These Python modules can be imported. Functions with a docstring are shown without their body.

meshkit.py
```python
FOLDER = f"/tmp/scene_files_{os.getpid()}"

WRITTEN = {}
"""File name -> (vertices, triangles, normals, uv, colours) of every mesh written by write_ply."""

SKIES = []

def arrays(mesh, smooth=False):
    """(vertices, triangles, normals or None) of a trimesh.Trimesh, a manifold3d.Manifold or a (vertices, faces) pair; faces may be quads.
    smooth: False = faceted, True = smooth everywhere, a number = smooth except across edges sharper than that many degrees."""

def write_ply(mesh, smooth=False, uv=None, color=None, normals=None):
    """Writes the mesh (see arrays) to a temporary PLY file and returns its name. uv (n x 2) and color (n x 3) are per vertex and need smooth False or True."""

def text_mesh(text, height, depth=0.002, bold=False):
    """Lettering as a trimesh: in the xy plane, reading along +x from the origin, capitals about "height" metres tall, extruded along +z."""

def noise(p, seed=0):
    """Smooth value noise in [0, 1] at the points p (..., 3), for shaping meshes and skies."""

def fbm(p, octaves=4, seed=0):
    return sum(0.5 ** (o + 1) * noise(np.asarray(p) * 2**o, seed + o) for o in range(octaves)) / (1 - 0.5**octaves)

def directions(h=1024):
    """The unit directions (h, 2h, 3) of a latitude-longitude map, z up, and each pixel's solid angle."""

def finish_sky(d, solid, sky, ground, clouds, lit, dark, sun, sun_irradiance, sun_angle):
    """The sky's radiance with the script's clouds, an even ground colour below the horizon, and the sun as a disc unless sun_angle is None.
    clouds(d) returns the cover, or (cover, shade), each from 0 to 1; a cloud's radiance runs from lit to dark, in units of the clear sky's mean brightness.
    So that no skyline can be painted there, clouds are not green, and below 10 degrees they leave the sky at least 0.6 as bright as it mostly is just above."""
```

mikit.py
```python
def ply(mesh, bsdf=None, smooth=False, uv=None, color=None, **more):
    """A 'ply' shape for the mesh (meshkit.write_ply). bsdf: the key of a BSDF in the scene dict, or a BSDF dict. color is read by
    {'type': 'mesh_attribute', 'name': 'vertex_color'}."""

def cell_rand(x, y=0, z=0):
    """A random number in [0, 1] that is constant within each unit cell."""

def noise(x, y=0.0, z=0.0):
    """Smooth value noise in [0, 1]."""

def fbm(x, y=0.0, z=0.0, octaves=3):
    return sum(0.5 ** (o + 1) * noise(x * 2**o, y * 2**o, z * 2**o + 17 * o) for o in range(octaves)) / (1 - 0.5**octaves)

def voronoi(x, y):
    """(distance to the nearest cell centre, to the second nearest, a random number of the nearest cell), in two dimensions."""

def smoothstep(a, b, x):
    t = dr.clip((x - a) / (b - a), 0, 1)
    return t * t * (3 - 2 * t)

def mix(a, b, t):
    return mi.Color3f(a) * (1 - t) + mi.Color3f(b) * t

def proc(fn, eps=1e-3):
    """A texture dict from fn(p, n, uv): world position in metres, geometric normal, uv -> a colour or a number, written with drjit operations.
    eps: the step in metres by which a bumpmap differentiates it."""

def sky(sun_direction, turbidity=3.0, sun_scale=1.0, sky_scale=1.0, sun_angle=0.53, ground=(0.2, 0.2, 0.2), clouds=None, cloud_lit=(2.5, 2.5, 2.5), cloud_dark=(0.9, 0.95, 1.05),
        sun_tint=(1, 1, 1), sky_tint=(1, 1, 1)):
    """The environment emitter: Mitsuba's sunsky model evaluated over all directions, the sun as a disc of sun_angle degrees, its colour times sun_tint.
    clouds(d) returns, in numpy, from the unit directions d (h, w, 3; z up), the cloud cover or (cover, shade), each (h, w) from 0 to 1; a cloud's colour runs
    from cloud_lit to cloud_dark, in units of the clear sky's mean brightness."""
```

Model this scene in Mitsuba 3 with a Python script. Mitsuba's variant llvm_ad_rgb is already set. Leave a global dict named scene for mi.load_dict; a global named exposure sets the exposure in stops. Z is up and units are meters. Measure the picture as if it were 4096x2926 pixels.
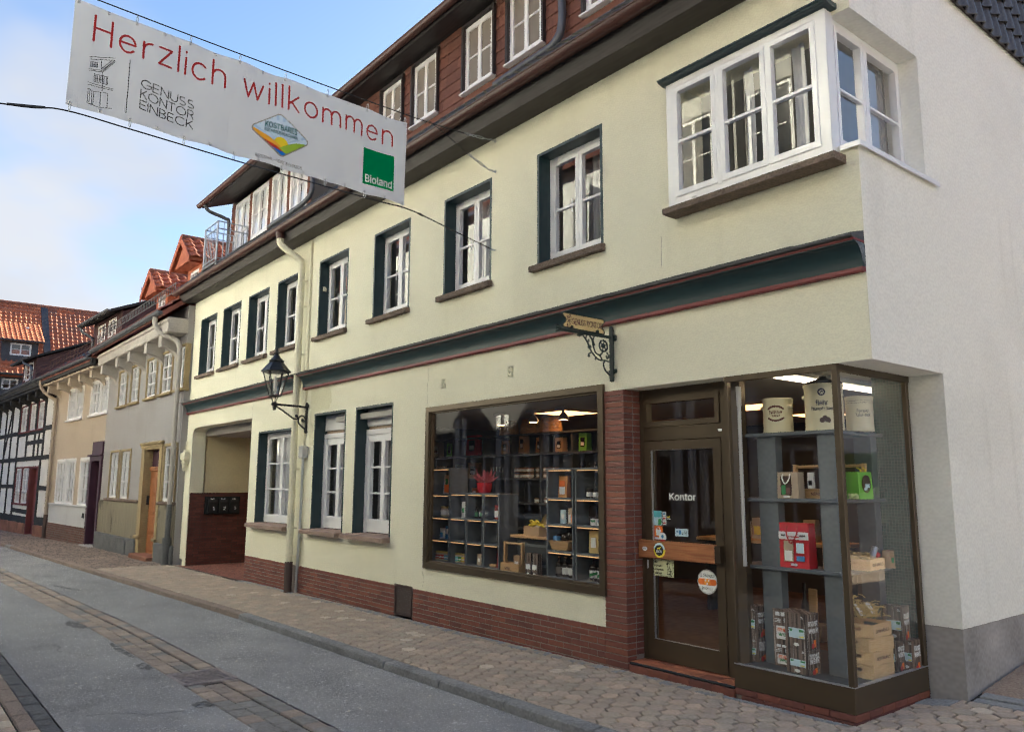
import math, random
import numpy as np
import trimesh
import drjit as dr
import mitsuba as mi
import mikit, meshkit
from mikit import proc, noise, fbm, voronoi, cell_rand, smoothstep, mix
from shapely.geometry import Polygon, LineString, Point, MultiLineString, box as sbox
from shapely.ops import unary_union
from shapely import affinity

PI = math.pi
rnd = random.Random(7)
scene, labels = {}, {}

# ------------------------------------------------------------------ camera, sky, exposure
CAM = np.array([2.762, -5.6, 1.7164])
yaw, pitch, roll = math.radians(141.1944), math.radians(8.5484), math.radians(0.2336)
fw = np.array([math.cos(pitch)*math.cos(yaw), math.cos(pitch)*math.sin(yaw), math.sin(pitch)])
r0 = np.array([math.sin(yaw), -math.cos(yaw), 0.0]); u0 = np.cross(r0, fw)
rt = math.cos(roll)*r0 + math.sin(roll)*u0
up = -math.sin(roll)*r0 + math.cos(roll)*u0
scene['camera'] = {'type': 'perspective', 'fov': 2*math.degrees(math.atan(2048/3135.48)), 'fov_axis': 'x', 'near_clip': 0.05, 'far_clip': 2000.0,
    'to_world': mi.ScalarTransform4f(np.column_stack([np.append(-rt, 0), np.append(up, 0), np.append(fw, 0), np.append(CAM, 1)]).tolist())}

SUN_AZ, SUN_EL = math.radians(112), math.radians(27)
SUN = [math.cos(SUN_EL)*math.cos(SUN_AZ), math.cos(SUN_EL)*math.sin(SUN_AZ), math.sin(SUN_EL)]

def clouds(d):
    x, y, z = d[..., 0], d[..., 1], np.maximum(d[..., 2], 0.03)
    q = np.stack([x/(z+0.28), y/(z+0.28), z*0.6], -1)
    n = meshkit.fbm(q*1.55 + [3.3, 1.7, 0.2], 6, 5)
    big = meshkit.fbm(q*0.55 + [7.1, 2.9, 4.0], 3, 11)
    c = 0.62*n + 0.38*big
    low = np.clip((0.34 - d[..., 2])/0.16, 0, 1)
    c = c + 0.10*low - 0.05*np.clip((d[..., 2] - .36)/.15, 0, 1)
    cover = np.clip((c - 0.47)/0.16, 0, 1)
    cover = cover*cover*(3 - 2*cover)
    shade = np.clip((meshkit.fbm(q*2.3 + [1.0, 5.0, 2.0], 5, 3) - 0.42)*2.0, 0, 1)*0.8
    return cover*0.96, shade

scene['sky'] = mikit.sky(SUN, turbidity=3.0, sun_scale=1.0, sky_scale=0.35, clouds=clouds, cloud_lit=(1.30, 1.34, 1.42), cloud_dark=(.92, .98, 1.1), sky_tint=(.88, .95, 1.08), sun_tint=(.82, 1.0, 1.18))
exposure = 4.55

# ------------------------------------------------------------------ scene helpers
def uniq(key):
    if key not in scene and key not in labels: return key
    i = 1
    while f'{key}_{i:03d}' in scene or f'{key}_{i:03d}' in labels: i += 1
    return f'{key}_{i:03d}'

def _has(key):
    return key in scene or key in labels

COUNT = {}
def newkey(base):
    n = COUNT.get(base, 0); COUNT[base] = n + 1
    return base if n == 0 else f'{base}_{n:03d}'

def thing(name, label, cat, group=None):
    k = newkey(name)
    labels[k] = {'label': label, 'category': cat}
    if group: labels[k]['group'] = group
    return k

def put(parent, name, mesh, mat, smooth=False, kind=None, label=None, **kw):
    """adds a part (parent given) under its own key"""
    k = newkey(f'{parent}__{name}' if parent else name)
    scene[k] = mikit.ply(mesh, mat, smooth, **kw)
    if kind or label:
        labels[k] = {}
        if kind: labels[k]['kind'] = kind
        if label: labels[k]['label'] = label
    return k

def solo(name, mesh, mat, label, cat, group=None, smooth=False):
    k = thing(name, label, cat, group)
    scene[k] = mikit.ply(mesh, mat, smooth)
    return k

def struct(name, mesh, mat, smooth=False):
    k = newkey(name); scene[k] = mikit.ply(mesh, mat, smooth); labels[k] = {'kind': 'structure'}
    return k

# ------------------------------------------------------------------ mesh helpers; a mesh is (v, f) with triangles
def tri(f):
    f = np.asarray(f, int)
    return np.vstack([f[:, [0, 1, 2]], f[:, [0, 2, 3]]]) if f.shape[1] == 4 else f

def merge(ms):
    vs, fs, n = [], [], 0
    for v, f in ms:
        vs.append(np.asarray(v, float)); fs.append(tri(f) + n); n += len(v)
    return np.vstack(vs), np.vstack(fs)

BF = np.array([[0, 2, 3, 1], [4, 5, 7, 6], [0, 1, 5, 4], [2, 6, 7, 3], [0, 4, 6, 2], [1, 3, 7, 5]])
def box(x0, x1, y0, y1, z0, z1):
    x0, x1 = sorted((x0, x1)); y0, y1 = sorted((y0, y1)); z0, z1 = sorted((z0, z1))
    v = np.array([[x, y, z] for x in (x0, x1) for y in (y0, y1) for z in (z0, z1)], float)
    f = np.array([[0, 1, 3, 2], [4, 6, 7, 5], [0, 4, 5, 1], [2, 3, 7, 6], [0, 2, 6, 4], [1, 5, 7, 3]])
    return v, tri(f)

def hull(pts):
    m = trimesh.convex.convex_hull(np.asarray(pts, float))
    return np.array(m.vertices), np.array(m.faces)

def cbox(x0, x1, y0, y1, z0, z1, c=0.006):
    """box with chamfered edges"""
    x0, x1 = sorted((x0, x1)); y0, y1 = sorted((y0, y1)); z0, z1 = sorted((z0, z1))
    c = min(c, (x1-x0)*.45, (y1-y0)*.45, (z1-z0)*.45)
    p = []
    for sx in (0, 1):
        for sy in (0, 1):
            for sz in (0, 1):
                X, Y, Z = (x0, x1)[sx], (y0, y1)[sy], (z0, z1)[sz]
                dx, dy, dz = (c, -c)[sx], (c, -c)[sy], (c, -c)[sz]
                p += [(X, Y+dy, Z+dz), (X+dx, Y, Z+dz), (X+dx, Y+dy, Z)]
    return hull(p)

def ext(poly, d0, d1, M=None):
    """extrude a shapely polygon given in (u, z) from depth w=d0 to d1: result (u, w, z)"""
    out = []
    for g in getattr(poly, 'geoms', [poly]):
        if g.is_empty or g.area < 1e-9: continue
        m = trimesh.creation.extrude_polygon(g, abs(d1 - d0), engine='earcut')
        v = np.array(m.vertices); f = np.array(m.faces)
        w = np.column_stack([v[:, 0], max(d0, d1) - v[:, 2], v[:, 1]])
        out.append((w, f))
    r = merge(out)
    return xf(r, M) if M is not None else r

def xf(m, M):
    v, f = m
    v = np.asarray(v, float) @ np.asarray(M)[:3, :3].T + np.asarray(M)[:3, 3]
    return v, (f[:, ::-1] if np.linalg.det(np.asarray(M)[:3, :3]) < 0 else f)

def mat4(cols, o):
    M = np.eye(4); M[:3, 0], M[:3, 1], M[:3, 2] = cols; M[:3, 3] = o
    return M

def rotz(a, o=(0, 0, 0)):
    c, s = math.cos(a), math.sin(a)
    return mat4(((c, s, 0), (-s, c, 0), (0, 0, 1)), o)

def move(m, dx, dy, dz): return np.asarray(m[0]) + [dx, dy, dz], m[1]

def turn(m, a, c=(0, 0)):
    v = np.array(m[0]); x, y = v[:, 0]-c[0], v[:, 1]-c[1]
    v[:, 0] = c[0] + x*math.cos(a) - y*math.sin(a); v[:, 1] = c[1] + x*math.sin(a) + y*math.cos(a)
    return v, m[1]

def tube(pts, r, n=8, closed=False):
    p = np.asarray(pts, float); k = len(p); r = np.broadcast_to(r, (k,))
    if closed: t = np.roll(p, -1, 0) - np.roll(p, 1, 0)
    else: t = np.gradient(p, axis=0)
    t = t/(np.linalg.norm(t, axis=1, keepdims=True)+1e-12)
    a = np.zeros_like(p); ref = np.array([0, 0, 1.0]) if abs(t[0][2]) < .9 else np.array([1.0, 0, 0])
    for i in range(k):
        ref = ref - t[i]*(ref @ t[i]); ref = ref/np.linalg.norm(ref); a[i] = ref
    b = np.cross(t, a); an = np.arange(n)*2*PI/n
    v = (p[:, None] + r[:, None, None]*(np.cos(an)[None, :, None]*a[:, None] + np.sin(an)[None, :, None]*b[:, None])).reshape(-1, 3)
    f = []
    for i in range(k if closed else k-1):
        j = (i+1) % k
        for q in range(n): f.append([i*n+q, i*n+(q+1) % n, j*n+(q+1) % n, j*n+q])
    f = tri(np.array(f))
    if not closed:
        v = np.vstack([v, p[0], p[-1]]); c0, c1 = len(v)-2, len(v)-1
        f = np.vstack([f, [[c0, (q+1) % n, q] for q in range(n)], [[c1, (k-1)*n+q, (k-1)*n+(q+1) % n] for q in range(n)]])
    return v, f

def lathe(prof, c=(0, 0, 0), n=20, phase=0.0):
    """prof: (r, z) from bottom to top"""
    pr = np.asarray(prof, float); an = phase + np.arange(n)*2*PI/n
    v = np.stack([pr[:, None, 0]*np.cos(an)[None], pr[:, None, 0]*np.sin(an)[None], np.broadcast_to(pr[:, 1:2], (len(pr), n))], -1).reshape(-1, 3) + np.asarray(c)
    f = []
    for i in range(len(pr)-1):
        for q in range(n): f.append([i*n+q, i*n+(q+1) % n, (i+1)*n+(q+1) % n, (i+1)*n+q])
    f = tri(np.array(f)); k = len(pr)
    v = np.vstack([v, np.asarray(c)+[0, 0, pr[0, 1]], np.asarray(c)+[0, 0, pr[-1, 1]]])
    f = np.vstack([f, [[len(v)-2, (q+1) % n, q] for q in range(n)], [[len(v)-1, (k-1)*n+q, (k-1)*n+(q+1) % n] for q in range(n)]])
    return v, f

def ball(c, r, n=2, s=(1, 1, 1)):
    m = trimesh.creation.icosphere(n, r); return np.array(m.vertices)*s + np.asarray(c), np.array(m.faces)

def ring(u0, u1, z0, z1, t, w0, w1, c=None):
    """rectangular frame; t = (left, right, bottom, top) or a number"""
    l, r, b, tp = t if isinstance(t, tuple) else (t, t, t, t)
    o = sbox(u0, z0, u1, z1).difference(sbox(u0+l, z0+b, u1-r, z1-tp))
    return ext(o, w0, w1)

def sheet(fn, nu, nv):
    """grid surface from fn(s, t) -> points, s, t in 0..1"""
    s, t = np.meshgrid(np.linspace(0, 1, nu), np.linspace(0, 1, nv), indexing='ij')
    v = fn(s, t).reshape(-1, 3); i, j = np.meshgrid(np.arange(nu-1), np.arange(nv-1), indexing='ij')
    q = np.stack([i*nv+j, (i+1)*nv+j, (i+1)*nv+j+1, i*nv+j+1], -1).reshape(-1, 4)
    return v, tri(q)

def txt(s, h, M, depth=0.002, bold=False, width=None):
    """text in the plane of M: M maps (x right, y up, z outwards)"""
    m = meshkit.text_mesh(s, h, depth, bold)
    v = np.array(m.vertices)
    if width: v[:, 0] *= width/v[:, 0].max()
    return xf((v, np.array(m.faces)), M)

# stroke lettering for thin type: polylines on a cap height of 1
def arc(cx, cy, rx, ry, a0, a1, n=14):
    return [(cx+rx*math.cos(math.radians(a0+(a1-a0)*i/n)), cy+ry*math.sin(math.radians(a0+(a1-a0)*i/n))) for i in range(n+1)]
X = 0.68
STROKES = {
 'H': (.64, [[(0, 0), (0, 1)], [(.64, 0), (.64, 1)], [(0, .53), (.64, .53)]]),
 'e': (.62, [[(.02, .36), (.6, .36)] + arc(.31, .34, .3, .34, 4, 320)]),
 'r': (.32, [[(0, 0), (0, X)], [(0, .38)] + arc(.3, .38, .3, .29, 170, 85, 6)]),
 'z': (.5, [[(0, X), (.5, X), (0, 0), (.5, 0)]]),
 'l': (0., [[(0, 0), (0, 1.06)]]),
 'i': (0., [[(0, 0), (0, X)], [(-.005, .9), (.005, .93)]]),
 'c': (.56, [arc(.31, .34, .31, .34, 45, 315)]),
 'h': (.54, [[(0, 0), (0, 1.06)], [(0, .38)] + arc(.27, .38, .27, .3, 175, 0) + [(.54, 0)]]),
 'w': (.9, [[(0, X), (.23, 0), (.45, X), (.67, 0), (.9, X)]]),
 'k': (.5, [[(0, 0), (0, 1.06)], [(.46, X), (.0, .24)], [(.14, .36), (.5, 0)]]),
 'o': (.66, [arc(.33, .34, .33, .34, 0, 360, 24)]),
 'm': (.9, [[(0, 0), (0, X)], [(0, .38)] + arc(.225, .4, .225, .28, 175, 0) + [(.45, 0)], [(.45, .38)] + arc(.675, .4, .225, .28, 175, 0) + [(.9, 0)]]),
 'n': (.54, [[(0, 0), (0, X)], [(0, .38)] + arc(.27, .38, .27, .3, 175, 0) + [(.54, 0)]]),
 'G': (.82, [arc(.45, .5, .45, .5, 45, 350) + [(.89, .47), (.5, .47)]]),
 'E': (.52, [[(.52, 0), (0, 0), (0, 1), (.52, 1)], [(0, .52), (.46, .52)]]),
 'N': (.68, [[(0, 0), (0, 1), (.68, 0), (.68, 1)]]),
 'U': (.64, [[(0, 1), (0, .32)] + arc(.32, .32, .32, .32, 180, 360) + [(.64, 1)]]),
 'S': (.54, [arc(.27, .74, .25, .26, 50, 270, 10) + arc(.27, .24, .27, .24, 90, -140, 10)]),
 'K': (.58, [[(0, 0), (0, 1)], [(.54, 1), (0, .38)], [(.2, .58), (.58, 0)]]),
 'O': (.94, [arc(.47, .5, .47, .5, 0, 360, 28)]),
 'T': (.62, [[(0, 1), (.62, 1)], [(.31, 1), (.31, 0)]]),
 'R': (.56, [[(0, 0), (0, 1), (.28, 1)] + arc(.28, .73, .27, .27, 90, -90, 10) + [(0, .46)], [(.3, .46), (.56, 0)]]),
 'I': (0., [[(0, 0), (0, 1)]]),
 'B': (.56, [[(0, 0), (0, 1), (.27, 1)] + arc(.27, .76, .23, .24, 90, -90, 8) + [(0, .52)], [(.27, .52)] + arc(.27, .26, .28, .26, 90, -90, 8) + [(0, 0)]]),
 'C': (.8, [arc(.46, .5, .46, .5, 45, 315)]),
 'V': (.7, [[(0, 1), (.35, 0), (.7, 1)]]), 'A': (.7, [[(0, 0), (.35, 1), (.7, 0)], [(.14, .36), (.56, .36)]]),
}
def strokes(s, h, weight, width=None, gap=.2, space=.42):
    """thin lettering as one shapely shape, baseline at 0"""
    x, lines = 0.0, []
    for ch in s:
        if ch == ' ': x += space; continue
        adv, ls = STROKES[ch]
        for l in ls: lines.append([(px + x, py) for px, py in l])
        x += adv + gap
    total = x - gap
    sx = (width/total) if width else h
    return unary_union([LineString([(px*sx, py*h) for px, py in l]).buffer(weight/2, 4) for l in lines])

def smooth_pts(pts, n=6):
    """Catmull-Rom through the points"""
    p = np.asarray(pts, float); q = np.vstack([2*p[0]-p[1], p, 2*p[-1]-p[-2]]); out = []
    for i in range(1, len(q)-2):
        for t in np.linspace(0, 1, n, endpoint=False):
            a, b, c, d = q[i-1], q[i], q[i+1], q[i+2]
            out.append(.5*((2*b) + (c-a)*t + (2*a-5*b+4*c-d)*t*t + (3*b-a-3*c+d)*t**3))
    out.append(q[-2]); return np.array(out)

# ------------------------------------------------------------------ materials
def rgb(c): return {'type': 'rgb', 'value': list(c)}
def pr(c, rough=.6, metallic=0., spec=.5, **k):
    return {'type': 'principled', 'base_color': c if isinstance(c, dict) else rgb(c), 'roughness': rough, 'metallic': metallic, 'specular': spec, **k}
def two(b): return {'type': 'twosided', 'bsdf': b}
def bump(b, fn, eps=1e-3, scale=1.0): return {'type': 'bumpmap', 'arbitrary': proc(fn, eps), 'scale': scale, 'bsdf': b}

def speck(base, amp=.1, sc=3.0, fine=60.0, famp=.08):
    """even surface with large weathering patches and fine grain"""
    def fn(p, n, uv):
        a = fbm(p.x*sc, p.y*sc, p.z*sc, 3) - .5
        b = noise(p.x*fine, p.y*fine, p.z*fine) - .5
        return mi.Color3f(base)*(1 + 2*amp*a + 2*famp*b)
    return proc(fn)

def facade_col(base, dirt, grain=.14, gs=90.):
    def fn(p, n, uv):
        a = fbm(p.x*.9, p.y*.9, p.z*.9, 4)
        run = fbm(p.x*7, p.y*7, p.z*.5, 3)            # rain streaks: long in z
        b = noise(p.x*gs, p.y*gs, p.z*gs)
        t = smoothstep(.50, .82, a)*.45 + smoothstep(.58, .88, run)*.4
        return mix(base, dirt, t)*(1 - grain/2 + grain*b)
    return proc(fn)
def bump_stucco(amp, sc):
    def fn(p, n, uv): return amp*(noise(p.x*sc, p.y*sc, p.z*sc) + .6*noise(p.x*sc*2.3, p.y*sc*2.3, p.z*sc*2.3))
    return fn

def wood_col(a, b, ax=0, sc=9.0):
    def fn(p, n, uv):
        c = [p.x, p.y, p.z]; s = [sc*14]*3; s[ax] = sc*1.1
        g = fbm(c[0]*s[0], c[1]*s[1], c[2]*s[2], 3); w = .5 + .5*dr.sin(g*22)
        k = noise(c[0]*s[0]*2.3, c[1]*s[1]*2.3, c[2]*s[2]*2.3)
        return mix(a, b, .55*w + .45*k)
    return proc(fn)

MAT = {}
def M_(name, b): scene['mat_'+name] = b; return 'mat_'+name

# walls
CREAM = M_('cream_render', bump(pr(facade_col((.735, .715, .57), (.67, .65, .51)), .9, spec=.2), bump_stucco(.0007, 150.)))
M_('gable_render', bump(pr(facade_col((.76, .755, .71), (.66, .655, .61), .13, 55.), .95, spec=.15), bump_stucco(.004, 62.), 2e-3))
M_('grey_plinth', bump(pr(speck((.32, .305, .30), .35, 2.2, 40., .12), .9, spec=.2), bump_stucco(.0012, 60.)))
M_('passage_render', pr(speck((.60, .52, .34), .08), .9, spec=.2))
M_('teal', pr((.012, .034, .042), .42))
M_('maroon', pr((.16, .025, .028), .5))
M_('slate_lead', pr(speck((.055, .057, .06), .25, 4., 50., .2), .6))
M_('white_frame', pr((.74, .745, .76), .35))
M_('shutter_grey', pr((.62, .62, .64), .45))
M_('bronze', pr((.10, .075, .05), .34, .55))
M_('bronze_dark', pr((.06, .043, .028), .38, .5))
M_('aluminium', pr((.5, .52, .55), .35, .8))
M_('steel', pr((.38, .42, .47), .4, .7))
M_('iron', pr((.012, .014, .017), .45))
M_('iron_green', pr((.01, .022, .022), .42))
M_('brown_stone', bump(pr(speck((.13, .095, .075), .4, 8., 70., .5), .85), bump_stucco(.002, 50.)))
M_('sandstone', bump(pr(speck((.24, .17, .14), .3, 6., 80., .3), .85), bump_stucco(.0015, 60.)))
for i, c in enumerate([(.185, .062, .045), (.165, .055, .043), (.205, .070, .046), (.145, .052, .043)]):
    M_(f'brick_{i}', bump(pr(speck(c, .12, 4., 40., .10), .6), bump_stucco(.0005, 60.)))
M_('mortar', pr((.20, .165, .15), .95))
M_('mortar_light', pr((.2, .18, .17), .95))
M_('eave_wood', bump(pr(wood_col((.022, .018, .0195), (.036, .031, .0335), 0, 2.0), .6), bump_stucco(.0008, 40.)))
M_('gutter_brown', pr(speck((.068, .027, .023), .15, 3.), .4))
for i, c in enumerate([(.135, .052, .036), (.118, .046, .033), (.15, .06, .042)]):
    M_(f'shingle_{i}', pr(speck(c, .12, 5., 50., .12), .75))
for i, c in enumerate([(.045, .046, .048), (.062, .058, .052), (.085, .084, .066)]):
    M_(f'roof_tile_{i}', pr(speck(c, .35, 12., 60., .25), .55))
for i, c in enumerate([(.05, .05, .058), (.06, .06, .07)]):
    M_(f'hung_tile_{i}', pr(speck(c, .15, 6., 60., .2), .38))
M_('lead_grey', pr((.12, .125, .135), .55))
M_('zinc', pr((.11, .12, .14), .45, .4))
M_('downpipe_cream', pr(speck((.68, .65, .50), .12, 3., 30., .1), .5))
M_('downpipe_brown', pr((.075, .05, .045), .6))
M_('grey_box', pr((.42, .42, .42), .55))
M_('pane', {'type': 'thindielectric', 'int_ior': 1.52})
M_('room_dark', two(pr((.20, .18, .16), .9)))
M_('room_mid', two(pr((.3, .28, .26), .9)))
M_('curtain', {'type': 'principledthin', 'base_color': rgb((.72, .73, .76)), 'roughness': .9, 'diff_trans': .6})
M_('net_curtain', two({'type': 'diffuse', 'reflectance': rgb((.76, .78, .82))}))
M_('curtain_grey', two(pr((.22, .22, .23), .95)))

# ground
def asphalt_col(p, n, uv):
    g = noise(p.x*130, p.y*130, 3.) ; h = noise(p.x*48, p.y*48, 9.)
    big = fbm(p.x*.55, p.y*.9, 1.5, 4); mid = fbm(p.x*3.1, p.y*3.1, 6.5, 3)
    base = mix((.215, .217, .226), (.285, .286, .288), smoothstep(.3, .75, big))
    base = base*(.84 + .32*mid)
    st = smoothstep(.70, .9, g)*.16 + smoothstep(.82, .95, h)*.22
    dk = smoothstep(.58, .78, fbm(p.x*1.3+4, p.y*2.2, 2.5, 4))
    return (base + mi.Color3f(st))*(1 - .18*dk) - mi.Color3f(smoothstep(.75, .92, 1-g)*.09)
M_('asphalt', bump(pr(proc(asphalt_col), 1.0, spec=.05), lambda p, n, uv: .0035*noise(p.x*110, p.y*110, 1.) + .002*noise(p.x*37, p.y*37, 4.), 2e-3))
PAVE = [(.37, .30, .245), (.335, .275, .23), (.41, .325, .26), (.335, .285, .235), (.50, .43, .345)]
for i, c in enumerate(PAVE):
    M_(f'paver_{i}', bump(pr(speck(c, .16, 7., 60., .14), .95, spec=.15), bump_stucco(.0008, 60.)))
M_('joint', pr(speck((.03, .027, .024), .4, 6., 80., .4), .95))
M_('kerb', bump(pr(speck((.21, .212, .215), .25, 5., 60., .25), .95, spec=.15), bump_stucco(.001, 60.)))
M_('kerb_tan', bump(pr(speck((.21, .165, .14), .25, 5., 110., .35), .85), bump_stucco(.0015, 80.)))
SETT = [(.29, .24, .21), (.255, .22, .20), (.33, .275, .235), (.215, .21, .205)]
for i, c in enumerate(SETT):
    M_(f'sett_{i}', bump(pr(speck(c, .2, 8., 60., .18), .95, spec=.15), bump_stucco(.001, 60.)))
M_('sett_dark', bump(pr(speck((.09, .092, .097), .3, 8., 80., .4), .8), bump_stucco(.002, 60.)))
M_('cast_iron', pr(speck((.21, .185, .19), .25, 9., 60., .3), .6, .1))
M_('shaft_concrete', pr(speck((.22, .21, .20), .3, 5., 50., .2), .95))
def far_pave(p, n, uv):
    a, b, w = voronoi(p.x*4.6, p.y*5.4)
    return mix((.05, .043, .038), mix((.18, .14, .12), (.26, .20, .165), w), smoothstep(.02, .16, b-a))*(.8+.4*fbm(p.x*2, p.y*2, 1., 3))
M_('far_paving', pr(proc(far_pave), .9))
M_('earth', pr((.12, .11, .10), .95))
M_('slab_brown', bump(pr(speck((.27, .20, .155), .2, 3., 90., .3), .85), bump_stucco(.0012, 90.)))
M_('slab_grey', pr(speck((.23, .235, .24), .2, 4., 80., .2), .8))
M_('litter', two(pr((.5, .47, .4), .8)))

# ground heights: the street falls gently to the left and bends with the houses
def zg(x): return .042 + .0109*(np.asarray(x, float) + .28)
def bend(x): return -.033*np.maximum(0, -8.5 - np.asarray(x, float))
def side(x, y):
    x, y = np.asarray(x, float), np.asarray(y, float)
    k = np.clip((x + .30)/.3, 0, 1)
    return k*(.035*np.clip(y, 0, 1.15) + .105*np.maximum(0, y - 1.15))
def ground(m):
    """moves a mesh built on a level, straight street onto the real one"""
    v = np.array(m[0]); x, y = v[:, 0], v[:, 1].copy()
    v[:, 1] = y + bend(x)*np.clip(-y/1.4, 0, 1); v[:, 2] += zg(x) + side(x, y)
    return v, m[1]
# ------------------------------------------------------------------ ground, road, pavements
g = 600.0
struct('ground', box(-g, g, -g, g, -1.6, -1.2), 'mat_earth')

def strip(x0, x1, y0, y1, off0, off1=None, nx=60, thick=.12):
    """a sheet with thickness following the street"""
    off1 = off0 if off1 is None else off1
    def top(s, t):
        x = x0 + (x1-x0)*s; y = y0 + (y1-y0)*t
        return np.stack([x, y, off0 + (off1-off0)*t], -1)
    a = sheet(top, nx, 4)
    sk = []
    for yy, oo in ((y0, off0), (y1, off1)):
        sk.append(sheet(lambda s, t: np.stack([x0+(x1-x0)*s, yy+0*s, oo - thick*t], -1), nx, 2))
    return ground(merge([a]+sk))

XR = 9.0
struct('road', merge([strip(-62, XR, -2.755, -1.53, -.090, -.074), strip(-62, XR, -4.36, -3.245, -.062, -.09)]), 'mat_asphalt')
struct('pavement', merge([strip(-62, XR, -1.43, 1.25, -.028)]), 'mat_joint')
struct('far_pavement', merge([strip(-62, -13.0, -1.42, .6, -.006)]), 'mat_far_paving')
struct('near_pavement', merge([strip(-62, XR, -7.6, -4.62, -.045)]), 'mat_joint')
struct('gutter_bed', merge([strip(-62, -5.46, -3.26, -2.74, -.108), strip(-4.885, XR, -3.26, -2.74, -.108), strip(-62, XR, -4.64, -4.35, -.085)]), 'mat_joint')
struct('yard', ground(sheet(lambda s, t: np.stack([-.5+16*s, 1.2+16*t, -.03+0*s], -1), 30, 30)), 'mat_joint')
struct('drive', ground(merge([cbox(.02+i*.62, .02+i*.62+.61, 1.385+j*.62, 1.385+j*.62+.61, -.06, -.004, .006) for i in range(14) for j in range(14)])), 'mat_slab_brown')
# slot channel and slabs by the pier
for i in range(9):
    put('drive', 'channel_slab', ground(cbox(.05+i*.5, .05+i*.5+.492, 1.262, 1.37, -.06, .004, .006)), 'mat_slab_grey')
    put('drive', 'channel_slab', ground(cbox(.05+i*.5, .05+i*.5+.492, 1.13, 1.222, -.06, .002, .006)), 'mat_slab_grey')
put('pavement', 'cover_slab', ground(turn(cbox(-.27, -.03, .86, 1.09, -.05, .004, .006), -.0)), 'mat_slab_grey')

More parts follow.
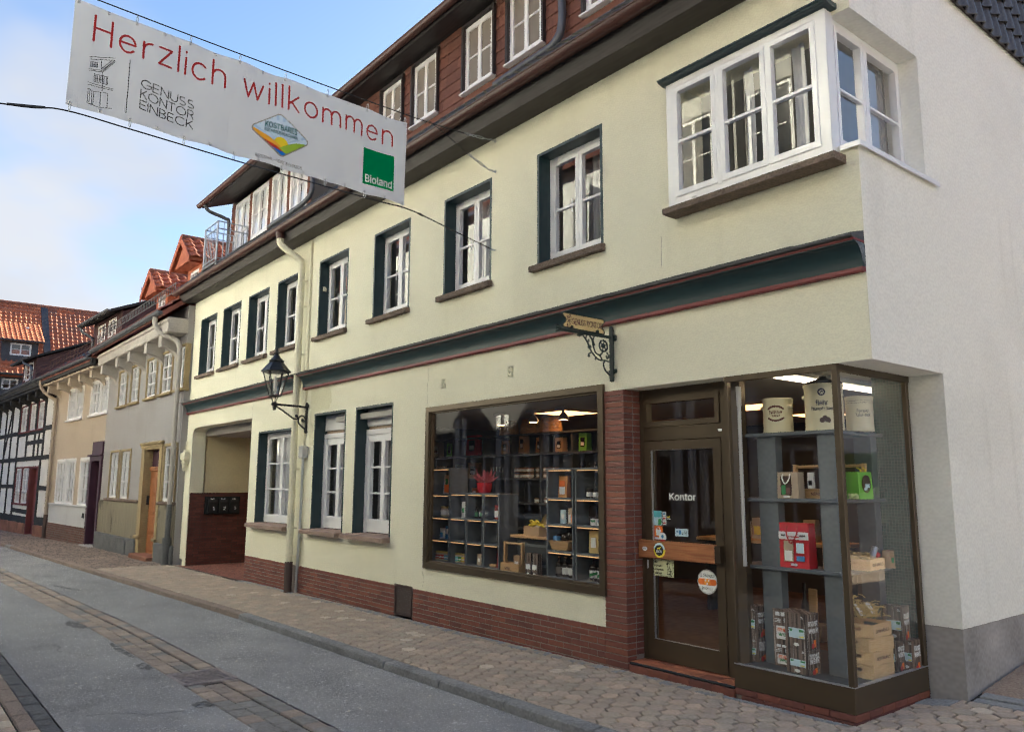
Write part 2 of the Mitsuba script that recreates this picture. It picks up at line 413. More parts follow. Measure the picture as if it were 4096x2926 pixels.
# pavers: hexagons with straight sides across the street and zigzag sides along it
def paver(cx, cy, w, h, rr, top, clip):
    j = .0078
    a, b, c = w/2 - j, h*.68 - j, h*.36 - j*.6
    base = [(-a, -c), (0, -b), (a, -c), (a, c), (0, b), (-a, c)]
    p = Polygon([(cx + x + rr.uniform(-.006, .006), cy + y + rr.uniform(-.005, .005)) for x, y in base]).intersection(clip)
    if p.is_empty or p.area < .002 or p.geom_type != 'Polygon': return None
    pts = np.array(p.exterior.coords)[:-1]
    if not p.exterior.is_ccw: pts = pts[::-1]
    n = len(pts); o = pts.mean(0)
    zt = top + rr.uniform(-.0025, .0025); tx, ty = rr.uniform(-.008, .008), rr.uniform(-.008, .008)
    v = []
    for s, dz in ((.0, -.03), (.0, -.006), (.008, 0.0)):
        for x, y in pts:
            f = 1 - s/math.hypot(x-o[0], y-o[1]); X_, Y_ = o[0] + (x-o[0])*f, o[1] + (y-o[1])*f
            v.append((X_, Y_, zt + dz + (X_-cx)*tx + (Y_-cy)*ty))
    f = []
    for l in range(2):
        for q in range(n): f += [[l*n+q, l*n+(q+1) % n, (l+1)*n+(q+1) % n], [l*n+q, (l+1)*n+(q+1) % n, (l+1)*n+q]]
    f += [[2*n, 2*n+q, 2*n+1+q] for q in range(1, n-1)]
    return np.array(v), np.array(f)
CLIP = unary_union([sbox(-20, -1.418, 3, -.152), sbox(-.262, -.2, 3, 1.12), sbox(-1.36, -.2, -.2, -.125)]).difference(sbox(-.28, .85, -.02, 1.12))

W_, H_ = .158, .132
pav = []
rr = random.Random(3)
for j in range(-14, 12):
    for i in range(-104, 16):
        cx, cy = i*W_ + (W_/2 if j % 2 else 0) - .05, j*H_ + .02
        if cy > (1.2 if cx > -.3 else .0) or cy < -1.5 or cx > 2.2: continue
        pav.append((math.hypot(cx-CAM[0], cy-CAM[1]), cx, cy))
pav.sort()
rest = []
n_ = 0
for d, cx, cy in pav:
    m = paver(cx, cy, W_, H_, rr, 0.0, CLIP)
    if m is None: continue
    m = ground(m)
    ci = rr.choices(range(5), (5, 5, 3, 3, .6 if cy > -.6 else .25))[0]
    if d < 12 and n_ < 300 and cx < 1.7: put('pavement', 'paver', m, f'mat_paver_{ci}'); n_ += 1
    else: rest.append((ci, m))
for ci in range(5):
    ms = [m for c, m in rest if c == ci]
    if ms: put('pavement', 'distant_paver', merge(ms), f'mat_paver_{ci}', kind='stuff')
# two rows of small setts against the plinth
ms = [[], []]
for r_ in range(2):
    x = -12.2
    while x < -1.4:
        w = rr.uniform(.055, .08)
        if not (x > -2.5 and r_ == 5):
            ms[rr.randrange(2)].append(ground(cbox(x+.003, x+w-.003, -.022-.062*(r_+1)+.003, -.022-.062*r_-.003, -.04, .002+rr.uniform(-.002, .003), .006)))
        x += w
x = -1.36
while x < -.32:
    w = rr.uniform(.055, .08); ms[0].append(ground(cbox(x+.003, x+w-.003, -.115, -.06, -.04, .002, .006))); x += w
put('pavement', 'edge_sett', merge(ms[0]), 'mat_slab_grey', kind='stuff'); put('pavement', 'edge_sett', merge(ms[1]), 'mat_paver_3', kind='stuff')

# kerb stones of the far side
x = -1.37 + 6.0
edges = [4.65, 3.66, 2.66, 1.66, .64, -.37, -1.37, -2.36, -3.28, -4.25, -5.2]
while edges[-1] > -40: edges.append(edges[-1] - 1.0)
for a, b in zip(edges[:-1], edges[1:]):
    y0, y1 = -1.56, -1.425
    pts = []
    for X_ in (b+.008, a-.008):
        pts += [(X_, y1, -.2), (X_, y1, -.003), (X_, y1-.008, .004), (X_, y0+.028, .002), (X_, y0+.008, -.012), (X_, y0+.002, -.05), (X_, y0, -.2)]
    m = hull(pts); m = (m[0] + [0, rr.uniform(-.004, .004), rr.uniform(-.003, .003)], m[1])
    put('pavement', 'kerb_stone', ground(m), 'mat_kerb' if a > -8.2 or rr.random() < .15 else 'mat_kerb_tan')

# the sett gutter in the middle of the road, three rows
rest = [[], [], [], []]; nn = 0
cells = []
for r_ in range(3):
    x = 3.0 + rr.uniform(0, .1)
    while x > -30:
        w = rr.uniform(.17, .225); y0 = -3.238 + .163*r_
        if not (x > -5.47 and x - w < -4.87 + .0): cells.append((x-w, x, y0, y0+.163))
        elif x > -4.87 and x-w < -4.87 and x + 4.87 > .05: cells.append((-4.875, x, y0, y0+.163))
        elif x > -5.47 and x - w < -5.47 and -5.47-(x-w) > .05: cells.append((x-w, -5.475, y0, y0+.163))
        x -= w
cells.sort(key=lambda c: math.hypot(c[0]-CAM[0], c[2]-CAM[1]))
for a, b, y0, y1 in cells:
    mid = (y0+y1)/2; o = -.092 - .010*(1 - abs(mid + 2.995)/.16)
    j = [rr.uniform(-.004, .004) for _ in range(4)]
    m = ground(cbox(a+.006+j[0], b-.006+j[1], y0+.007+j[2]*.5, y1-.007+j[3]*.5, o-.06, o+rr.uniform(-.003, .004), .010))
    ci = rr.choices(range(4), (4, 4, 3, 2) if a < -4.2 else (2, 3, 1, 8))[0]
    if b < -1.6 and nn < 200: put('road', 'gutter_sett', m, f'mat_sett_{ci}'); nn += 1
    else: rest[ci].append(m)
for ci in range(4): put('road', 'distant_gutter_sett', merge(rest[ci]), f'mat_sett_{ci}', kind='stuff')

# near side: dark sett row, tan kerb, pavers
x = 3.0; k = 0; rest = []
while x > -20:
    w = rr.uniform(.15, .19)
    m = ground(cbox(x-w+.005, x-.005, -4.495+rr.uniform(-.004, .004), -4.365, -.14, -.058+rr.uniform(-.004, .004), .01))
    if x < -2.5 and x > -11: put('road', 'edge_sett', m, 'mat_sett_dark')
    else: rest.append(m)
    x -= w
put('road', 'distant_edge_sett', merge(rest), 'mat_sett_dark', kind='stuff')
x = 3.0
while x > -20:
    m = ground(cbox(x-.492, x-.004, -4.625, -4.505, -.16, -.032, .01))
    put('near_pavement', 'kerb_stone', m, 'mat_kerb_tan' if int(x*7) % 3 else 'mat_paver_2')
    x -= .5
rest = []
for i in range(60):
    for j in range(10):
        xx = 2.6 - i*.2 - (j % 2)*.1; yy = -4.635 - j*.105
        m = ground(cbox(xx-.2+.004, xx-.004, yy-.105+.004, yy-.004, -.1, -.034+rr.uniform(-.002, .002), .006))
        if -8 < xx < -3.2 and j < 6: put('near_pavement', 'paver', m, f'mat_paver_{rr.choice((0, 2, 2, 4))}')
        else: rest.append(m)
put('near_pavement', 'distant_paver', merge(rest), 'mat_paver_2', kind='stuff')

def open_shaft(x0, x1, y0, y1, z0, z1, t=.03):
    return merge([box(x0, x1, y0, y1, z0-t, z0), box(x0-t, x0, y0, y1, z0, z1), box(x1, x1+t, y0, y1, z0, z1), box(x0, x1, y0-t, y0, z0, z1), box(x0, x1, y1, y1+t, z0, z1)])
# drain grate
t = thing('drain_grate', 'rusty cast iron drain grate set in the sett gutter of the road', 'drain')
gx0, gx1, gy0, gy1, gz = -5.46, -4.885, -3.25, -2.735, -.088
put(t, 'frame', ground(merge([cbox(gx0, gx1, gy0, gy0+.045, gz-.06, gz, .004), cbox(gx0, gx1, gy1-.045, gy1, gz-.06, gz, .004), cbox(gx0, gx0+.075, gy0+.045, gy1-.045, gz-.06, gz-.001, .004), cbox(gx1-.075, gx1, gy0+.045, gy1-.045, gz-.06, gz-.001, .004)])), 'mat_cast_iron')
for i in range(7):
    a = gx0 + .082 + i*.0625
    put(t, 'bar', ground(merge([cbox(a, a+.033, gy0+.045+(gy1-gy0-.09)*k/6, gy0+.045+(gy1-gy0-.09)*(k+1)/6+.0005, gz-.012-.010*math.sin(PI*(k+.5)/6), gz-.002-.010*math.sin(PI*(k+.5)/6), .002) for k in range(6)])), 'mat_cast_iron')
put(t, 'shaft', ground(open_shaft(gx0-.02, gx1+.02, gy0-.01, gy1+.01, gz-.75, gz-.065)), 'mat_shaft_concrete')

# tar repairs along the gutter edges and cracks in the asphalt
def tar(name, pts, off):
    p = Polygon(smooth_pts(pts + pts[:1], 4)); r_ = random.Random(len(pts)); q = p.buffer(.02).difference(unary_union([Point(x_ + r_.uniform(-.05, .05), y_ + r_.uniform(-.05, .05)).buffer(r_.uniform(.01, .04), 3) for x_, y_ in p.exterior.coords]))
    v = []
    for g_ in getattr(q, 'geoms', [q]):
        if g_.area > .002:
            a_, f_ = trimesh.creation.triangulate_polygon(g_, engine='earcut'); v.append((np.column_stack([a_, np.full(len(a_), off)]), f_[:, ::-1] if 0 else f_))
    put('road', name, ground(merge(v)), M_('tar', two(pr(speck((.13, .13, .135), .4, 9., 90., .4), 1.0, spec=.05))) if 'mat_tar' not in scene else 'mat_tar')
def roff(y): return (-.090 + .016*(y+2.755)/1.225 if y > -2.8 else -.09 + .028*(-3.245-y)/1.115) + .004
for pts in ([(-9.6, -3.30), (-9.35, -3.40), (-9.0, -3.38), (-8.8, -3.29), (-9.2, -3.27)], [(-6.12, -3.28), (-6.05, -3.34), (-5.9, -3.36), (-5.75, -3.29)], [(-4.2, -3.28), (-4.15, -3.38), (-3.98, -3.33), (-4.0, -3.27)], [(-7.5, -3.285), (-7.0, -3.32), (-6.5, -3.28)], [(-14.4, -2.6), (-13.6, -2.5), (-13.2, -2.4), (-13.9, -2.5)]):
    yc = np.mean([p_[1] for p_ in pts]); tar('tar_patch', pts, max(roff(p_[1]) for p_ in pts))
for pts in ([(-13.1, -2.4), (-13.35, -2.15), (-13.45, -1.9)], [(-10.05, -2.43), (-10.45, -2.05), (-10.44, -1.7)], [(-8.1, -4.0), (-7.6, -3.8), (-7.3, -3.85), (-6.8, -3.6)], [(-4.3, -4.2), (-4.2, -3.9), (-4.05, -3.75), (-4.0, -3.5)]):
    l_ = LineString(smooth_pts(pts, 6)).buffer(.006, 2); a_, f_ = trimesh.creation.triangulate_polygon(l_, engine='earcut'); put('road', 'crack', ground((np.column_stack([a_, [roff(y_)-.001 for y_ in a_[:, 1]]]), f_)), 'mat_tar')

# pale litter flecks and leaves on the road
ms = []
for i in range(130):
    x, y = rr.uniform(-14, -1.5), rr.uniform(-4.3, -1.6)
    if -3.3 < y < -2.7: continue
    s = rr.uniform(.008, .022); z = -.06 - .028*np.clip(1-abs(y+3)/1.4, 0, 1) + .006
    p = [(x + s*rr.uniform(.6, 1.3)*math.cos(q), y + .7*s*rr.uniform(.6, 1.2)*math.sin(q), z + rr.uniform(0, .003)) for q in np.arange(5)*2*PI/5]
    ms.append((np.array(p), np.array([[0, 1, 2], [0, 2, 3], [0, 3, 4]])))
m = ground(merge(ms)); k = newkey('road__litter'); scene[k] = mikit.ply(m, 'mat_litter'); labels[k] = {'kind': 'stuff'}
# ------------------------------------------------------------------ the shop building: shell
B = thing('shop_building', 'long cream rendered corner building with dark green window reveals and a ground floor shop', 'building')
ZE = 5.952
UPW = [(-15.761, -14.696), (-14.253, -13.196), (-12.747, -11.694), (-11.255, -10.20), (-9.454, -8.408), (-7.547, -6.523), (-5.643, -4.624), (-3.739, -2.72)]
UZ0, UZ1 = 4.15, 5.455
LOW = [(-11.851, -10.29), (-9.409, -8.308), (-7.965, -6.878)]
LZ0, LZ1 = [.985, .985, .985], [2.66, 2.84, 2.84]
PASS = (-15.90, -12.245, 2.955)
SW = (-5.93, -2.755, .70, 2.665)
PIER = (-2.745, -2.462)
holes = [sbox(a, UZ0, b, UZ1) for a, b in UPW] + [sbox(a, z0, b, z1) for (a, b), z0, z1 in zip(LOW, LZ0, LZ1)]
hp = Polygon([(PASS[0], -1), (PASS[1], -1), (PASS[1], PASS[2]), (PASS[0]+.28, PASS[2]), (PASS[0]+.12, PASS[2]-.03), (PASS[0]+.03, PASS[2]-.09), (PASS[0], PASS[2]-.19)])
holes += [hp, sbox(SW[0], SW[2], SW[1], SW[3]), sbox(PIER[0], -1, 1, 2.632), sbox(-1.66, 4.28, 1, 5.424)]
for cx, cz in ((-5.606, 2.987), (-4.229, 2.993)):     # air slots: two columns of four
    for i in range(2):
        for j in range(4):
            holes.append(Polygon([(cx-.055+i*.062, cz-.06+j*.033), (cx-.01+i*.062, cz-.052+j*.033), (cx-.01+i*.062, cz-.034+j*.033), (cx-.055+i*.062, cz-.042+j*.033)]))
face = sbox(-16.3, .365, 0, ZE).difference(unary_union(holes))
face = face.union(sbox(-16.3, -.3, PASS[0], .5).difference(sbox(-16.3, -.3, -16.1, .0)))
TH = .30
put(B, 'front_wall', merge([ext(face.intersection(sbox(-17, -1, -.30, 9)).difference(sbox(-6.85, .45, -2.74, 2.72)), 0, TH), ext(face.intersection(sbox(-6.85, .45, -2.74, 2.72)), 0, .055), ext(face.intersection(sbox(-.30, -1, 1, 9)), 0, .006)]), CREAM)
gable = Polygon([(.006, -.3), (9.4, -.3), (9.4, 5.9), (4.7, 11.0), (.006, 6.5)])
gable = gable.difference(sbox(-1, -1, 1.186, 2.632)).difference(sbox(-1, 4.30, 1.152, 5.424)).difference(sbox(-1, -1, 10, .6))
Mg = mat4(((0, 1, 0), (-1, 0, 0), (0, 0, 1)), (0, 0, 0))      # (u, w, z) -> y = u, x = -w
put(B, 'gable_wall', ext(gable, 0, .30, Mg), 'mat_gable_render')
put(B, 'gable_plinth', merge([box(-.292, -.006, 1.194, 9.4, -.3, .602)]), 'mat_grey_plinth')
put(B, 'far_gable_wall', ext(Polygon([(.3, -.3), (9.4, -.3), (9.4, 5.9), (4.7, 10.8), (.3, 6.4)]), 16.0, 16.3, Mg), CREAM)
put(B, 'rear_wall', box(-16.3, -.3, 9.1, 9.4, -.3, 6.0), CREAM)
# floors and back partitions so that the rooms are real
put(B, 'floor_slab', merge([box(-16.28, -.31, .305, 9.0, 2.78, 3.0), box(-16.28, -.31, .305, 9.0, 5.75, 5.9)]), 'mat_room_mid')
put(B, 'partition', merge([box(-16.0, -.31, 3.4, 3.5, 3.0, 5.75), box(-12.2, -8.75, 3.0, 3.1, -.1, 2.78), box(-8.85, -8.75, .31, 5.6, -.1, 2.78), box(-12.25, -12.2, .31, 6, -.1, 2.78)]
    + [box(a-.05, a+.05, .31, 3.4, 3.0, 5.75) for a in (-14.47, -11.47, -8.0, -4.2)]), 'mat_room_dark')
put(B, 'patch_plaster', ext(Polygon([(-9.6, 2.30), (-9.45, 2.34), (-9.44, 2.88), (-8.9, 2.9), (-8.82, 3.02), (-8.86, 3.25), (-9.6, 3.27)]), -.0035, 0.0005), M_('patch', bump(pr(speck((.66, .64, .47), .08, 2.), .9, spec=.2), bump_stucco(.0008, 120.))))
def crack(pts, w=.005):
    return ext(LineString(smooth_pts(pts, 5)).buffer(w/2, 2), -.0008, .001)
put(B, 'crack', merge([crack([(-12.24, 2.955), (-12.25, 3.1), (-12.23, 3.2), (-12.245, 3.3)], .007), crack([(-5.98, 2.7), (-5.985, 2.9), (-5.975, 3.15), (-5.99, 3.3)], .004),
    crack([(-5.93, .7), (-6.02, .62), (-5.99, .5), (-6.03, .38)], .004), crack([(-1.95, 4.05), (-1.945, 3.9), (-1.955, 3.75)], .003)]), 'mat_mortar_light')

# ------------------------------------------------------------------ windows
def window(par, M, u0, u1, z0, z1, w0, cols=2, bars=(.5,), fw_=.055, sw=.05, bottom=.085, name='window', mat='mat_white_frame', curtain=None, bw=.026, ratio=None, deep=.07, sashes=True, post=.012):
    k = put(par, name, xf(ring(u0, u1, z0, z1, (fw_, fw_, bottom, fw_), w0, w0+deep), M), mat)
    a, b, c, d = u0+fw_, u1-fw_, z0+bottom, z1-fw_
    cut = [a + (b-a)*i/cols for i in range(cols+1)] if ratio is None else [a + (b-a)*q for q in ratio]
    for i in range(cols):
        p, q = cut[i]+post/4, cut[i+1]-post/4
        parts = [ring(p, q, c, d, sw, w0-.012, w0+.045)]
        for h in bars:
            zz = c+sw + (d-c-2*sw)*h
            parts.append(box(p+sw-.002, q-sw+.002, w0-.004, w0+.03, zz-bw/2, zz+bw/2))
        if sashes == 'cross':
            parts.append(box((p+q)/2-bw/2, (p+q)/2+bw/2, w0-.005, w0+.031, c+sw-.002, d-sw+.002))
        put(k, 'sash', xf(merge(parts), M), mat)
        e = .012
        pv = np.array([[p+sw-e, w0+.016, c+sw-e], [q-sw+e, w0+.016, c+sw-e], [q-sw+e, w0+.016, d-sw+e], [p+sw-e, w0+.016, d-sw+e]])
        put(k, 'pane', xf((pv, tri(np.array([[0, 1, 2, 3]]))), M), 'mat_pane')
    if curtain:
        cm, lo, hi, u_a, u_b = curtain
        def fn(s, t):
            u = u_a + (u_b-u_a)*s
            return np.stack([u, w0 + .17 + .022*np.sin(u*46) + .008*np.sin(u*121+1), lo + (hi-lo)*t], -1)
        put(k, 'curtain', xf(sheet(fn, max(8, int((u_b-u_a)*70)), 3), M), cm, smooth=True)
    return k

I4 = np.eye(4)
def lining(par, M, u0, u1, z0, z1, depth, mat='mat_teal', t=.022, proud=.003):
    o = sbox(u0-.012, z0, u1+.012, z1+.012).difference(sbox(u0+t, z0-1, u1-t, z1-t))
    return put(par, 'reveal', xf(merge([ext(o.intersection(sbox(-99, z0, 99, 99)), -proud, .006), ext(sbox(u0+.001, z0, u1-.001, z1-.001).difference(sbox(u0+t, z0-1, u1-t, z1-t)), .006, depth)]), M), mat)

for i, (a, b) in enumerate(UPW):
    lining(B, I4, a, b, UZ0, UZ1, .20)
    cur = [None, None, ('mat_curtain_grey', UZ0+.1, UZ1-.1, b-.45, b-.05), None, ('mat_curtain_grey', UZ0+.1, UZ1-.05, a+.55, b-.04),
           ('mat_curtain_grey', UZ0+.1, UZ1-.1, b-.4, b-.06), ('mat_curtain', UZ0+.1, UZ1-.05, a+.4, a+.6), ('mat_curtain_grey', UZ0+.1, UZ1-.05, b-.45, b-.04)][i]
    k = window(B, I4, a+.022, b-.022, UZ0+.012, UZ1-.022, .165, 2, (.48,), curtain=cur)
    put(k, 'handle', merge([cbox((a+b)/2-.11, (a+b)/2-.095, .145, .155, UZ0+.55, UZ0+.7, .003)]), 'mat_white_frame')
    put(B, 'window_sill', merge([hull([(a-.085, -.075, UZ0-.072), (b+.035, -.075, UZ0-.072), (a-.085, -.075, UZ0-.014), (b+.035, -.075, UZ0-.014), (a-.085, -.068, UZ0-.006), (b+.035, -.068, UZ0-.006), (a-.085, .0, UZ0-.072), (b+.035, .0, UZ0-.072), (a-.085, .0, UZ0+.006), (b+.035, .0, UZ0+.006)]),
        box(a+.001, b-.001, 0.0, .2, UZ0-.02, UZ0+.008)]), 'mat_brown_stone')
put(B, 'meter_box', cbox(-9.425, -9.415+.012, .05, .11, 4.95, 5.03, .004), 'mat_downpipe_cream')
for i, (a, b) in enumerate(LOW):
    z0, z1 = LZ0[i], LZ1[i]
    lining(B, I4, a, b, z0, z1, .26)
    if i:
        put(B, 'shutter_box', merge([cbox(a+.022, b-.022, .18, .3, z1-.27, z1-.022, .006), cbox(a+.022, b-.022, .165, .3, z1-.40, z1-.32, .006)]), 'mat_shutter_grey')
        put(B, 'roller_shutter', box(a+.03, b-.03, .21, .25, z1-.33, z1-.26), M_('shutter_tan', pr((.30, .23, .17), .6)) if i == 1 else 'mat_shutter_tan')
        [put(B, 'shutter_rail', box(q, q+.038, .165, .21, z0+.01, z1-.4), 'mat_shutter_grey') for q in (a+.022, b-.06)]
        window(B, I4, a+.06, b-.06, z0+.02, z1-.40, .185, 2, (.333, .667), bottom=.14, curtain=('mat_curtain_grey', z0+.1, z1-.4, a+.1, b-.1))
    else:
        window(B, I4, a+.022, b-.022, z0+.02, z1-.022, .165, 2, (.333, .667), bottom=.09, curtain=('mat_curtain', z0+.1, z1-.1, a+.1, b-.1))
    put(B, 'window_sill', merge([hull([(a-.17, -.13, z0-.075), (b+.01, -.13, z0-.075), (a-.17, -.13, z0-.02), (b+.01, -.13, z0-.02), (a-.17, -.12, z0-.012), (b+.01, -.12, z0-.012), (a-.17, .0, z0-.075), (b+.01, .0, z0-.075), (a-.17, .0, z0+.0), (b+.01, .0, z0+.0)]), box(a+.001, b-.001, 0, .26, z0-.03, z0+.006)]), 'mat_sandstone')

# ------------------------------------------------------------------ cornice between the storeys
def prism_x(prof, x0, x1):
    """profile (y, z) run along x; concave profiles allowed"""
    Mx = mat4(((0, 1, 0), (-1, 0, 0), (0, 0, 1)), (0, 0, 0))
    return ext(Polygon(prof), -x1, -x0, Mx)
def cove(y0, z0, y1, z1, n=8):
    return [(y0 + (y1-y0)*(1-math.cos(PI/2*i/n)), z0 + (z1-z0)*math.sin(PI/2*i/n)) for i in range(n+1)]
for x0, x1 in ((-16.32, -10.06), (-9.84, -.002)):
    put(B, 'cornice', prism_x([(.0, 3.325)] + cove(-.045, 3.325, -.155, 3.50) + [(-.155, 3.507), (0, 3.507)], x0, x1), 'mat_teal', smooth=25)
    put(B, 'cornice_fillet', prism_x([(0, 3.287), (-.05, 3.287), (-.055, 3.295), (-.052, 3.322), (0, 3.324)], x0-.001, x1+.001), 'mat_maroon')
    put(B, 'cornice_fillet', prism_x([(0, 3.508), (-.158, 3.508), (-.162, 3.513), (-.162, 3.525), (0, 3.526)], x0-.001, x1+.001), 'mat_maroon')
    put(B, 'cornice_cap', prism_x([(0, 3.527), (-.165, 3.527), (-.185, 3.53), (-.19, 3.538), (-.19, 3.552), (-.183, 3.558), (0, 3.606)], x0-.002, x1+.0015), 'mat_slate_lead')
    x = x1 - .5
    while x > x0 + .3:
        put(B, 'cap_slate', merge([hull([(x-.985, -.194, 3.549), (x-.985, -.194, 3.559), (x-.985, 0, 3.608), (x-.985, 0, 3.6), (x, -.194, 3.551), (x, -.194, 3.563), (x, 0, 3.612), (x, 0, 3.6)])]), 'mat_slate_lead')
        x -= 1.0
# end return of the cornice on the corner
put(B, 'cornice_end', merge([ext(Polygon([(.0, 3.33)] + cove(-.045, 3.33, -.152, 3.50)[1:] + [(0, 3.5)]), -.0025, -.001, Mg)]), M_('cornice_end', pr(speck((.10, .12, .14), .4, 20., 80., .4), .7)))

# ------------------------------------------------------------------ brick plinth and pier
def bricks_run(par, name, x0, x1, zlo, zhi, y0, face_mats, near=None, first=0.0, L=.24, hc=.058, seed=1, z_of=None):
    r2 = random.Random(seed); far = {}
    n = int(math.ceil((zhi-zlo)/hc))
    for c in range(n):
        zt = zhi - c*hc; zb = zt - hc + .009
        x = x1 - (0 if c % 2 else L/2)
        xs = [x1] + [x - k*L for k in range(0, int((x1-x0)/L)+2)]
        xs = sorted(set([q for q in xs if q > x0+.03] + [x0, x1]))
        for a, b in zip(xs[:-1], xs[1:]):
            if b - a < .03: continue
            if zt < float(zg((a+b)/2)) - .02: continue
            m = cbox(a+.0045, b-.0045, y0 - r2.uniform(0, .002), y0+.05, zb, zt, .0045)
            mt = face_mats[r2.choices(range(4), (5, 5, 2.5, 2.5))[0]]
            if near is None or b > near: put(par, name, m, mt)
            else: far.setdefault(mt, []).append(m)
    for mt, ms in far.items(): put(par, 'distant_'+name, merge(ms), mt, kind='stuff')
BR = [f'mat_brick_{i}' for i in range(4)]
pl = put(B, 'plinth', merge([box(PASS[1]+.005, -6.695, .001, TH, -.3, .364), box(-6.245, PIER[0]+.0, .001, TH, -.3, .364), box(-6.695, -6.245, .16, TH, -.3, .364)]), 'mat_mortar')
bricks_run(pl, 'brick', -6.24, PIER[0], -.1, .363, -.0045, BR, None, seed=4)
bricks_run(pl, 'brick', -12.24, -10.06, -.2, .363, -.0045, BR, 99, seed=6)
bricks_run(pl, 'brick', -9.86, -6.70, -.2, .363, -.0045, BR, -8.3, seed=5)
# steel ventilation grille in the plinth
vg = put(B, 'vent_grille', ring(-6.69, -6.25, -.0, .388, .022, -.014, .03), 'mat_downpipe_brown')
for i in range(15):
    put(vg, 'slat', hull([(-6.665, -.004, .03+i*.0225), (-6.275, -.004, .03+i*.0225), (-6.665, .02, .045+i*.0225), (-6.275, .02, .045+i*.0225), (-6.665, .0, .036+i*.0225), (-6.275, .0, .036+i*.0225), (-6.665, .02, .04+i*.0225), (-6.275, .02, .04+i*.0225)]), 'mat_downpipe_brown')

pi_ = put(B, 'brick_pier', box(PIER[0]+.006, PIER[1]-.005, -.003, .30, -.3, 2.63), 'mat_mortar')
r2 = random.Random(11)
zt = 2.628
while zt > 0.0:
    zb = zt - .049; mt = BR[r2.choices(range(4), (5, 5, 4, 2))[0]]
    put(pi_, 'brick', cbox(PIER[0]+.002, PIER[1], -.010-r2.uniform(0, .002), .115, zb, zt, .004), mt)
    if zb > .1: put(pi_, 'brick', cbox(PIER[1]-.1, PIER[1]+r2.uniform(0, .001), .124, .243, zb, zt, .004), BR[r2.choices(range(4), (5, 5, 2, 3))[0]])
    zt -= .058
put(B, 'lintel_soffit', box(-2.46, -1.29, .0, .30, 2.634, 2.70), CREAM)

# ------------------------------------------------------------------ passage on the left
pa = put(B, 'passage', merge([box(-16.25, -15.93, .345, 4.0, 1.49, 3.0), box(-12.25, -12.2, .3, 4.0, -.2, 3.0), box(-16.3, -12.2, 4.0, 4.1, -.2, 3.0), box(-15.93, -12.25, .3, 4, 2.965, 3.05)]), 'mat_passage_render')
def clinker(p, n, uv):
    u = p.x + p.y; row = dr.floor(p.z/.058); off = (row - 2*dr.floor(row/2))*.12
    a = (u+off)/.24; fu = a - dr.floor(a); fz = p.z/.058 - row
    joint = dr.maximum(smoothstep(.05, .02, dr.minimum(fu, 1-fu)*1.0), smoothstep(.14, .06, dr.minimum(fz, 1-fz)))
    c = cell_rand(dr.floor(a), row, 3)
    col = mix((.085, .026, .02), (.15, .042, .03), c)*(.8+.4*noise(p.x*40, p.y*40, p.z*40))
    return mix(col, (.05, .04, .038), joint*.8)
put(pa, 'brick_dado', merge([box(-16.25, -15.915, .36, 4.0, -.3, 1.488), box(-16.11, -15.885, .02, .355, -.3, 1.488)]), M_('clinker', pr(proc(clinker), .6)))
def red_floor(p, n, uv):
    a, b = p.x/.2, p.y/.1; row = dr.floor(b); a = a + .5*(row - 2*dr.floor(row/2)); fu, fv = a - dr.floor(a), b - row
    j = dr.maximum(smoothstep(.05, .02, dr.minimum(fu, 1-fu)), smoothstep(.09, .04, dr.minimum(fv, 1-fv)))
    return mix(mix((.22, .085, .065), (.30, .12, .09), cell_rand(dr.floor(a), row, 2)), (.1, .07, .06), j)
put(pa, 'tiled_floor', ground(box(-15.95, -12.25, -.09, 4.0, -.05, .003)), M_('red_floor', pr(proc(red_floor), .6)))
lb = thing('letterbox_panel', 'row of three black numbered letterboxes on the passage wall', 'letterbox')
put(lb, 'panel', cbox(-15.915, -15.85, .36, 1.16, 1.0, 1.40, .006), 'mat_iron')
for i in range(3):
    y = .41 + i*.245
    bx_ = put(lb, 'box', cbox(-15.86, -15.80, y, y+.225, 1.02, 1.38, .006), 'mat_iron')
    put(bx_, 'slot_flap', cbox(-15.80, -15.79, y+.02, y+.205, 1.27, 1.33, .004), M_('iron_flap', pr((.03, .03, .033), .35)) if i == 0 else 'mat_iron_flap')
    put(bx_, 'name_plate', box(-15.801, -15.788, y+.05, y+.14, 1.342, 1.358), 'mat_white_frame')
    put(bx_, 'number', txt(str(i+1), .07, mat4(((0, 1, 0), (0, 0, 1), (1, 0, 0)), (-15.80, y+.1, 1.10)), .003, True), 'mat_white_frame')
ib = put(B, 'doorbell_box', cbox(-15.915, -15.87, .30+.07, .44, 1.22, 1.36, .005), 'mat_iron')
# cream painted cable box on the left corner
put(B, 'cable_box', merge([cbox(-16.27, -15.98, -.14, .0, 2.22, 2.40, .02), cbox(-16.22, -16.03, -.12, 0, 2.13, 2.23, .02), lathe([(.03, 1.98), (.05, 2.05), (.055, 2.14)], (-16.12, -.07, 0), 10), cbox(-16.2, -16.05, -.1, 0, 2.4, 2.46, .01),
    tube(smooth_pts([(-16.1, -.06, 2.45), (-16.08, -.07, 2.56), (-16.12, -.06, 2.64), (-16.2, -.02, 2.66)]), .016, 8)]), 'mat_downpipe_cream')
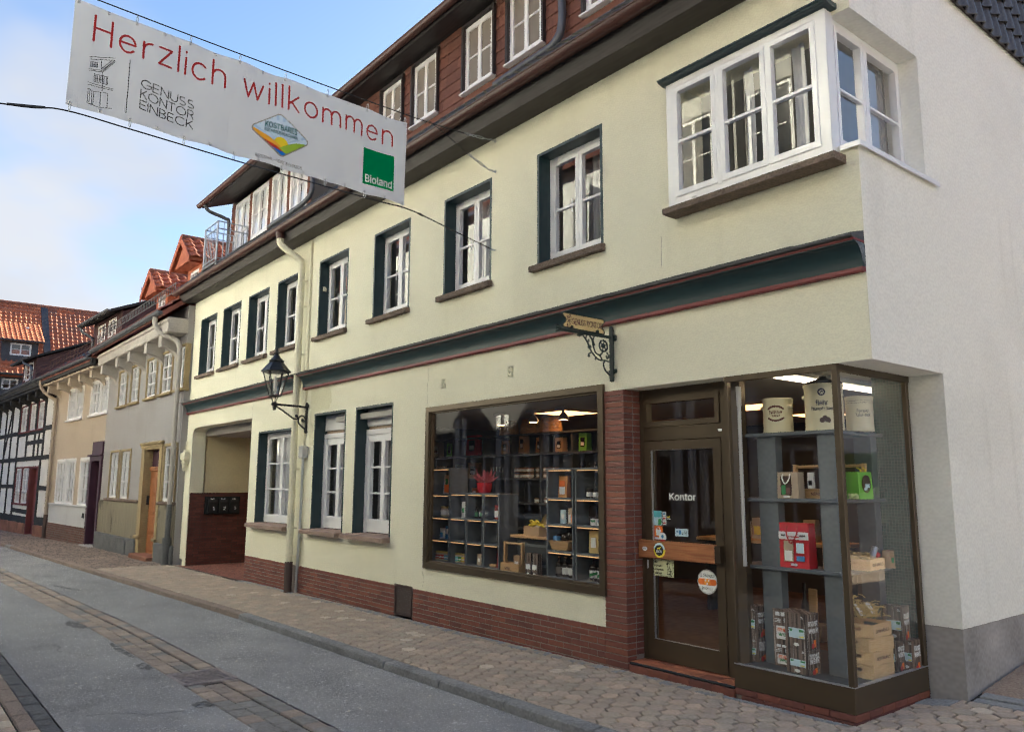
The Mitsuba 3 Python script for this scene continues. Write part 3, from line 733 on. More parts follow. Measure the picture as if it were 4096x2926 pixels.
# ------------------------------------------------------------------ eaves, gutter, roof
EX0, EX1 = -16.42, -.02
put(B, 'soffit_board', prism_x([(0, 5.952), (-.165, 5.952), (-.165, 5.975), (0, 5.975)], EX0, EX1), 'mat_eave_wood')
put(B, 'soffit_board', prism_x([(-.170, 5.948), (-.298, 5.948), (-.298, 5.975), (-.170, 5.975)], EX0, EX1), 'mat_eave_wood')
put(B, 'fascia_board', prism_x([(-.300, 5.945), (-.345, 6.085), (-.325, 6.09), (-.28, 5.95)], EX0, EX1), 'mat_eave_wood')
put(B, 'fascia_board', prism_x([(-.347, 6.088), (-.352, 6.19), (-.325, 6.19), (-.325, 6.09)], EX0, EX1), 'mat_eave_wood')
def gutter(par, x0, x1, yc, zc, r, mat, name='gutter', M=I4):
    n = 10; pts = [(yc + r*math.cos(a), zc + r*math.sin(a)) for a in np.linspace(-PI, 0, n)]
    inn = [(yc + (r-.008)*math.cos(a), zc + (r-.008)*math.sin(a)) for a in np.linspace(0, -PI, n)]
    k = put(par, name, xf(merge([prism_x(pts + inn, x0, x1), tube([(x0, yc-r, zc+.004), (x1, yc-r, zc+.004)], .011, 8), prism_x(pts, x0-.004, x0), prism_x(pts, x1, x1+.004)]), M), mat, smooth=30)
    return k
gk = gutter(B, -16.5, -.0, -.428, 6.168, .078, 'mat_gutter_brown')
x = -1.1
while x > -16.3:
    put(gk, 'joint_sleeve', prism_x([(-.428 + .0825*math.cos(a), 6.168 + .0825*math.sin(a)) for a in np.linspace(-PI, 0, 10)] + [(-.428 + .079*math.cos(a), 6.168 + .079*math.sin(a)) for a in np.linspace(0, -PI, 10)], x-.035, x+.035), 'mat_gutter_brown')
    x -= 1.0

def pantile(w, l, thick=.018, amp=.034, n=8):
    """one S tile lying in x (0..w) and y (0..l, lower edge at 0), crest up"""
    s = np.linspace(0, 1, n+1)
    z = amp*(.5 - .5*np.cos(2*PI*np.clip((s-.38)/.62, 0, 1))) - .3*amp*np.sin(PI*np.clip(s/.42, 0, 1))
    v = []
    for y, dz in ((0, 0.0), (l, -.010)):
        for th in (0, -thick):
            for a, b in zip(s, z): v.append((a*w*1.05, y, b + dz + th))
    v = np.array(v); m = n+1; f = []
    for i in range(n):
        f += [[i, i+1, 2*m+i+1, 2*m+i], [m+i+1, m+i, 3*m+i, 3*m+i+1], [i+1, i, m+i, m+i+1]]
    f = tri(np.array(f)); f = np.vstack([f, [[0, m, 2*m], [m, 3*m, 2*m], [n, 2*m+n, m+n], [m+n, 2*m+n, 3*m+n]]])
    return v, f
def slope_frame(x, y, z, ang):
    """tiles' x along the eave, y up the slope"""
    return mat4(((1, 0, 0), (0, math.cos(ang), math.sin(ang)), (0, -math.sin(ang), math.cos(ang))), (x, y, z))
RA = math.radians(44.4)
ROOF_Y, ROOF_Z = -.42, 6.205
rt_ = random.Random(21)
rf = put(B, 'roof', merge([hull([(a, b, c) for a in (-16.35, .02) for b, c in ((-.38, 6.195), (4.7, 11.05), (4.7, 10.9), (-.34, 6.10))]), hull([(a, b, c) for a in (-16.35, .02) for b, c in ((9.75, 5.85), (4.7, 11.05), (4.7, 10.9), (9.6, 5.75))])]), 'mat_roof_tile_0')
far = [[], [], []]; nt = 0
for row in range(4):
    k = 0; x = .0
    while x > -16.4:
        x -= .205
        M = slope_frame(x, ROOF_Y + row*.20*math.cos(RA), ROOF_Z + row*.20*math.sin(RA) + .03, RA-.06) @ rotz(rt_.uniform(-.012, .012))
        m = xf(pantile(.2, .30), M); m = (m[0] + [0, 0, rt_.uniform(-.004, .004)], m[1])
        c = rt_.choices(range(3), (3, 3, 2 + (2 if row == 0 else 0)))[0]
        if x > -11 and row < 3 and x < -1.2: put(rf, 'tile', m, f'mat_roof_tile_{c}', smooth=40)
        else: far[c].append(m)
for c in range(3): put(rf, 'distant_tile', merge(far[c]), f'mat_roof_tile_{c}', kind='stuff')

# ------------------------------------------------------------------ dormers
def shingles(par, u0, u1, z0, z1, y, M, seed, hh=.168, mats=3, wide=.6, holes_=()):
    r3 = random.Random(seed); z = z0; row = 0
    while z < z1 - .02:
        x = u0 - r3.uniform(0, wide*.8) 
        while x < u1:
            w = wide*r3.choice((1, 1, .5, .75)); a, b = max(x, u0), min(x+w, u1); x += w
            if b - a < .01: continue
            zz = min(z+hh, z1)
            segs = [(a, b)]
            for h0, h1, hz0, hz1 in holes_:
                if zz > hz0 + .02 and z < hz1 - .02:
                    segs = [s for p, q in segs for s in ((p, min(q, h0)), (max(p, h1), q)) if s[1]-s[0] > .015]
            for p, q in segs:
                m = hull([(p+.0015, y-.016, z), (q-.0015, y-.016, z), (p+.0015, y-.010, z), (q-.0015, y-.010, z), (p+.0015, y-.002, zz+.004), (q-.0015, y-.002, zz+.004), (p+.0015, y+.004, zz+.004), (q-.0015, y+.004, zz+.004), (p+.0015, y+.004, z), (q-.0015, y+.004, z)])
                put(par, 'shingle', xf(m, M), f'mat_shingle_{r3.randrange(mats)}')
        z += hh; row += 1
DY = .35
# right hand dormer, x -8.95 .. -.6
D = put(B, 'dormer', merge([box(-8.93, -.45, DY+.01, DY+.05, 6.72, 8.28), hull([(a, b, c) for a in (-8.93, -8.85) for b, c in ((DY+.01, 6.6), (DY+.01, 8.3), (2.4, 9.0), (2.4, 8.6))]), hull([(a, b, c) for a in (-.55, -.45) for b, c in ((DY+.01, 6.6), (DY+.01, 8.3), (2.4, 9.0), (2.4, 8.6))])]), 'mat_room_dark')
DW = [(-8.06, -7.40), (-7.08, -6.40), (-5.715, -5.03), (-4.71, -4.02), (-3.28, -2.6), (-2.28, -1.6)]
DZ0, DZ1 = 7.115, 8.11
shingles(D, -8.93, -.45, 6.74, 8.30, DY, I4, 5, holes_=[(a-.035, b+.035, DZ0-.03, DZ1+.03) for a, b in DW])
for a, b in DW:
    put(D, 'window_jamb', merge([box(a-.035, a, DY-.055, DY+.1, DZ0-.02, DZ1+.035), box(b, b+.035, DY-.055, DY+.1, DZ0-.02, DZ1+.035), box(a, b, DY-.05, DY+.1, DZ1, DZ1+.035)]), 'mat_eave_wood')
    put(D, 'window_ledge', box(a-.05, b+.035, DY-.075, DY+.1, DZ0-.022, DZ0), 'mat_white_frame')
    k = window(D, I4, a, b, DZ0, DZ1, DY+.0, 2, (.5,), fw_=.05, sw=.034, bottom=.05, bw=.02, name='window', curtain=('mat_curtain', DZ0+.03, DZ1-.03, a+.05, b-.05)) if 0 else None
def dwindow(par, a, b, z0, z1, y, M=I4, cols=2, bars=(.5,), cross=False, white='mat_white_frame', cur='mat_net_curtain', fwid=.05, swid=.034, glass='mat_pane'):
    """window of a dormer: frame with its glazing as parts of the dormer"""
    k = put(par, 'window', xf(merge([ring(a, b, z0, z1, (fwid, fwid, fwid*1.1, fwid), y, y+.06)] + [ring(a+fwid+(b-a-2*fwid)*i/cols, a+fwid+(b-a-2*fwid)*(i+1)/cols, z0+fwid*1.1, z1-fwid, swid, y-.01, y+.04) for i in range(cols)]
        + [box(a+fwid+swid, b-fwid-swid, y-.004, y+.03, zz-.011, zz+.011) for zz in [z0+fwid+(z1-z0-2*fwid)*q for q in bars]]
        + ([box(c-.011, c+.011, y-.004, y+.03, z0+fwid, z1-fwid) for c in [a+fwid+(b-a-2*fwid)*(i+.5)/cols for i in range(cols)]] if cross else [])), M), white)
    v = np.array([[a+.03, y+.02, z0+.03], [b-.03, y+.02, z0+.03], [b-.03, y+.02, z1-.03], [a+.03, y+.02, z1-.03]])
    put(par, 'pane', xf((v, tri(np.array([[0, 1, 2, 3]]))), M), glass)
    if cur:
        for c0, c1 in ((a+.06, (a+b)/2-.03), ((a+b)/2+.03, b-.06)):
            put(par, 'curtain', xf(sheet(lambda s, t: np.stack([c0+(c1-c0)*s, y+.06+.012*np.sin(s*31), z0+.05+(z1-z0-.1)*t], -1), 24, 2), M), cur, smooth=True)
for a, b in DW: dwindow(D, a, b, DZ0, DZ1, DY+.0)
put(D, 'room', merge([box(-8.8, -.6, DY+1.2, DY+1.25, 6.8, 8.6)]), 'mat_room_dark')
put(D, 'roof_sheet', hull([(a, b, c) for a in (-9.0, -.3) for b, c in ((-.03, 8.27), (3.0, 9.42), (3.0, 9.36), (-.03, 8.20))]), 'mat_roof_tile_0')
put(D, 'eave_board', merge([prism_x([(-.03, 8.16), (DY, 8.20), (DY, 8.24), (-.03, 8.2)], -9.0, -.3), prism_x([(-.035, 8.14), (-.035, 8.25), (-.01, 8.25), (-.01, 8.14)], -9.0, -.3)]), 'mat_eave_wood')
gutter(D, -9.05, -.3, -.10, 8.225, .062, 'mat_gutter_brown')
# grey downpipe from the dormer gutter on to the roof
put(D, 'rain_pipe', tube(smooth_pts([(-3.62, .22, 8.1), (-3.62, .27, 7.6), (-3.62, .27, 7.12), (-3.72, .24, 6.93), (-3.9, .2, 6.87), (-4.25, .1, 6.77), (-4.6, .02, 6.68)], 7), .05, 12), 'mat_zinc', smooth=True)

# left hand dormer with the small balcony
D2 = put(B, 'dormer', merge([box(-15.14, -10.72, DY+.08, DY+.12, 6.7, 8.2), hull([(a, b, c) for a in (-15.15, -15.05) for b, c in ((DY+.0, 6.6), (DY+.0, 8.2), (2.4, 8.9), (2.4, 8.6))]), hull([(a, b, c) for a in (-10.8, -10.72) for b, c in ((DY+.0, 6.6), (DY+.0, 8.2), (2.4, 8.9), (2.4, 8.6))])]), 'mat_room_dark')
D2W = [(-14.88, -13.99), (-13.83, -12.9), (-12.72, -11.9), (-11.76, -10.93)]
shingles(D2, -15.15, -10.72, 6.6, 8.12, DY, I4, 9, hh=.2, wide=.35, holes_=[(a-.005, b+.005, 6.3, 8.095) for a, b in D2W])
for i, (a, b) in enumerate(D2W): dwindow(D2, a, b, 6.62 if i == 0 else 6.965, 8.09, DY-.012, fwid=.06, swid=.04)
put(D2, 'room', merge([box(-15.0, -10.8, DY+1.2, DY+1.25, 6.6, 8.4)]), 'mat_room_dark')
# overhanging roof of its own
put(D2, 'roof_sheet', hull([(a, b, c) for a in (-15.35, -10.5) for b, c in ((-.28, 8.06), (3.0, 9.36), (3.0, 9.28), (-.28, 8.0))]), 'mat_eave_wood')
ms = []
for r_ in range(12):
    for i in range(25):
        ms.append(xf(pantile(.195, .3), slope_frame(-15.4+i*.195, -.3+r_*.25*math.cos(.377), 8.085+r_*.25*math.sin(.377), .32)))
put(D2, 'roof_tile', merge(ms), 'mat_roof_tile_1', kind='stuff')
gutter(D2, -15.42, -10.5, -.33, 8.06, .058, 'mat_gutter_brown')
put(D2, 'rain_pipe', tube(smooth_pts([(-15.1, -.3, 8.02), (-15.14, -.18, 7.9), (-15.18, .2, 7.82), (-15.19, .3, 7.7), (-15.19, .3, 6.8)], 5), .04, 10), 'mat_zinc', smooth=True)
# narrow pipe on the right of the left dormer
put(B, 'rain_pipe', tube(smooth_pts([(-10.55, -.2, 7.95), (-10.55, .1, 7.7), (-10.55, .26, 7.4), (-10.55, .26, 7.1), (-10.75, .2, 6.93), (-11.2, .1, 6.82), (-11.9, 0, 6.72)], 6), .045, 10), 'mat_zinc', smooth=True)
# balcony railing
ra = put(B, 'balcony_railing', merge([tube([(-14.8, -.33, 6.40), (-14.8, -.33, 7.32)], .02, 8), tube([(-13.96, -.33, 6.35), (-13.96, -.33, 7.32)], .02, 8), tube([(-13.96, .3, 6.6), (-13.96, .3, 7.32)], .016, 8), tube([(-14.8, .3, 6.6), (-14.8, .3, 7.32)], .016, 8)]
    + [tube(p, .014, 8) for z in (7.32, 7.16, 6.5) for p in ([(-14.8, -.33, z), (-13.96, -.33, z)], [(-13.96, -.33, z), (-13.96, .32, z)], [(-14.8, -.33, z), (-14.8, .32, z)])]), 'mat_steel')
for i in range(1, 8): put(ra, 'bar', tube([(-14.8+i*.105, -.33, 6.48), (-14.8+i*.105, -.33, 7.32 if i % 3 == 0 else 7.16)], .007, 6), 'mat_steel')
for i in range(1, 5): put(ra, 'bar', merge([tube([(-13.96, -.33+i*.13, 6.48), (-13.96, -.33+i*.13, 7.32)], .007, 6), tube([(-14.8, -.33+i*.13, 6.48), (-14.8, -.33+i*.13, 7.32)], .007, 6)]), 'mat_steel')
put(ra, 'floor_pan', cbox(-14.85, -13.9, -.36, .35, 6.38, 6.44, .01), 'mat_lead_grey')
put(B, 'flashing', merge([hull([(a, b, c) for a in (-16.1, -13.85) for b, c in ((-.12, 6.56), (.3, 6.97), (.3, 6.9), (-.12, 6.5))])]), 'mat_lead_grey')
put(B, 'flashing', merge([hull([(a, b, c) for a in (-9.0, -.3) for b, c in ((.24, 6.90), (DY, 6.985), (DY, 6.9), (.24, 6.86))])]), 'mat_lead_grey')

# hanging tiles on the upper gable
hg = put(B, 'tile_hanging', box(.002, .03, 1.6, 9.0, 6.31, 6.36), 'mat_eave_wood')
rt_ = random.Random(5)
for row in range(5):
    for i in range(24):
        y = 1.62 + i*.205; z = 6.285 + row*.245
        M = mat4(((0, 1, 0), (-.10, 0, .995), (.995, 0, .10)), (.055 + .0, y, z))
        m = xf(pantile(.2, .31, amp=.04), M)
        if y < 5 and row < 4: put(hg, 'tile', m, f'mat_hung_tile_{rt_.randrange(2)}', smooth=40)
        else: far[0].append(m)

# ------------------------------------------------------------------ downpipe, conduit, pipes on the front
dp = put(B, 'downpipe', merge([tube(smooth_pts([(-10.28, -.40, 6.06), (-10.28, -.40, 5.98), (-10.26, -.38, 5.88), (-10.12, -.25, 5.72), (-9.99, -.125, 5.58), (-9.965, -.11, 5.42), (-9.96, -.11, 4.9)], 6), .060, 16), tube([(-9.96, -.11, 5.0), (-9.955, -.11, .42)], .056, 16)]), 'mat_downpipe_cream', smooth=40)
put(dp, 'outlet', tube([(-10.28, -.42, 6.14), (-10.28, -.40, 6.0)], .072, 14), 'mat_gutter_brown', smooth=40)
put(dp, 'foot', merge([tube([(-9.955, -.11, .43), (-9.955, -.11, -.12)], .064, 16)]), 'mat_downpipe_brown', smooth=40)
for z in (5.2, 4.75, 3.9, 3.55, 1.95, .98, .52): put(dp, 'clamp', merge([tube([(-9.96, -.11, z-.02), (-9.96, -.11, z+.02)], .061, 16), cbox(-9.9, -9.86, -.1, 0, z-.012, z+.012, .003)]), 'mat_downpipe_cream', smooth=40)
put(B, 'cable_duct', merge([cbox(-9.83, -9.755, -.045, 0, .41, 3.28, .01), cbox(-9.83, -9.755, -.045, 0, 3.62, 5.93, .01)]), 'mat_downpipe_cream')
put(B, 'junction_box', cbox(-9.77, -9.62, -.11, -.0, 2.13, 2.33, .012), 'mat_grey_box')
put(B, 'conduit', merge([tube([(-9.71, -.05, 2.14), (-9.71, -.05, 1.2), (-9.735, -.055, .5), (-9.74, -.06, -.05)], .022, 10), tube([(-9.69, -.05, 2.14), (-9.70, -.05, 1.9)], .015, 8)]), 'mat_aluminium', smooth=40)

# ------------------------------------------------------------------ corner bay window upstairs
BZ0, BZ1 = 4.235, 5.452
bay = put(B, 'bay_window', merge([ring(-1.762, -.155, BZ0, BZ1, (.085, .085, .10, .055), -.10, -.03), cbox(-1.762, -1.72, -.10, .18, BZ0, BZ1, .004), cbox(-.235, -.150, -.10, .02, BZ0, BZ1, .006), box(-1.72, -.235, -.098, -.035, BZ0+.09, BZ0+.15)]), 'mat_white_frame')
def bay_pane(p, q, hasbar):
    k = put(bay, 'sash', merge([ring(p, q, 4.325, 5.385, (.045, .045, .05, .045), -.112, -.05), box(p+.04, q-.04, -.103, -.06, 4.838, 4.862)]), 'mat_white_frame')
    v = np.array([[p+.03, -.075, 4.36], [q-.03, -.075, 4.36], [q-.03, -.075, 5.36], [p+.03, -.075, 5.36]])
    put(bay, 'pane', (v, tri(np.array([[0, 1, 2, 3]]))), 'mat_pane')
for p, q in ((-1.675, -1.205), (-1.165, -.70), (-.685, -.24)): bay_pane(p, q, True)
put(bay, 'mullion', merge([cbox(-1.205, -1.165, -.112, -.04, 4.30, 5.40, .004), cbox(-.705, -.68, -.104, -.04, 4.30, 5.40, .003)]), 'mat_white_frame')
put(bay, 'roof_trim', merge([prism_x([(.0, 5.455), (-.11, 5.455), (-.13, 5.464), (-.165, 5.468), (-.17, 5.48), (-.185, 5.484), (-.185, 5.495), (.0, 5.50)], -1.8, -.10)]), 'mat_teal')
put(bay, 'stone_sill', merge([hull([(a, y, z) for a in (-1.77, -.10) for y, z in ((-.19, 4.165), (-.19, 4.213), (-.18, 4.224), (0, 4.165), (0, 4.234))])]), 'mat_brown_stone')
put(bay, 'drain_cap', merge([cbox(-1.5, -1.44, -.112, -.1, 4.272, 4.288, .004), cbox(-.5, -.44, -.112, -.1, 4.272, 4.288, .004)]), 'mat_white_frame')
bs = put(bay, 'side_light', merge([xf(ring(-.02, 1.15, 4.30, 5.42, (.05, .05, .05, .06), 0, .07), mat4(((0, 1, 0), (-1, 0, 0), (0, 0, 1)), (-.165, 0, 0)))]), 'mat_white_frame')
Ms = mat4(((0, 1, 0), (-1, 0, 0), (0, 0, 1)), (-.165, 0, 0))
for p, q in ((.035, .485), (.515, 1.10)):
    put(bay, 'sash', xf(merge([ring(p, q, 4.35, 5.36, (.04, .04, .05, .045), -.012, .05), box(p+.03, q-.03, -.006, .03, 4.822, 4.842)]), Ms), 'mat_white_frame')
    v = np.array([[p+.03, .02, 4.38], [q-.03, .02, 4.38], [q-.03, .02, 5.33], [p+.03, .02, 5.33]])
    put(bay, 'pane', xf((v, tri(np.array([[0, 1, 2, 3]]))), Ms), 'mat_pane')
put(bay, 'mullion', cbox(-.165-.0, -.148, .485, .515, 4.33, 5.38, .003), 'mat_white_frame')
put(bay, 'metal_sill', merge([hull([(a, b, c) for a, b in ((-.16, -.035), (.035, -.035), (.035, 1.34), (-.16, 1.34)) for c in (4.303, 4.309)]), box(.030, .035, -.035, 1.34, 4.268, 4.305), box(-.13, .035, -.035, -.030, 4.268, 4.305)]), M_('sill_white', pr((.7, .71, .74), .3)))
put(bay, 'curtain', merge([sheet(lambda s, t: np.stack([a + w*s + .05*t*(1-t), .12+.02*np.sin(s*w*50), 4.33+1.05*t], -1), 30, 4) for a, w in ((-1.05, .10), (-.58, .12))]), 'mat_curtain', smooth=True)
put(bay, 'curtain', sheet(lambda s, t: np.stack([-.3-.02*np.sin(s*60), .75+.35*s, 4.33+1.05*t], -1), 60, 2), 'mat_curtain_grey', smooth=True)
# ------------------------------------------------------------------ shop front
a, b, z0, z1 = SW
sf = put(B, 'shop_window', merge([ring(a-.04, b+.035, z0-.045, z1+.04, (.075, .075, .075, .065), -.035, .05), ring(a+.035, b-.04, z0+.03, z1-.025, .02, .0, .05)]), 'mat_bronze')
v = np.array([[a+.04, .028, z0+.035], [b-.045, .028, z0+.035], [b-.045, .028, z1-.03], [a+.04, .028, z1-.03]])
put(sf, 'pane', (v, tri(np.array([[0, 1, 2, 3]]))), 'mat_pane')
def quad_pane(par, p, name='pane'): return put(par, name, (np.array(p, float), tri(np.array([[0, 1, 2, 3]]))), 'mat_pane')

dr_ = put(B, 'door_frame', merge([box(-2.458, -2.42, .215, .31, .10, 2.632), box(-1.515, -1.305, .225, .31, .10, 2.632), box(-2.42, -1.515, .225, .31, 2.545, 2.632), box(-2.42, -1.515, .225, .31, 2.135, 2.262)]), 'mat_bronze')
put(dr_, 'transom_window', ring(-2.418, -1.52, 2.265, 2.543, .05, .215, .29), 'mat_bronze')
quad_pane(dr_, [[-2.38, .25, 2.3], [-1.56, .25, 2.3], [-1.56, .25, 2.51], [-2.38, .25, 2.51]], 'transom_pane')
do = put(B, 'shop_door', merge([ring(-2.418, -1.518, .112, 2.128, (.085, .085, .185, .085), .218, .285)]), 'mat_bronze')
quad_pane(do, [[-2.345, .25, .28], [-1.59, .25, .28], [-1.59, .25, 2.06], [-2.345, .25, 2.06]])
put(do, 'glazing_bead', ring(-2.336, -1.6, .292, 2.048, .008, .225, .245), 'mat_aluminium')
hb = put(do, 'wooden_bar', cbox(-2.455, -1.575, .155, .205, 1.034, 1.198, .006), M_('oak_bar', bump(pr(wood_col((.40, .17, .075), (.27, .10, .045), 0, 2.6), .35), bump_stucco(.0006, 60.))))
put(do, 'bar_bracket', merge([cbox(-1.60, -1.52, .16, .225, 1.04, 1.19, .004), cbox(-2.455, -2.42, .2, .225, 1.05, 1.17, .004)]), 'mat_bronze_dark')
put(do, 'lock_plate', cbox(-2.40, -2.385, .21, .222, .93, 1.01, .003), 'mat_aluminium')
put(do, 'small_label', cbox(-1.54, -1.50, .219, .2265, 2.19, 2.21, .001), 'mat_white_frame')
# lettering and stickers on the door glass, all flat print
MD = lambda x, z, y=.246: mat4(((1, 0, 0), (0, 0, 1), (0, -1, 0)), (x, y, z))
put(do, 'lettering', txt('Kontor', .062, MD(-2.145, 1.575), .001, True, width=.32), M_('print_white', pr((.75, .76, .74), .6)))
M_('print_black', pr((.015, .015, .016), .5)); M_('print_red', pr((.42, .03, .03), .5)); M_('print_orange', pr((.75, .17, .03), .5)); M_('print_yellow', pr((.78, .62, .06), .5))
M_('print_green', pr((.03, .22, .07), .5)); M_('print_blue', pr((.06, .22, .45), .5)); M_('print_teal', pr((.10, .42, .46), .5)); M_('print_grey', pr((.3, .3, .3), .5)); M_('print_pale', pr((.55, .72, .8), .5))
def disc(cx, cz, r, y0, y1, n=32, rz=None): return ext(affinity.scale(Point(0, 0).buffer(1, n//4), r, rz or r) if 0 else Polygon([(cx+r*math.cos(q), cz+(rz or r)*math.sin(q)) for q in np.arange(n)*2*PI/n]), y0, y1)
def rect(x0, x1, z0, z1, y0, y1): return box(x0, x1, y0, y1, z0, z1)
y = .245
def sticker(par, name, base, mat, marks, label=None):
    k = put(par, name, base, mat)
    for i, (m, mt) in enumerate(marks): put(k, 'print', m, mt)
    return k
sticker(do, 'sticker', rect(-2.33, -2.235, 1.335, 1.47, .244, .2455), 'mat_print_pale', [(rect(-2.33, -2.235, 1.41, 1.47, .242, .2435), 'mat_print_teal'), (rect(-2.275, -2.24, 1.34, 1.395, .242, .2435), 'mat_print_green')])
sticker(do, 'sticker', rect(-2.325, -2.225, 1.20, 1.33, .244, .2455), 'mat_print_orange', [(ext(Polygon([(-2.30, 1.24), (-2.255, 1.24), (-2.245, 1.295), (-2.31, 1.295)]), .2415, .2435), 'mat_print_white'), (ext(LineString(arc(-2.278, 1.295, .018, .022, 0, 180)).buffer(.003), .2415, .2435), 'mat_print_white'), (rect(-2.32, -2.23, 1.203, 1.225, .2415, .2435), 'mat_print_white')])
for i, c in enumerate(('mat_print_white', 'mat_print_blue', 'mat_print_orange')):
    sticker(do, 'sticker', rect(-2.222, -2.18, 1.425-i*.042, 1.462-i*.042, .244, .2455), 'mat_print_white', [(rect(-2.216, -2.186, 1.436-i*.042, 1.45-i*.042, .242, .2435), 'mat_print_red' if i else 'mat_print_blue')])
sticker(do, 'sticker', disc(-2.147, 1.405, .03, .244, .2455), 'mat_print_black', [(txt('LOCAL', .013, MD(-2.168, 1.392, .2435), .001, True, width=.042), 'mat_print_white'), (ext(LineString([(-2.163, 1.417), (-2.145, 1.415), (-2.135, 1.425)]).buffer(.004), .2425, .2435), 'mat_print_yellow')])
sticker(do, 'sticker', rect(-2.075, -1.925, 1.245, 1.315, .244, .2455), 'mat_print_pale', [(ring(-1.995, -1.94, 1.262, 1.30, .003, .242, .2435), 'mat_print_black'), (txt('Pay', .014, MD(-1.978, 1.274, .2435), .001, True), 'mat_print_black'), (ext(Polygon([(-2.06, 1.282), (-2.04, 1.282), (-2.05, 1.298)]), .242, .2435), 'mat_print_blue'), (rect(-2.03, -2.005, 1.262, 1.30, .242, .2435), 'mat_print_blue')])
sticker(do, 'sticker', disc(-2.148, 1.235, .042, .150, .153), 'mat_print_white', [(disc(-2.148, 1.24, .016, .148, .1495), 'mat_print_blue'), (ext(Point(-2.148, 1.235).buffer(.042, 10).intersection(sbox(-3, 1, 0, 1.213)), .148, .1495), 'mat_print_red')])
# on the bar
put(hb, 'round_badge', disc(-2.192, 1.113, .068, .151, .154), 'mat_print_yellow')
put(hb, 'round_badge', ext(Polygon([(-2.192+.068*math.cos(q), 1.113+.068*math.sin(q)) for q in np.linspace(0.15, PI-.15, 20)]), .1495, .1505), 'mat_print_pale')
put(hb, 'round_badge', disc(-2.192, 1.113, .049, .1475, .1490), 'mat_print_black')
put(hb, 'badge_lettering', txt('LOCAL', .022, MD(-2.229, 1.092, .1472), .001, True, width=.074), 'mat_print_white')
put(hb, 'badge_emblem', ext(unary_union([LineString([(-2.212, 1.132), (-2.185, 1.13), (-2.175, 1.143)]).buffer(.005), LineString([(-2.207, 1.13), (-2.21, 1.12)]).buffer(.003), LineString([(-2.188, 1.13), (-2.186, 1.12)]).buffer(.003)]), .1462, .1472), 'mat_print_yellow')
put(hb, 'oval_plate', disc(-2.37, 1.118, .03, .1495, .153, rz=.019), 'mat_print_white')
put(hb, 'oval_lettering', txt('AKE', .016, MD(-2.391, 1.11, .1492), .001, True), 'mat_print_grey')
dg = put(do, 'dog_notice', rect(-2.335, -2.09, .87, 1.022, .225, .229), M_('print_cream', pr((.66, .68, .42), .5)), label='pale yellow notice with a sitting dog')
put(dg, 'border', ring(-2.33, -2.095, .875, 1.017, .003, .223, .2245), 'mat_print_black')
for i, s_ in enumerate(('Wir', 'müssen', 'draussen', 'bleiben')):
    put(dg, 'lettering', txt(s_, .019, MD(-2.322 + (.0 if i == 0 else .004), .99-i*.034, .2242), .001, True), 'mat_print_black')
put(dg, 'dog_outline', ext(unary_union([LineString(smooth_pts([(-2.17, .985), (-2.155, 1.0), (-2.14, .985), (-2.138, .96), (-2.12, .93), (-2.112, .895), (-2.16, .892)])).buffer(.0028), LineString(smooth_pts([(-2.17, .985), (-2.155, .965), (-2.155, .93), (-2.16, .892)])).buffer(.0028), Point(-2.163, .985).buffer(.009), LineString([(-2.13, .9), (-2.13, .925)]).buffer(.006)]), .2232, .2242), 'mat_print_black')
si = put(do, 'round_sticker', disc(-1.712, .868, .106, .225, .229, 40), 'mat_print_white', label='round white sticker with an orange plaster')
put(si, 'border', ext(Point(-1.712, .868).buffer(.102, 12).difference(Point(-1.712, .868).buffer(.098, 12)), .223, .2245), 'mat_print_grey')
put(si, 'plaster', ext(LineString([(-1.785, .868), (-1.64, .868)]).buffer(.027, 4), .223, .2245), 'mat_print_orange')
put(si, 'plaster_pad', rect(-1.745, -1.68, .842, .894, .2215, .2228), M_('print_amber', pr((.8, .3, .05), .5)))
for q in ((-1.73, .882), (-1.695, .882), (-1.712, .853)): put(si, 'dot', disc(q[0], q[1], .009, .2205, .2213, 12), 'mat_print_white')
put(si, 'lettering', txt('Schutz', .026, MD(-1.752, .912, .2242), .001), 'mat_print_black')
put(si, 'lettering', txt('Insel', .026, MD(-1.775, .80, .2242), .001), 'mat_print_black')
for q in ((-1.778, .922), (-1.668, .808)): put(si, 'phone_mark', xf(ring(q[0]-.009, q[0]+.009, q[1]-.015, q[1]+.015, .003, .223, .2242), I4), 'mat_print_grey')

# doorstep
ds = put(B, 'doorstep', merge([box(-2.46, -1.305, .02, .34, -.05, .088)]), 'mat_mortar')
for i in range(6):
    for j in range(2):
        x = -2.456 + i*.192; put(ds, 'tile', cbox(x, x+.187, .022+j*.15, .022+j*.15+.145, .06, .102+j*.002, .003), M_('step_tile_0', pr(speck((.34, .12, .065), .25, 9., 50., .15), .5)) if i+j == 0 else ('mat_step_tile_0' if (i*3+j) % 4 else 'mat_brick_2'))
put(ds, 'nosing', cbox(-2.455, -1.305, .004, .03, .078, .098, .004), 'mat_iron')
for i in range(5): put(ds, 'riser_tile', cbox(-2.452+i*.23, -2.452+i*.23+.225, -.004, .04, -.06, .074, .004), f'mat_brick_{(0, 2, 0, 3, 0)[i]}')

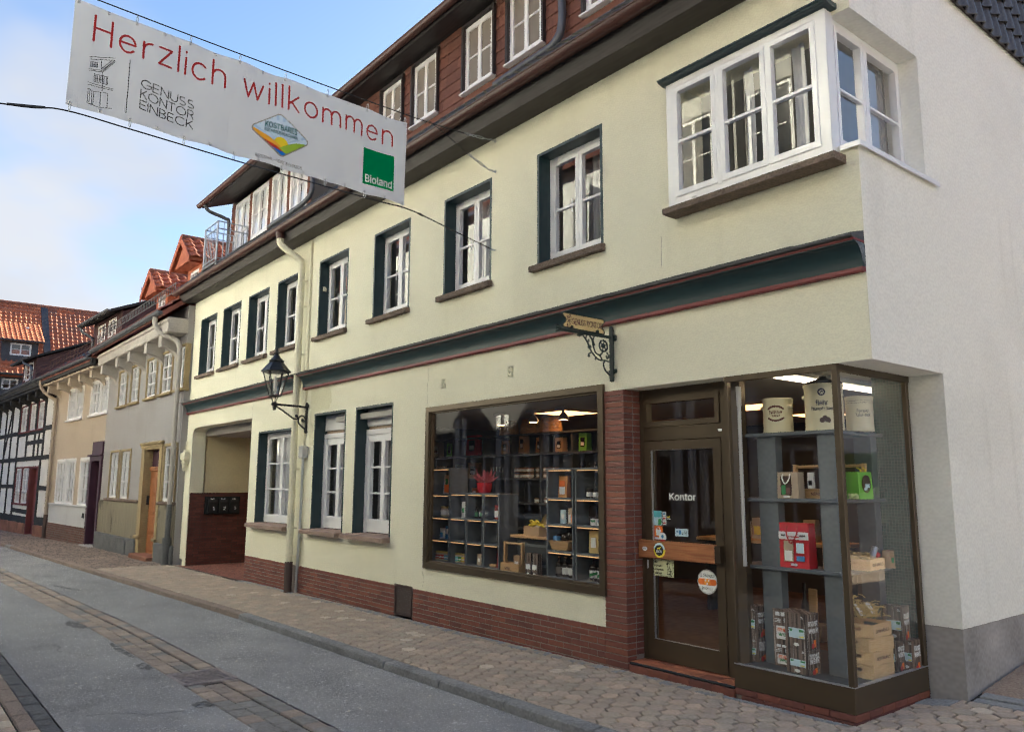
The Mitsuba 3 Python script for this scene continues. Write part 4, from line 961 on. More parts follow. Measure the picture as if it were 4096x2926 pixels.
# glazed corner box
GX0, GX1, GY1 = -1.302, -.278, 1.165
cb = put(B, 'corner_showcase', merge([cbox(GX0, GX1-.003, .0, .03, .098, .278, .004), cbox(GX1-.03, GX1, .0, GY1, .0981, .2781, .004), box(GX0, GX1-.002, .002, .05, 2.585, 2.65), box(GX1-.05, GX1-.001, .003, 1.19, 2.582, 2.651),
    cbox(GX1-.045, GX1+.002, -.002, .045, .278, 2.585, .003), cbox(GX0, GX0+.035, .003, .05, .278, 2.585, .003), cbox(GX1-.04, GX1-.001, 1.115, GY1, .278, 2.583, .003)]), 'mat_bronze')
quad_pane(cb, [[GX0+.03, .02, .272], [GX1-.04, .02, .272], [GX1-.04, .02, 2.59], [GX0+.03, .02, 2.59]])
quad_pane(cb, [[GX1-.02, .04, .272], [GX1-.02, 1.12, .272], [GX1-.02, 1.12, 2.59], [GX1-.02, .04, 2.59]])
put(cb, 'sealing_strip', merge([box(GX0, GX1, -.003, .03, .279, .287), box(GX1-.03, GX1+.003, .0, GY1, .279, .287)]), 'mat_aluminium')
bt = put(cb, 'tiled_base', box(GX0+.01, GX1-.012, .014, GY1, -.06, .096), 'mat_mortar')
for i in range(5):
    a_ = GX0+.005 + i*.204; put(bt, 'tile', cbox(a_, min(a_+.2, GX1-.004), .0, .03, .046, .094, .003), f'mat_brick_{(3, 0, 3, 0, 3)[i]}'); put(bt, 'tile', cbox(a_+.06, min(a_+.258, GX1-.004), -.004, .03, -.06, .042, .003), f'mat_brick_{(3, 3, 1, 3, 3)[i]}')
for i in range(6):
    a_ = .0 + i*.196; put(bt, 'tile', cbox(GX1-.03, GX1-.0005, a_+.004, min(a_+.192, GY1), .046, .094, .003), f'mat_brick_{(0, 3, 0, 1, 0, 2)[i]}'); put(bt, 'tile', cbox(GX1-.03, GX1+.003, a_+.004, min(a_+.192, GY1), -.06, .042, .003), 'mat_brick_3')
put(cb, 'grey_pole', merge([tube([(-1.225, .1, 1.05), (-1.225, .1, 2.52)], .016, 10), tube([(-1.225, .1, 2.38), (-1.225, .1, 2.55)], .022, 10)]), 'mat_grey_box', smooth=40)

# ------------------------------------------------------------------ the shop inside
M_('anthracite', pr(speck((.052, .058, .064), .1, 3., 40., .1), .6)); M_('shelf_grey', pr(speck((.105, .122, .135), .1, 3., 40., .08), .55))
M_('shop_floor', pr(speck((.10, .055, .035), .3, 2., 20., .2), .4)); M_('ceiling_white', two(pr((.34, .33, .31), .9)))
M_('light_wood', pr(wood_col((.56, .36, .18), (.46, .27, .125), 0, 3.5), .5)); M_('pale_wood', pr(wood_col((.66, .48, .27), (.55, .37, .19), 1, 4.0), .6))
M_('shop_wall', pr((.07, .07, .075), .9))
def mosaic(p, n, uv):
    a, b = (p.x+p.y)/.026, p.z/.026; fu, fv = a - dr.floor(a), b - dr.floor(b)
    j = dr.maximum(smoothstep(.10, .03, dr.minimum(fu, 1-fu)), smoothstep(.10, .03, dr.minimum(fv, 1-fv)))
    return mix(mix((.006, .032, .027), (.02, .07, .058), cell_rand(dr.floor(a), dr.floor(b), 5)), (.13, .17, .15), j*.6)
ro = put(B, 'shop_room', merge([box(-8.75, GX1-.01, .32, 5.6, .06, .10)]), 'mat_shop_floor')
put(ro, 'ceiling', box(-8.75, -.31, .06, 5.6, 2.68, 2.76), 'mat_ceiling_white')
put(ro, 'wall', merge([box(-8.75, -.6, 5.55, 5.6, .1, 2.7), box(-.6, -.55, 2.4, 5.6, .1, 2.7), box(-8.75, -8.7, .3, 5.6, .1, 2.7)]), 'mat_shop_wall')
put(ro, 'mosaic_pillar', box(-.60, -.305, 1.17, 2.4, .1, 2.68), M_('mosaic', pr(proc(mosaic), .25)))
put(ro, 'window_ledge', merge([box(-6.1, -2.76, .06, .72, .60, .69)]), 'mat_anthracite')
put(ro, 'showcase_floor', box(-1.29, -.3, .05, 1.16, .2, .262), 'mat_anthracite')
for i in range(9): put(ro, 'pillar', box(-5.9 + i*.7, -5.75 + i*.7, 3.4, 3.45, .1, 2.6), 'mat_anthracite') if i in (1, 4) else None
# lamps that are on: warm ceiling panels, a tube, three spotlights
def lamp(key_parent, name, mesh, radiance, mat='mat_print_white'):
    k = newkey(f'{key_parent}__{name}'); scene[k] = {**mikit.ply(mesh, mat), 'emitter': {'type': 'area', 'radiance': rgb(radiance)}}
    return k
for i, (cx, cy) in enumerate([(-4.9, 1.5), (-4.9, 3.85), (-2.8, 2.65), (-2.85, 4.2)]):
    t = thing('ceiling_panel_lamp', f'square warm glowing ceiling panel in the shop, {("above the big shop window shelves", "seen through the small window over the door", "seen through the glass right of the door", "at the back of the shop room")[i]}', 'ceiling lamp')
    put(t, 'frame', ring(cx-.34, cx+.34, -cy-.34, -cy+.34, .035, 0, .03, None) if 0 else merge([box(cx-.34, cx+.34, cy-.34, cy+.34, 2.652, 2.679)]), 'mat_light_wood')
    q = np.array([[cx-.31, cy-.31, 2.648], [cx+.31, cy-.31, 2.648], [cx+.31, cy+.31, 2.648], [cx-.31, cy+.31, 2.648]])
    lamp(t, 'diffuser', (q, np.array([[0, 2, 1], [0, 3, 2]])), (.20, .095, .036))
t = thing('tube_lamp', 'long pale fluorescent tube lamp over the corner showcase', 'ceiling lamp')
put(t, 'housing', box(-.98, -.86, .14, 1.9, 2.64, 2.679), 'mat_print_white')
lamp(t, 'tube', tube([(-.92, .18, 2.615), (-.92, 1.86, 2.615)], .02, 8), (.30, .25, .17))
for i, cx in enumerate((-5.551, -4.879, -4.312)):
    t = thing('spotlight', f'small chrome spotlight on the shop ceiling, {("left", "middle", "right")[i]} one of three behind the shop window', 'spotlight')
    put(t, 'track_box', cbox(cx-.13, cx+.05, .87, .93, 2.62, 2.66, .004), 'mat_aluminium')
    put(t, 'stem', tube([(cx-.01, .9, 2.63), (cx, .9, 2.57)], .018, 8), 'mat_aluminium')
    put(t, 'reflector', lathe([(.075, 2.495), (.07, 2.515), (.05, 2.55), (.025, 2.58), (.02, 2.585)], (cx, .9, 0), 16), M_('chrome', pr((.55, .55, .56), .15, 1.)) if i == 0 else 'mat_chrome', smooth=True)
    lamp(t, 'bulb', lathe([(.0005, 2.494), (.055, 2.4945)], (cx, .9, 0), 14), (.8, .45, .18))
# ------------------------------------------------------------------ shelves in the big window
def module(x0, x1, z0, z1, boards, label, y0=.30, y1=.60):
    t = thing('display_shelf', label, 'shelf', 'grey display shelves in the shop window')
    put(t, 'side_panel', cbox(x0, x0+.02, y0, y1, z0, z1, .003), 'mat_shelf_grey')
    put(t, 'side_panel', cbox(x1-.02, x1, y0, y1, z0, z1, .003), 'mat_shelf_grey')
    put(t, 'back_panel', box(x0+.02, x1-.02, y1-.012, y1-.002, z0, z1-.02), 'mat_anthracite')
    put(t, 'top_board', cbox(x0-.008, x1+.008, y0-.01, y1, z1, z1+.022, .004), 'mat_shelf_grey')
    for z in boards:
        k = put(t, 'board', cbox(x0+.02, x1-.02, y0-.012, y1-.012, z-.022, z, .004), 'mat_shelf_grey')
        if z > z0 + .1: lamp(k, 'light_strip', box(x0+.04, x1-.04, y0-.008, y0+.0, z-.032, z-.0225), (.035, .018, .0075), 'mat_light_wood')
    lamp(t, 'light_strip', box(x0+.04, x1-.04, y0-.002, y0+.006, z1-.01, z1-.001), (.035, .018, .0075), 'mat_light_wood')
ROWZ = [.712, .995, 1.285]
SHX = [(-6.325, -5.872), (-5.862, -5.495), (-5.485, -5.142), (-5.13, -4.81)]
module(-6.325, -5.872, .692, 1.905, ROWZ + [1.582], 'leftmost display shelf, the tall one with four compartments')
module(-5.862, -5.495, .692, 1.578, ROWZ, 'display shelf between the tall left shelf and the one under the heather pot')
module(-5.485, -5.142, .692, 1.578, ROWZ, 'low display shelf with the red heather pot on its left top edge')
module(-5.13, -4.812, .692, 1.578, ROWZ, 'low display shelf with the wide bare grey side panel beside the counter')
module(-3.95, -3.515, .692, 1.87, ROWZ + [1.57], 'tall display shelf right of the counter with the golden coffee bag')
module(-3.485, -3.06, .692, 1.87, ROWZ + [1.57], 'rightmost display shelf, beside the brick pier')
# counter and back shelf
t = thing('shop_counter', 'dark shop counter with a light wooden top behind the shop window', 'counter')
put(t, 'top', cbox(-4.65, -3.96, .34, .66, 1.095, 1.125, .004), 'mat_light_wood'); put(t, 'cabinet', box(-4.6, -3.98, .42, .64, .7, 1.094), 'mat_anthracite'); put(t, 'front_panel', ring(-4.5, -4.05, .78, 1.03, .03, .41, .421), 'mat_shelf_grey')
t = thing('wall_shelf', 'tall dark shelf wall at the back of the shop with baskets on top', 'shelf')
put(t, 'back', box(-8.6, -4.0, 1.86, 1.9, .1, 2.45), 'mat_anthracite')
for x in (-8.6, -7.75, -6.95, -6.25, -5.6, -4.95, -4.3, -4.04): put(t, 'upright', box(x, x+.03, 1.62, 1.86, .1, 2.43), 'mat_anthracite')
for z in (2.43, 2.15, 1.80, 1.455, 1.1): put(t, 'board', box(-8.6, -4.0, 1.60, 1.86, z-.025, z), 'mat_shelf_grey' if z < 2 else 'mat_anthracite')
t = thing('shop_table', 'wooden table with goods at the back of the shop seen through the door', 'table')
put(t, 'top', box(-4.0, -2.0, 3.0, 3.6, 1.0, 1.04), 'mat_light_wood')
for x in (-3.9, -2.1): put(t, 'leg', box(x-.03, x+.03, 3.1, 3.5, .1, .998), 'mat_anthracite')
# corner showcase rack
t = thing('corner_rack', 'grey open rack of posts and boards in the corner showcase', 'shelf')
for x0, x1, y0, y1 in ((-1.215, -1.035, .32, .42), (-.655, -.50, .32, .42), (-.655, -.50, .90, 1.0)): put(t, 'post', cbox(x0, x1, y0, y1, .262, 2.13, .004), 'mat_shelf_grey')
for z in (2.155, 1.607, 1.048):
    put(t, 'board', merge([cbox(-1.45, -.49, .285, .62, z-.032, z, .006)]), 'mat_shelf_grey'); put(t, 'board', merge([cbox(-.80, -.4895, .622, 1.10, z-.032, z-.0005, .006)]), 'mat_shelf_grey')

# ------------------------------------------------------------------ goods
M_('glass_jar', {'type': 'principled', 'base_color': rgb((.25, .12, .05)), 'roughness': .12, 'specular': .6}); M_('jar_pale', {'type': 'principled', 'base_color': rgb((.5, .42, .28)), 'roughness': .12, 'specular': .6})
M_('jar_red', pr((.28, .03, .02), .12)); M_('gold', pr((.6, .42, .12), .3, .9)); M_('lid_dark', pr((.05, .05, .05), .35)); M_('paper_white', pr((.72, .73, .73), .6)); M_('kraft', pr((.40, .26, .15), .8)); M_('carton_tan', pr((.42, .33, .24), .75))
M_('bottle_dark', pr((.014, .01, .009), .08)); M_('cork', pr((.42, .24, .12), .8)); M_('bag_red', pr((.50, .03, .04), .45)); M_('bag_green', pr((.17, .48, .06), .45)); M_('bag_gold', pr((.62, .30, .10), .3, .5)); M_('clear_glass', {'type': 'thindielectric', 'int_ior': 1.5})
M_('stoneware', pr((.62, .585, .43), .18, clearcoat=.6)); M_('basket', pr(speck((.42, .25, .11), .3, 30., 120., .35), .85)); M_('basket_white', pr((.55, .5, .45), .8)); M_('heather', pr((.45, .10, .12), .8)); M_('pot_red', pr((.55, .02, .03), .2)); M_('straw', pr((.56, .42, .18), .85)); M_('grape', pr((.42, .55, .2), .35)); M_('truffle', pr((.05, .022, .018), .4)); M_('ink_navy', pr((.02, .022, .06), .5)); M_('ink_brown', pr((.13, .06, .055), .5)); M_('ink_grey', pr((.12, .11, .11), .5)); M_('cord_white', pr((.75, .75, .7), .7))
def carton_col(p, n, uv):
    u = p.x + p.y; a = fbm(u*70, p.z*2.2, 4., 3); w = noise(u*160, p.z*5, 1.)
    return mix(mix((.028, .018, .015), (.20, .145, .115), smoothstep(.25, .75, a)), (.5, .46, .42), smoothstep(.75, .9, w)*.8)
M_('carton_wood', pr(proc(carton_col), .6))

def jar(x, y, z, r, h, body, lid, lab, label, group, lab2=None):
    t = thing('jar', label, 'jar', group)
    put(t, 'glass', lathe([(r*.9, 0), (r, h*.06), (r, h*.72), (r*.8, h*.82)], (x, y, z), 14), body, smooth=40)
    put(t, 'lid', lathe([(r*.86, h*.82), (r*.88, h*.84), (r*.88, h*.98), (r*.82, h)], (x, y, z), 14), lid, smooth=40)
    if lab: put(t, 'label', lathe([(r*1.01, h*.15), (r*1.015, h*.2), (r*1.015, h*.6), (r*1.01, h*.63)], (x, y, z), 14), lab, smooth=40)
    if lab2: put(t, 'label_band', lathe([(r*1.02, h*.30), (r*1.022, h*.31), (r*1.022, h*.42), (r*1.02, h*.43)], (x, y, z), 14), lab2, smooth=40)
def bottle(x, y, z, r, h, body, cap, lab, label, group=None):
    t = thing('bottle', label, 'bottle', group)
    put(t, 'glass', lathe([(r*.92, 0), (r, h*.03), (r, h*.58), (r*.8, h*.66), (r*.36, h*.74), (r*.33, h*.9), (r*.4, h*.91), (r*.4, h*.93)], (x, y, z), 14), body, smooth=35)
    put(t, 'stopper', lathe([(r*.36, h*.93), (r*.4, h*.935), (r*.4, h)], (x, y, z), 10), cap)
    k = put(t, 'label', lathe([(r*1.01, h*.14), (r*1.02, h*.15), (r*1.02, h*.47), (r*1.01, h*.48)], (x, y, z), 14), lab, smooth=35)
    return t, k
def bag(x, y, z, w, d, h, mat, marks, label, name='gift_bag', cat='bag', rot=0., group=None, handle=None, lean=0.0):
    t = thing(name, label, cat, group)
    M = rotz(rot, (x, y, z))
    put(t, 'body', xf(hull([(sx*w/2, sy*d/2, 0) for sx in (-1, 1) for sy in (-1, 1)] + [(sx*w*.49, sy*d*(.42-lean)+lean*d, h) for sx in (-1, 1) for sy in (-1, 1)]), M), mat)
    for i, (x0, x1, za, zb, mt) in enumerate(marks): put(t, 'print', xf(box(x0*w, x1*w, -d/2-.003-.001*i, -d/2+.003, za*h, zb*h), M), mt)
    if handle: put(t, 'handle', xf(tube(smooth_pts([(-w*.2, -d*.5, h*.93), (-w*.2, -d*.62, h*.75), (-w*.05, -d*.66, h*.55), (w*.14, -d*.62, h*.75), (w*.14, -d*.5, h*.93)]), .006, 6), M), handle)
    return t, M
def open_box(x0, x1, y0, y1, z0, z1, t=.012):
    return merge([box(x0, x1, y0, y1, z0, z0+t), box(x0, x1, y0, y0+t, z0+t, z1), box(x0, x1, y1-t, y1, z0+t, z1), box(x0, x0+t, y0+t, y1-t, z0+t, z1), box(x1-t, x1, y0+t, y1-t, z0+t, z1)])

# bottom row of the left shelves: small coloured mustard jars
for i, c in enumerate(('red', 'red', 'red', 'blue', 'blue', 'blue')):
    jar(-6.275+i*.066, .40, .712, .029, .115, 'mat_jar_pale', 'mat_gold', f'mat_print_{c}', f'small jar with {c} label and gold lid in the bottom compartment of the leftmost shelf', f'{c} label jars', 'mat_paper_white')
for i, c in enumerate(('teal', 'green', 'yellow', 'orange', 'green')):
    jar(-5.815+i*.066, .40, .712, .029, .115, 'mat_jar_pale', 'mat_gold', f'mat_print_{c}', f'small jar with {c} label in the bottom compartment of the second shelf', f'{c} label jars of the second shelf', 'mat_paper_white')
jar(-6.15, .42, 1.285, .055, .13, 'mat_jar_pale', 'mat_gold', 'mat_paper_white', 'wide preserving jar with white label on the leftmost shelf', None); jar(-6.02, .43, 1.285, .045, .11, 'mat_jar_pale', 'mat_lid_dark', 'mat_paper_white', 'narrow preserving jar beside the wide one on the leftmost shelf', None)
jar(-4.92, .42, 1.285, .036, .17, 'mat_jar_red', 'mat_print_red', 'mat_paper_white', 'red sauce jar nearer the counter on the fourth shelf', None); jar(-5.0, .42, 1.285, .036, .17, 'mat_jar_red', 'mat_print_red', 'mat_paper_white', 'red sauce jar further from the counter on the fourth shelf', None)
for i in range(4): bottle(-5.43+i*.055, .42 + .03*(i % 2), 1.285, .023, .15, 'mat_bottle_dark', 'mat_lid_dark', 'mat_paper_white' if i % 2 else 'mat_print_green', 'small dark oil bottle on the third shelf', 'small dark oil bottles')
bag(-5.69, .42, 1.285, .075, .05, .2, 'mat_paper_white', [(-.3, .3, .3, .6, 'mat_print_green')], 'white paper pouch with a green mark on the second shelf, left one', 'pouch'); bag(-5.58, .44, 1.285, .075, .05, .2, 'mat_print_pale', [(-.3, .3, .3, .6, 'mat_paper_white')], 'pale blue pouch on the second shelf, right one', 'pouch')
bag(-6.17, .42, .995, .085, .06, .13, 'mat_paper_white', [(-.4, .1, .1, .6, 'mat_print_blue')], 'white flour bag with blue mark on the leftmost shelf', 'pouch', rot=.3); bag(-6.05, .42, .995, .085, .06, .16, 'mat_print_blue', [(-.3, .3, .4, .8, 'mat_paper_white')], 'blue and white salt pack on the leftmost shelf', 'pouch')
bag(-5.60, .42, .995, .08, .05, .12, 'mat_paper_white', [], 'plain white round bag on the second shelf', 'pouch'); bag(-5.22, .42, .995, .06, .05, .13, 'mat_kraft', [(-.3, .3, .3, .6, 'mat_print_black')], 'brown paper pouch on the third shelf', 'pouch'); bag(-4.90, .44, .995, .06, .05, .17, 'mat_carton_tan', [(-.3, .3, .1, .5, 'mat_print_orange')], 'tan pouch with orange mark on the fourth shelf', 'pouch')
t = thing('drinking_glass', 'clear drinking glass on the fourth shelf', 'glass'); put(t, 'bowl', lathe([(.035, .0), (.04, .03), (.033, .09)], (-5.02, .42, .996), 14), 'mat_clear_glass', smooth=40)
bag(-6.11, .44, 1.582, .16, .06, .25, 'mat_carton_tan', [(-.3, .35, .08, .5, 'mat_print_orange'), (-.1, .2, .5, .8, 'mat_print_green')], 'transparent bag of mixed noodles on top compartment of the leftmost shelf', 'food_bag', 'bag', lean=.2)
bag(-5.33, .43, .712, .09, .08, .135, 'mat_carton_tan', [(-.2, .2, .3, .6, 'mat_paper_white')], 'tan paper cup shaped tin on the third shelf', 'tin', 'tin'); 
t = thing('small_crate', 'small wooden crate with sticks on the third shelf', 'crate'); put(t, 'body', open_box(-5.25, -5.16, .37, .46, .712, .79, .008), 'mat_light_wood'); put(t, 'sticks', merge([tube([(-5.22+i*.012, .42, .73), (-5.225+i*.015, .42, .86+.01*(i % 2))], .005, 6) for i in range(4)]), 'mat_kraft')
bag(-4.92, .43, .712, .09, .06, .26, 'mat_bag_red', [(-.35, .35, .2, .6, 'mat_kraft')], 'slim red and brown gift bag at the bottom of the fourth shelf'); t = thing('brush', 'wooden brush lying at the bottom of the fourth shelf', 'brush'); put(t, 'back', cbox(-5.08, -4.96, .36, .40, .712+.02, .75, .008), 'mat_light_wood'); put(t, 'bristles', box(-5.07, -4.97, .365, .395, .713, .733), 'mat_kraft')
# heather pot
t = thing('heather_pot', 'red pot of pink heather on top of the low shelf', 'plant')
hx, hy, hz = -5.27, .42, 1.60
put(t, 'pot', lathe([(.065, 0), (.085, .02), (.095, .10), (.10, .125), (.092, .13), (.088, .11)], (hx, hy, hz), 18), 'mat_pot_red', smooth=40)
rh = random.Random(4); ms = []
for i in range(60):
    a_ = rh.uniform(0, 2*PI); l = rh.uniform(.08, .19); e = rh.uniform(.3, 1.3)
    p0 = np.array([hx + .06*math.cos(a_)*rh.random(), hy + .06*math.sin(a_)*rh.random(), hz+.12]); d_ = np.array([math.cos(a_)*math.cos(e), math.sin(a_)*math.cos(e), math.sin(e)])
    ms.append(tube([p0, p0+d_*l*.5, p0+d_*l+[0, 0, .01]], [.004, .011, .003], 5))
put(t, 'heather_sprig', merge(ms), 'mat_heather')
# counter goods
t = thing('gift_box', 'open brown gift box tied with a yellow bow on the counter', 'gift box')
Mx = rotz(-.25, (-4.29, .48, 1.126))
put(t, 'tray', xf(open_box(-.2, .2, -.1, .11, 0, .105, .008), Mx), 'mat_kraft'); put(t, 'filling', xf(merge([ball((rh.uniform(-.15, .15), rh.uniform(-.05, .08), .09), .035, 1) for i in range(16)]), Mx), 'mat_jar_pale'); put(t, 'cover', xf(hull([(-.2, .1, .10), (.2, .1, .10), (-.17, .17, .235), (.17, .17, .235), (-.2, .108, .10), (.2, .108, .10), (-.17, .178, .235), (.17, .178, .235)]), Mx), 'mat_gold')
put(t, 'bow', xf(merge([tube(smooth_pts([(0, -.03, .135), (-.06, -.06, .17), (-.12, -.05, .15), (-.05, -.02, .13), (0, -.03, .135), (.06, -.06, .175), (.12, -.05, .15), (.05, -.02, .13), (0, -.03, .135)]), .011, 6), tube([(-.2, -.03, .11), (0, -.03, .13), (.2, -.03, .11)], .01, 6), tube([(0, -.105, .1), (0, -.03, .13), (0, .1, .11)], .01, 6)]), Mx), 'mat_print_yellow')
t = thing('carry_crate', 'light wooden bottle carrier with a handle on the window ledge', 'crate')
def carrier(t, x0, x1, y0, y1, z0, hb, ht, mat):
    put(t, 'body', open_box(x0, x1, y0, y1, z0, z0+hb), mat)
    for x in (x0, x1-.025): put(t, 'upright', box(x, x+.025, (y0+y1)/2-.02, (y0+y1)/2+.02, z0+hb*.5, z0+ht), mat)
    put(t, 'handle_bar', tube([(x0, (y0+y1)/2, z0+ht-.02), (x1, (y0+y1)/2, z0+ht-.02)], .013, 8), mat)
carrier(t, -4.68, -4.34, .22, .36, .69, .12, .36, 'mat_light_wood'); put(t, 'lettering', txt('VINI', .035, mat4(((1, 0, 0), (0, 0, 1), (0, -1, 0)), (-4.60, .2195, .73)), .001, True), 'mat_ink_brown')
bag(-4.44, .29, .71, .09, .05, .19, 'mat_kraft', [(-.3, .3, .1, .65, 'mat_paper_white')], 'kraft pouch with white label standing in the bottle carrier', 'pouch', rot=.2)
for i, x in enumerate((-4.22, -4.11)):
    bag(x, .30, .69, .095, .08, .25, 'mat_carton_wood', [(-.4, .4, .3, .52, 'mat_paper_white'), (-.15, .15, .06, .15, 'mat_paper_white')], f'slim dark wood print carton with white label, {("left", "right")[i]} of the two on the window ledge', 'carton', 'carton')
# right shelves
bag(-3.79, .43, 1.57, .14, .07, .235, 'mat_bag_gold', [(-.3, .3, .15, .5, 'mat_paper_white'), (-.3, .3, .52, .8, 'mat_print_orange')], 'golden coffee bag in the top compartment of the right tall shelf', 'coffee_bag', lean=.1); bag(-3.62, .47, 1.57, .10, .07, .2, 'mat_print_red', [(-.3, .3, .2, .5, 'mat_paper_white')], 'orange red coffee bag beside the golden one', 'coffee_bag')
for i in range(2):
    jar(-3.37+i*.11, .42, 1.57, .045, .1, 'mat_bottle_dark', 'mat_lid_dark', 'mat_paper_white', f'small black jar, {("left", "right")[i]} of two in the top compartment of the rightmost shelf', None)
    bag(-3.2+i*.1, .50, 1.57, .07, .04, .2, 'mat_paper_white', [(-.2, .2, .4, .7, 'mat_print_green')], f'white tag shaped bottle, {("left", "right")[i]} of two in the top compartment of the rightmost shelf', 'pouch')
bag(-3.80, .42, 1.285, .08, .02, .15, 'mat_print_pale', [(-.3, .3, .3, .7, 'mat_paper_white')], 'pale blue card standing on the right tall shelf', 'card', 'card')
bag(-3.63, .44, 1.285, .15, .08, .17, 'mat_carton_tan', [(-.4, -.2, .1, .6, 'mat_paper_white'), (-.1, .15, .1, .6, 'mat_print_orange'), (.25, .45, .1, .6, 'mat_ink_brown')], 'tan box of spice sachets on the right tall shelf', 'spice_box', 'box')
for i in range(3): bag(-3.31+i*.105, .42, 1.285, .075, .05, .07, 'mat_paper_white', [(-.4, .4, .5, .8, ('mat_print_green', 'mat_print_blue', 'mat_print_orange')[i])], f'small white tea carton with {("green", "blue", "orange")[i]} stripe on the rightmost shelf', 'carton', 'carton')
bag(-3.36, .47, 1.285, .11, .06, .2, 'mat_bottle_dark', [], 'black tea tin behind the small white cartons', 'tin', 'tin')
t = thing('food_tray', 'tapered wooden tray of packaged food on the right tall shelf', 'tray')
put(t, 'body', hull([(-3.90, .34, 1.0), (-3.66, .34, 1.0), (-3.90, .5, 1.0), (-3.66, .5, 1.0), (-3.95+.02, .31, 1.10), (-3.60, .31, 1.10), (-3.93, .53, 1.10), (-3.60, .53, 1.10)]), 'mat_light_wood'); put(t, 'packs', merge([ball((-3.86, .42, 1.12), .05, 1), ball((-3.77, .42, 1.14), .045, 1), ball((-3.70, .44, 1.16), .05, 1, (1, .8, 1))]), 'mat_bottle_dark'); put(t, 'blue_pack', turn(cbox(-3.89, -3.82, .34, .40, 1.10, 1.15, .006), 0), 'mat_print_blue')
bag(-3.29, .43, .997, .14, .1, .23, 'mat_straw', [(-.25, .25, .25, .7, 'mat_paper_white')], 'clear bag of noodles with white label on the rightmost shelf', 'food_bag', 'bag'); bag(-3.15, .42, .997, .08, .07, .13, 'mat_carton_wood', [(-.4, .4, .2, .7, 'mat_paper_white')], 'small dark wood print carton at the right edge of the rightmost shelf', 'carton', 'carton')
for i in range(3):
    bottle(-3.87+i*.105, .42, .712, .042, .215, 'mat_bottle_dark', 'mat_cork', ('mat_ink_grey', 'mat_paper_white', 'mat_paper_white')[i], f'corked spirits bottle with {("dark", "white", "white")[i]} label, {("left", "middle", "right")[i]} of three below the golden coffee bag')
for i in range(2):
    t, k = bottle(-3.30+i*.115, .40, .712, .05, .235, 'mat_bottle_dark', 'mat_lid_dark', 'mat_paper_white', f'dark bottle with green striped label, {("left", "right")[i]} of two beside the brick pier')
    put(k, 'green_stripe', xf(lathe([(.0515, .05), (.052, .055), (.052, .075), (.0515, .08)], (0, 0, 0), 14), mat4(((1, 0, .35), (0, 1, 0), (0, 0, 1)), (-3.30+i*.115, .40, .712))), 'mat_print_green')
# back wall goods
for i, (x, r_) in enumerate(((-6.43, .19), (-5.93, .195), (-5.5, .22))):
    t = thing('wicker_basket', f'round straw basket standing upside down on the shelf wall, {("left", "middle", "right")[i]} one', 'basket')
    ms = [tube([(x + (r_*(1-.28*(k/10)**2))*math.cos(q), 1.74 + (.10*(1-.28*(k/10)**2))*math.sin(q), 2.445+.021*k) for q in np.arange(18)*2*PI/18], .012, 6, True) for k in range(10)]
    put(t, 'coil', merge(ms), 'mat_basket')
for (x, z, w, h, mt, lb_, nm) in [(-7.28, 2.15, .30, .32, 'mat_bag_red', 'large red gift bag on the top shelf of the shelf wall', 'gift_bag'), (-6.5+.0, 2.15, .001, .001, None, '', ''), (-6.45, 2.15, .16, .2, 'mat_light_wood', 'wooden bottle box with a window left of the coffee bag, on the shelf wall', 'bottle_box'), (-6.05, 2.15, .13, .28, 'mat_kraft', 'tall brown pouch with white label on the shelf wall', 'pouch'), (-5.66, 2.15, .15, .22, 'mat_bag_gold', 'yellow wooden box with a bottle on the shelf wall', 'bottle_box'), (-5.25, 2.15, .15, .2, 'mat_kraft', 'brown leaning bottle carton on the shelf wall', 'carton'), (-4.78, 2.15, .15, .24, 'mat_bag_green', 'green gift box with a window on the shelf wall', 'gift_box_green'), (-7.25, 1.80, .26, .24, 'mat_kraft', 'brown gift carton on the second board of the shelf wall', 'carton')]:
    if mt: bag(x, 1.72, z, w, .1, h, mt, [(-.25, .25, .25, .75, 'mat_bottle_dark'), (-.2, .2, .3, .5, 'mat_paper_white')], lb_, nm, {'gift_bag': 'bag', 'pouch': 'pouch', 'carton': 'carton', 'bottle_box': 'box', 'gift_box_green': 'gift box'}[nm])
for row, z in enumerate((1.80, 1.455)):
    for i in range(12 if row == 0 else 7):
        x = (-6.24+i*.078) if i < 6 or row else (-5.72+(i-6)*.078)
        if row: x = -5.75+i*.078
        for st in range(2 if row == 0 else 1): jar(x, 1.70, z+st*.082, .032, .08, 'mat_glass_jar', 'mat_lid_dark', 'mat_paper_white', f'stacked small preserve jar with white label on {("the second", "the third")[row]} board of the shelf wall', f'preserve jars on {("the second", "the third")[row]} board of the shelf wall')
for i in range(5):
    t = thing('wine_glass', 'wine glass standing on the second board of the shelf wall', 'glass', 'wine glasses on the shelf wall'); put(t, 'bowl', lathe([(.03, 0), (.006, .01), (.006, .07), (.035, .1), (.03, .17)], (-6.85+i*.075, 1.72, 1.80), 10), 'mat_clear_glass', smooth=40)
for i in range(3): bag(-6.7+i*.12, 1.72, 1.455, .06, .06, .12, 'mat_paper_white' if i else 'mat_print_pale', [], f'small white pack on the third board of the shelf wall, {("first", "second", "third")[i]} from the left', 'pouch')
for i in range(6): bag(-3.7+i*.24, 3.3, 1.04, .16, .12, .16+.05*(i % 3), ('mat_kraft', 'mat_paper_white', 'mat_carton_tan')[i % 3], [(-.3, .3, .2, .6, ('mat_print_black', 'mat_print_orange', 'mat_print_yellow')[i % 3])], f'small box on the table at the back of the shop, {("first", "second", "third", "fourth", "fifth", "last")[i]} from the left', 'small_box', 'box')

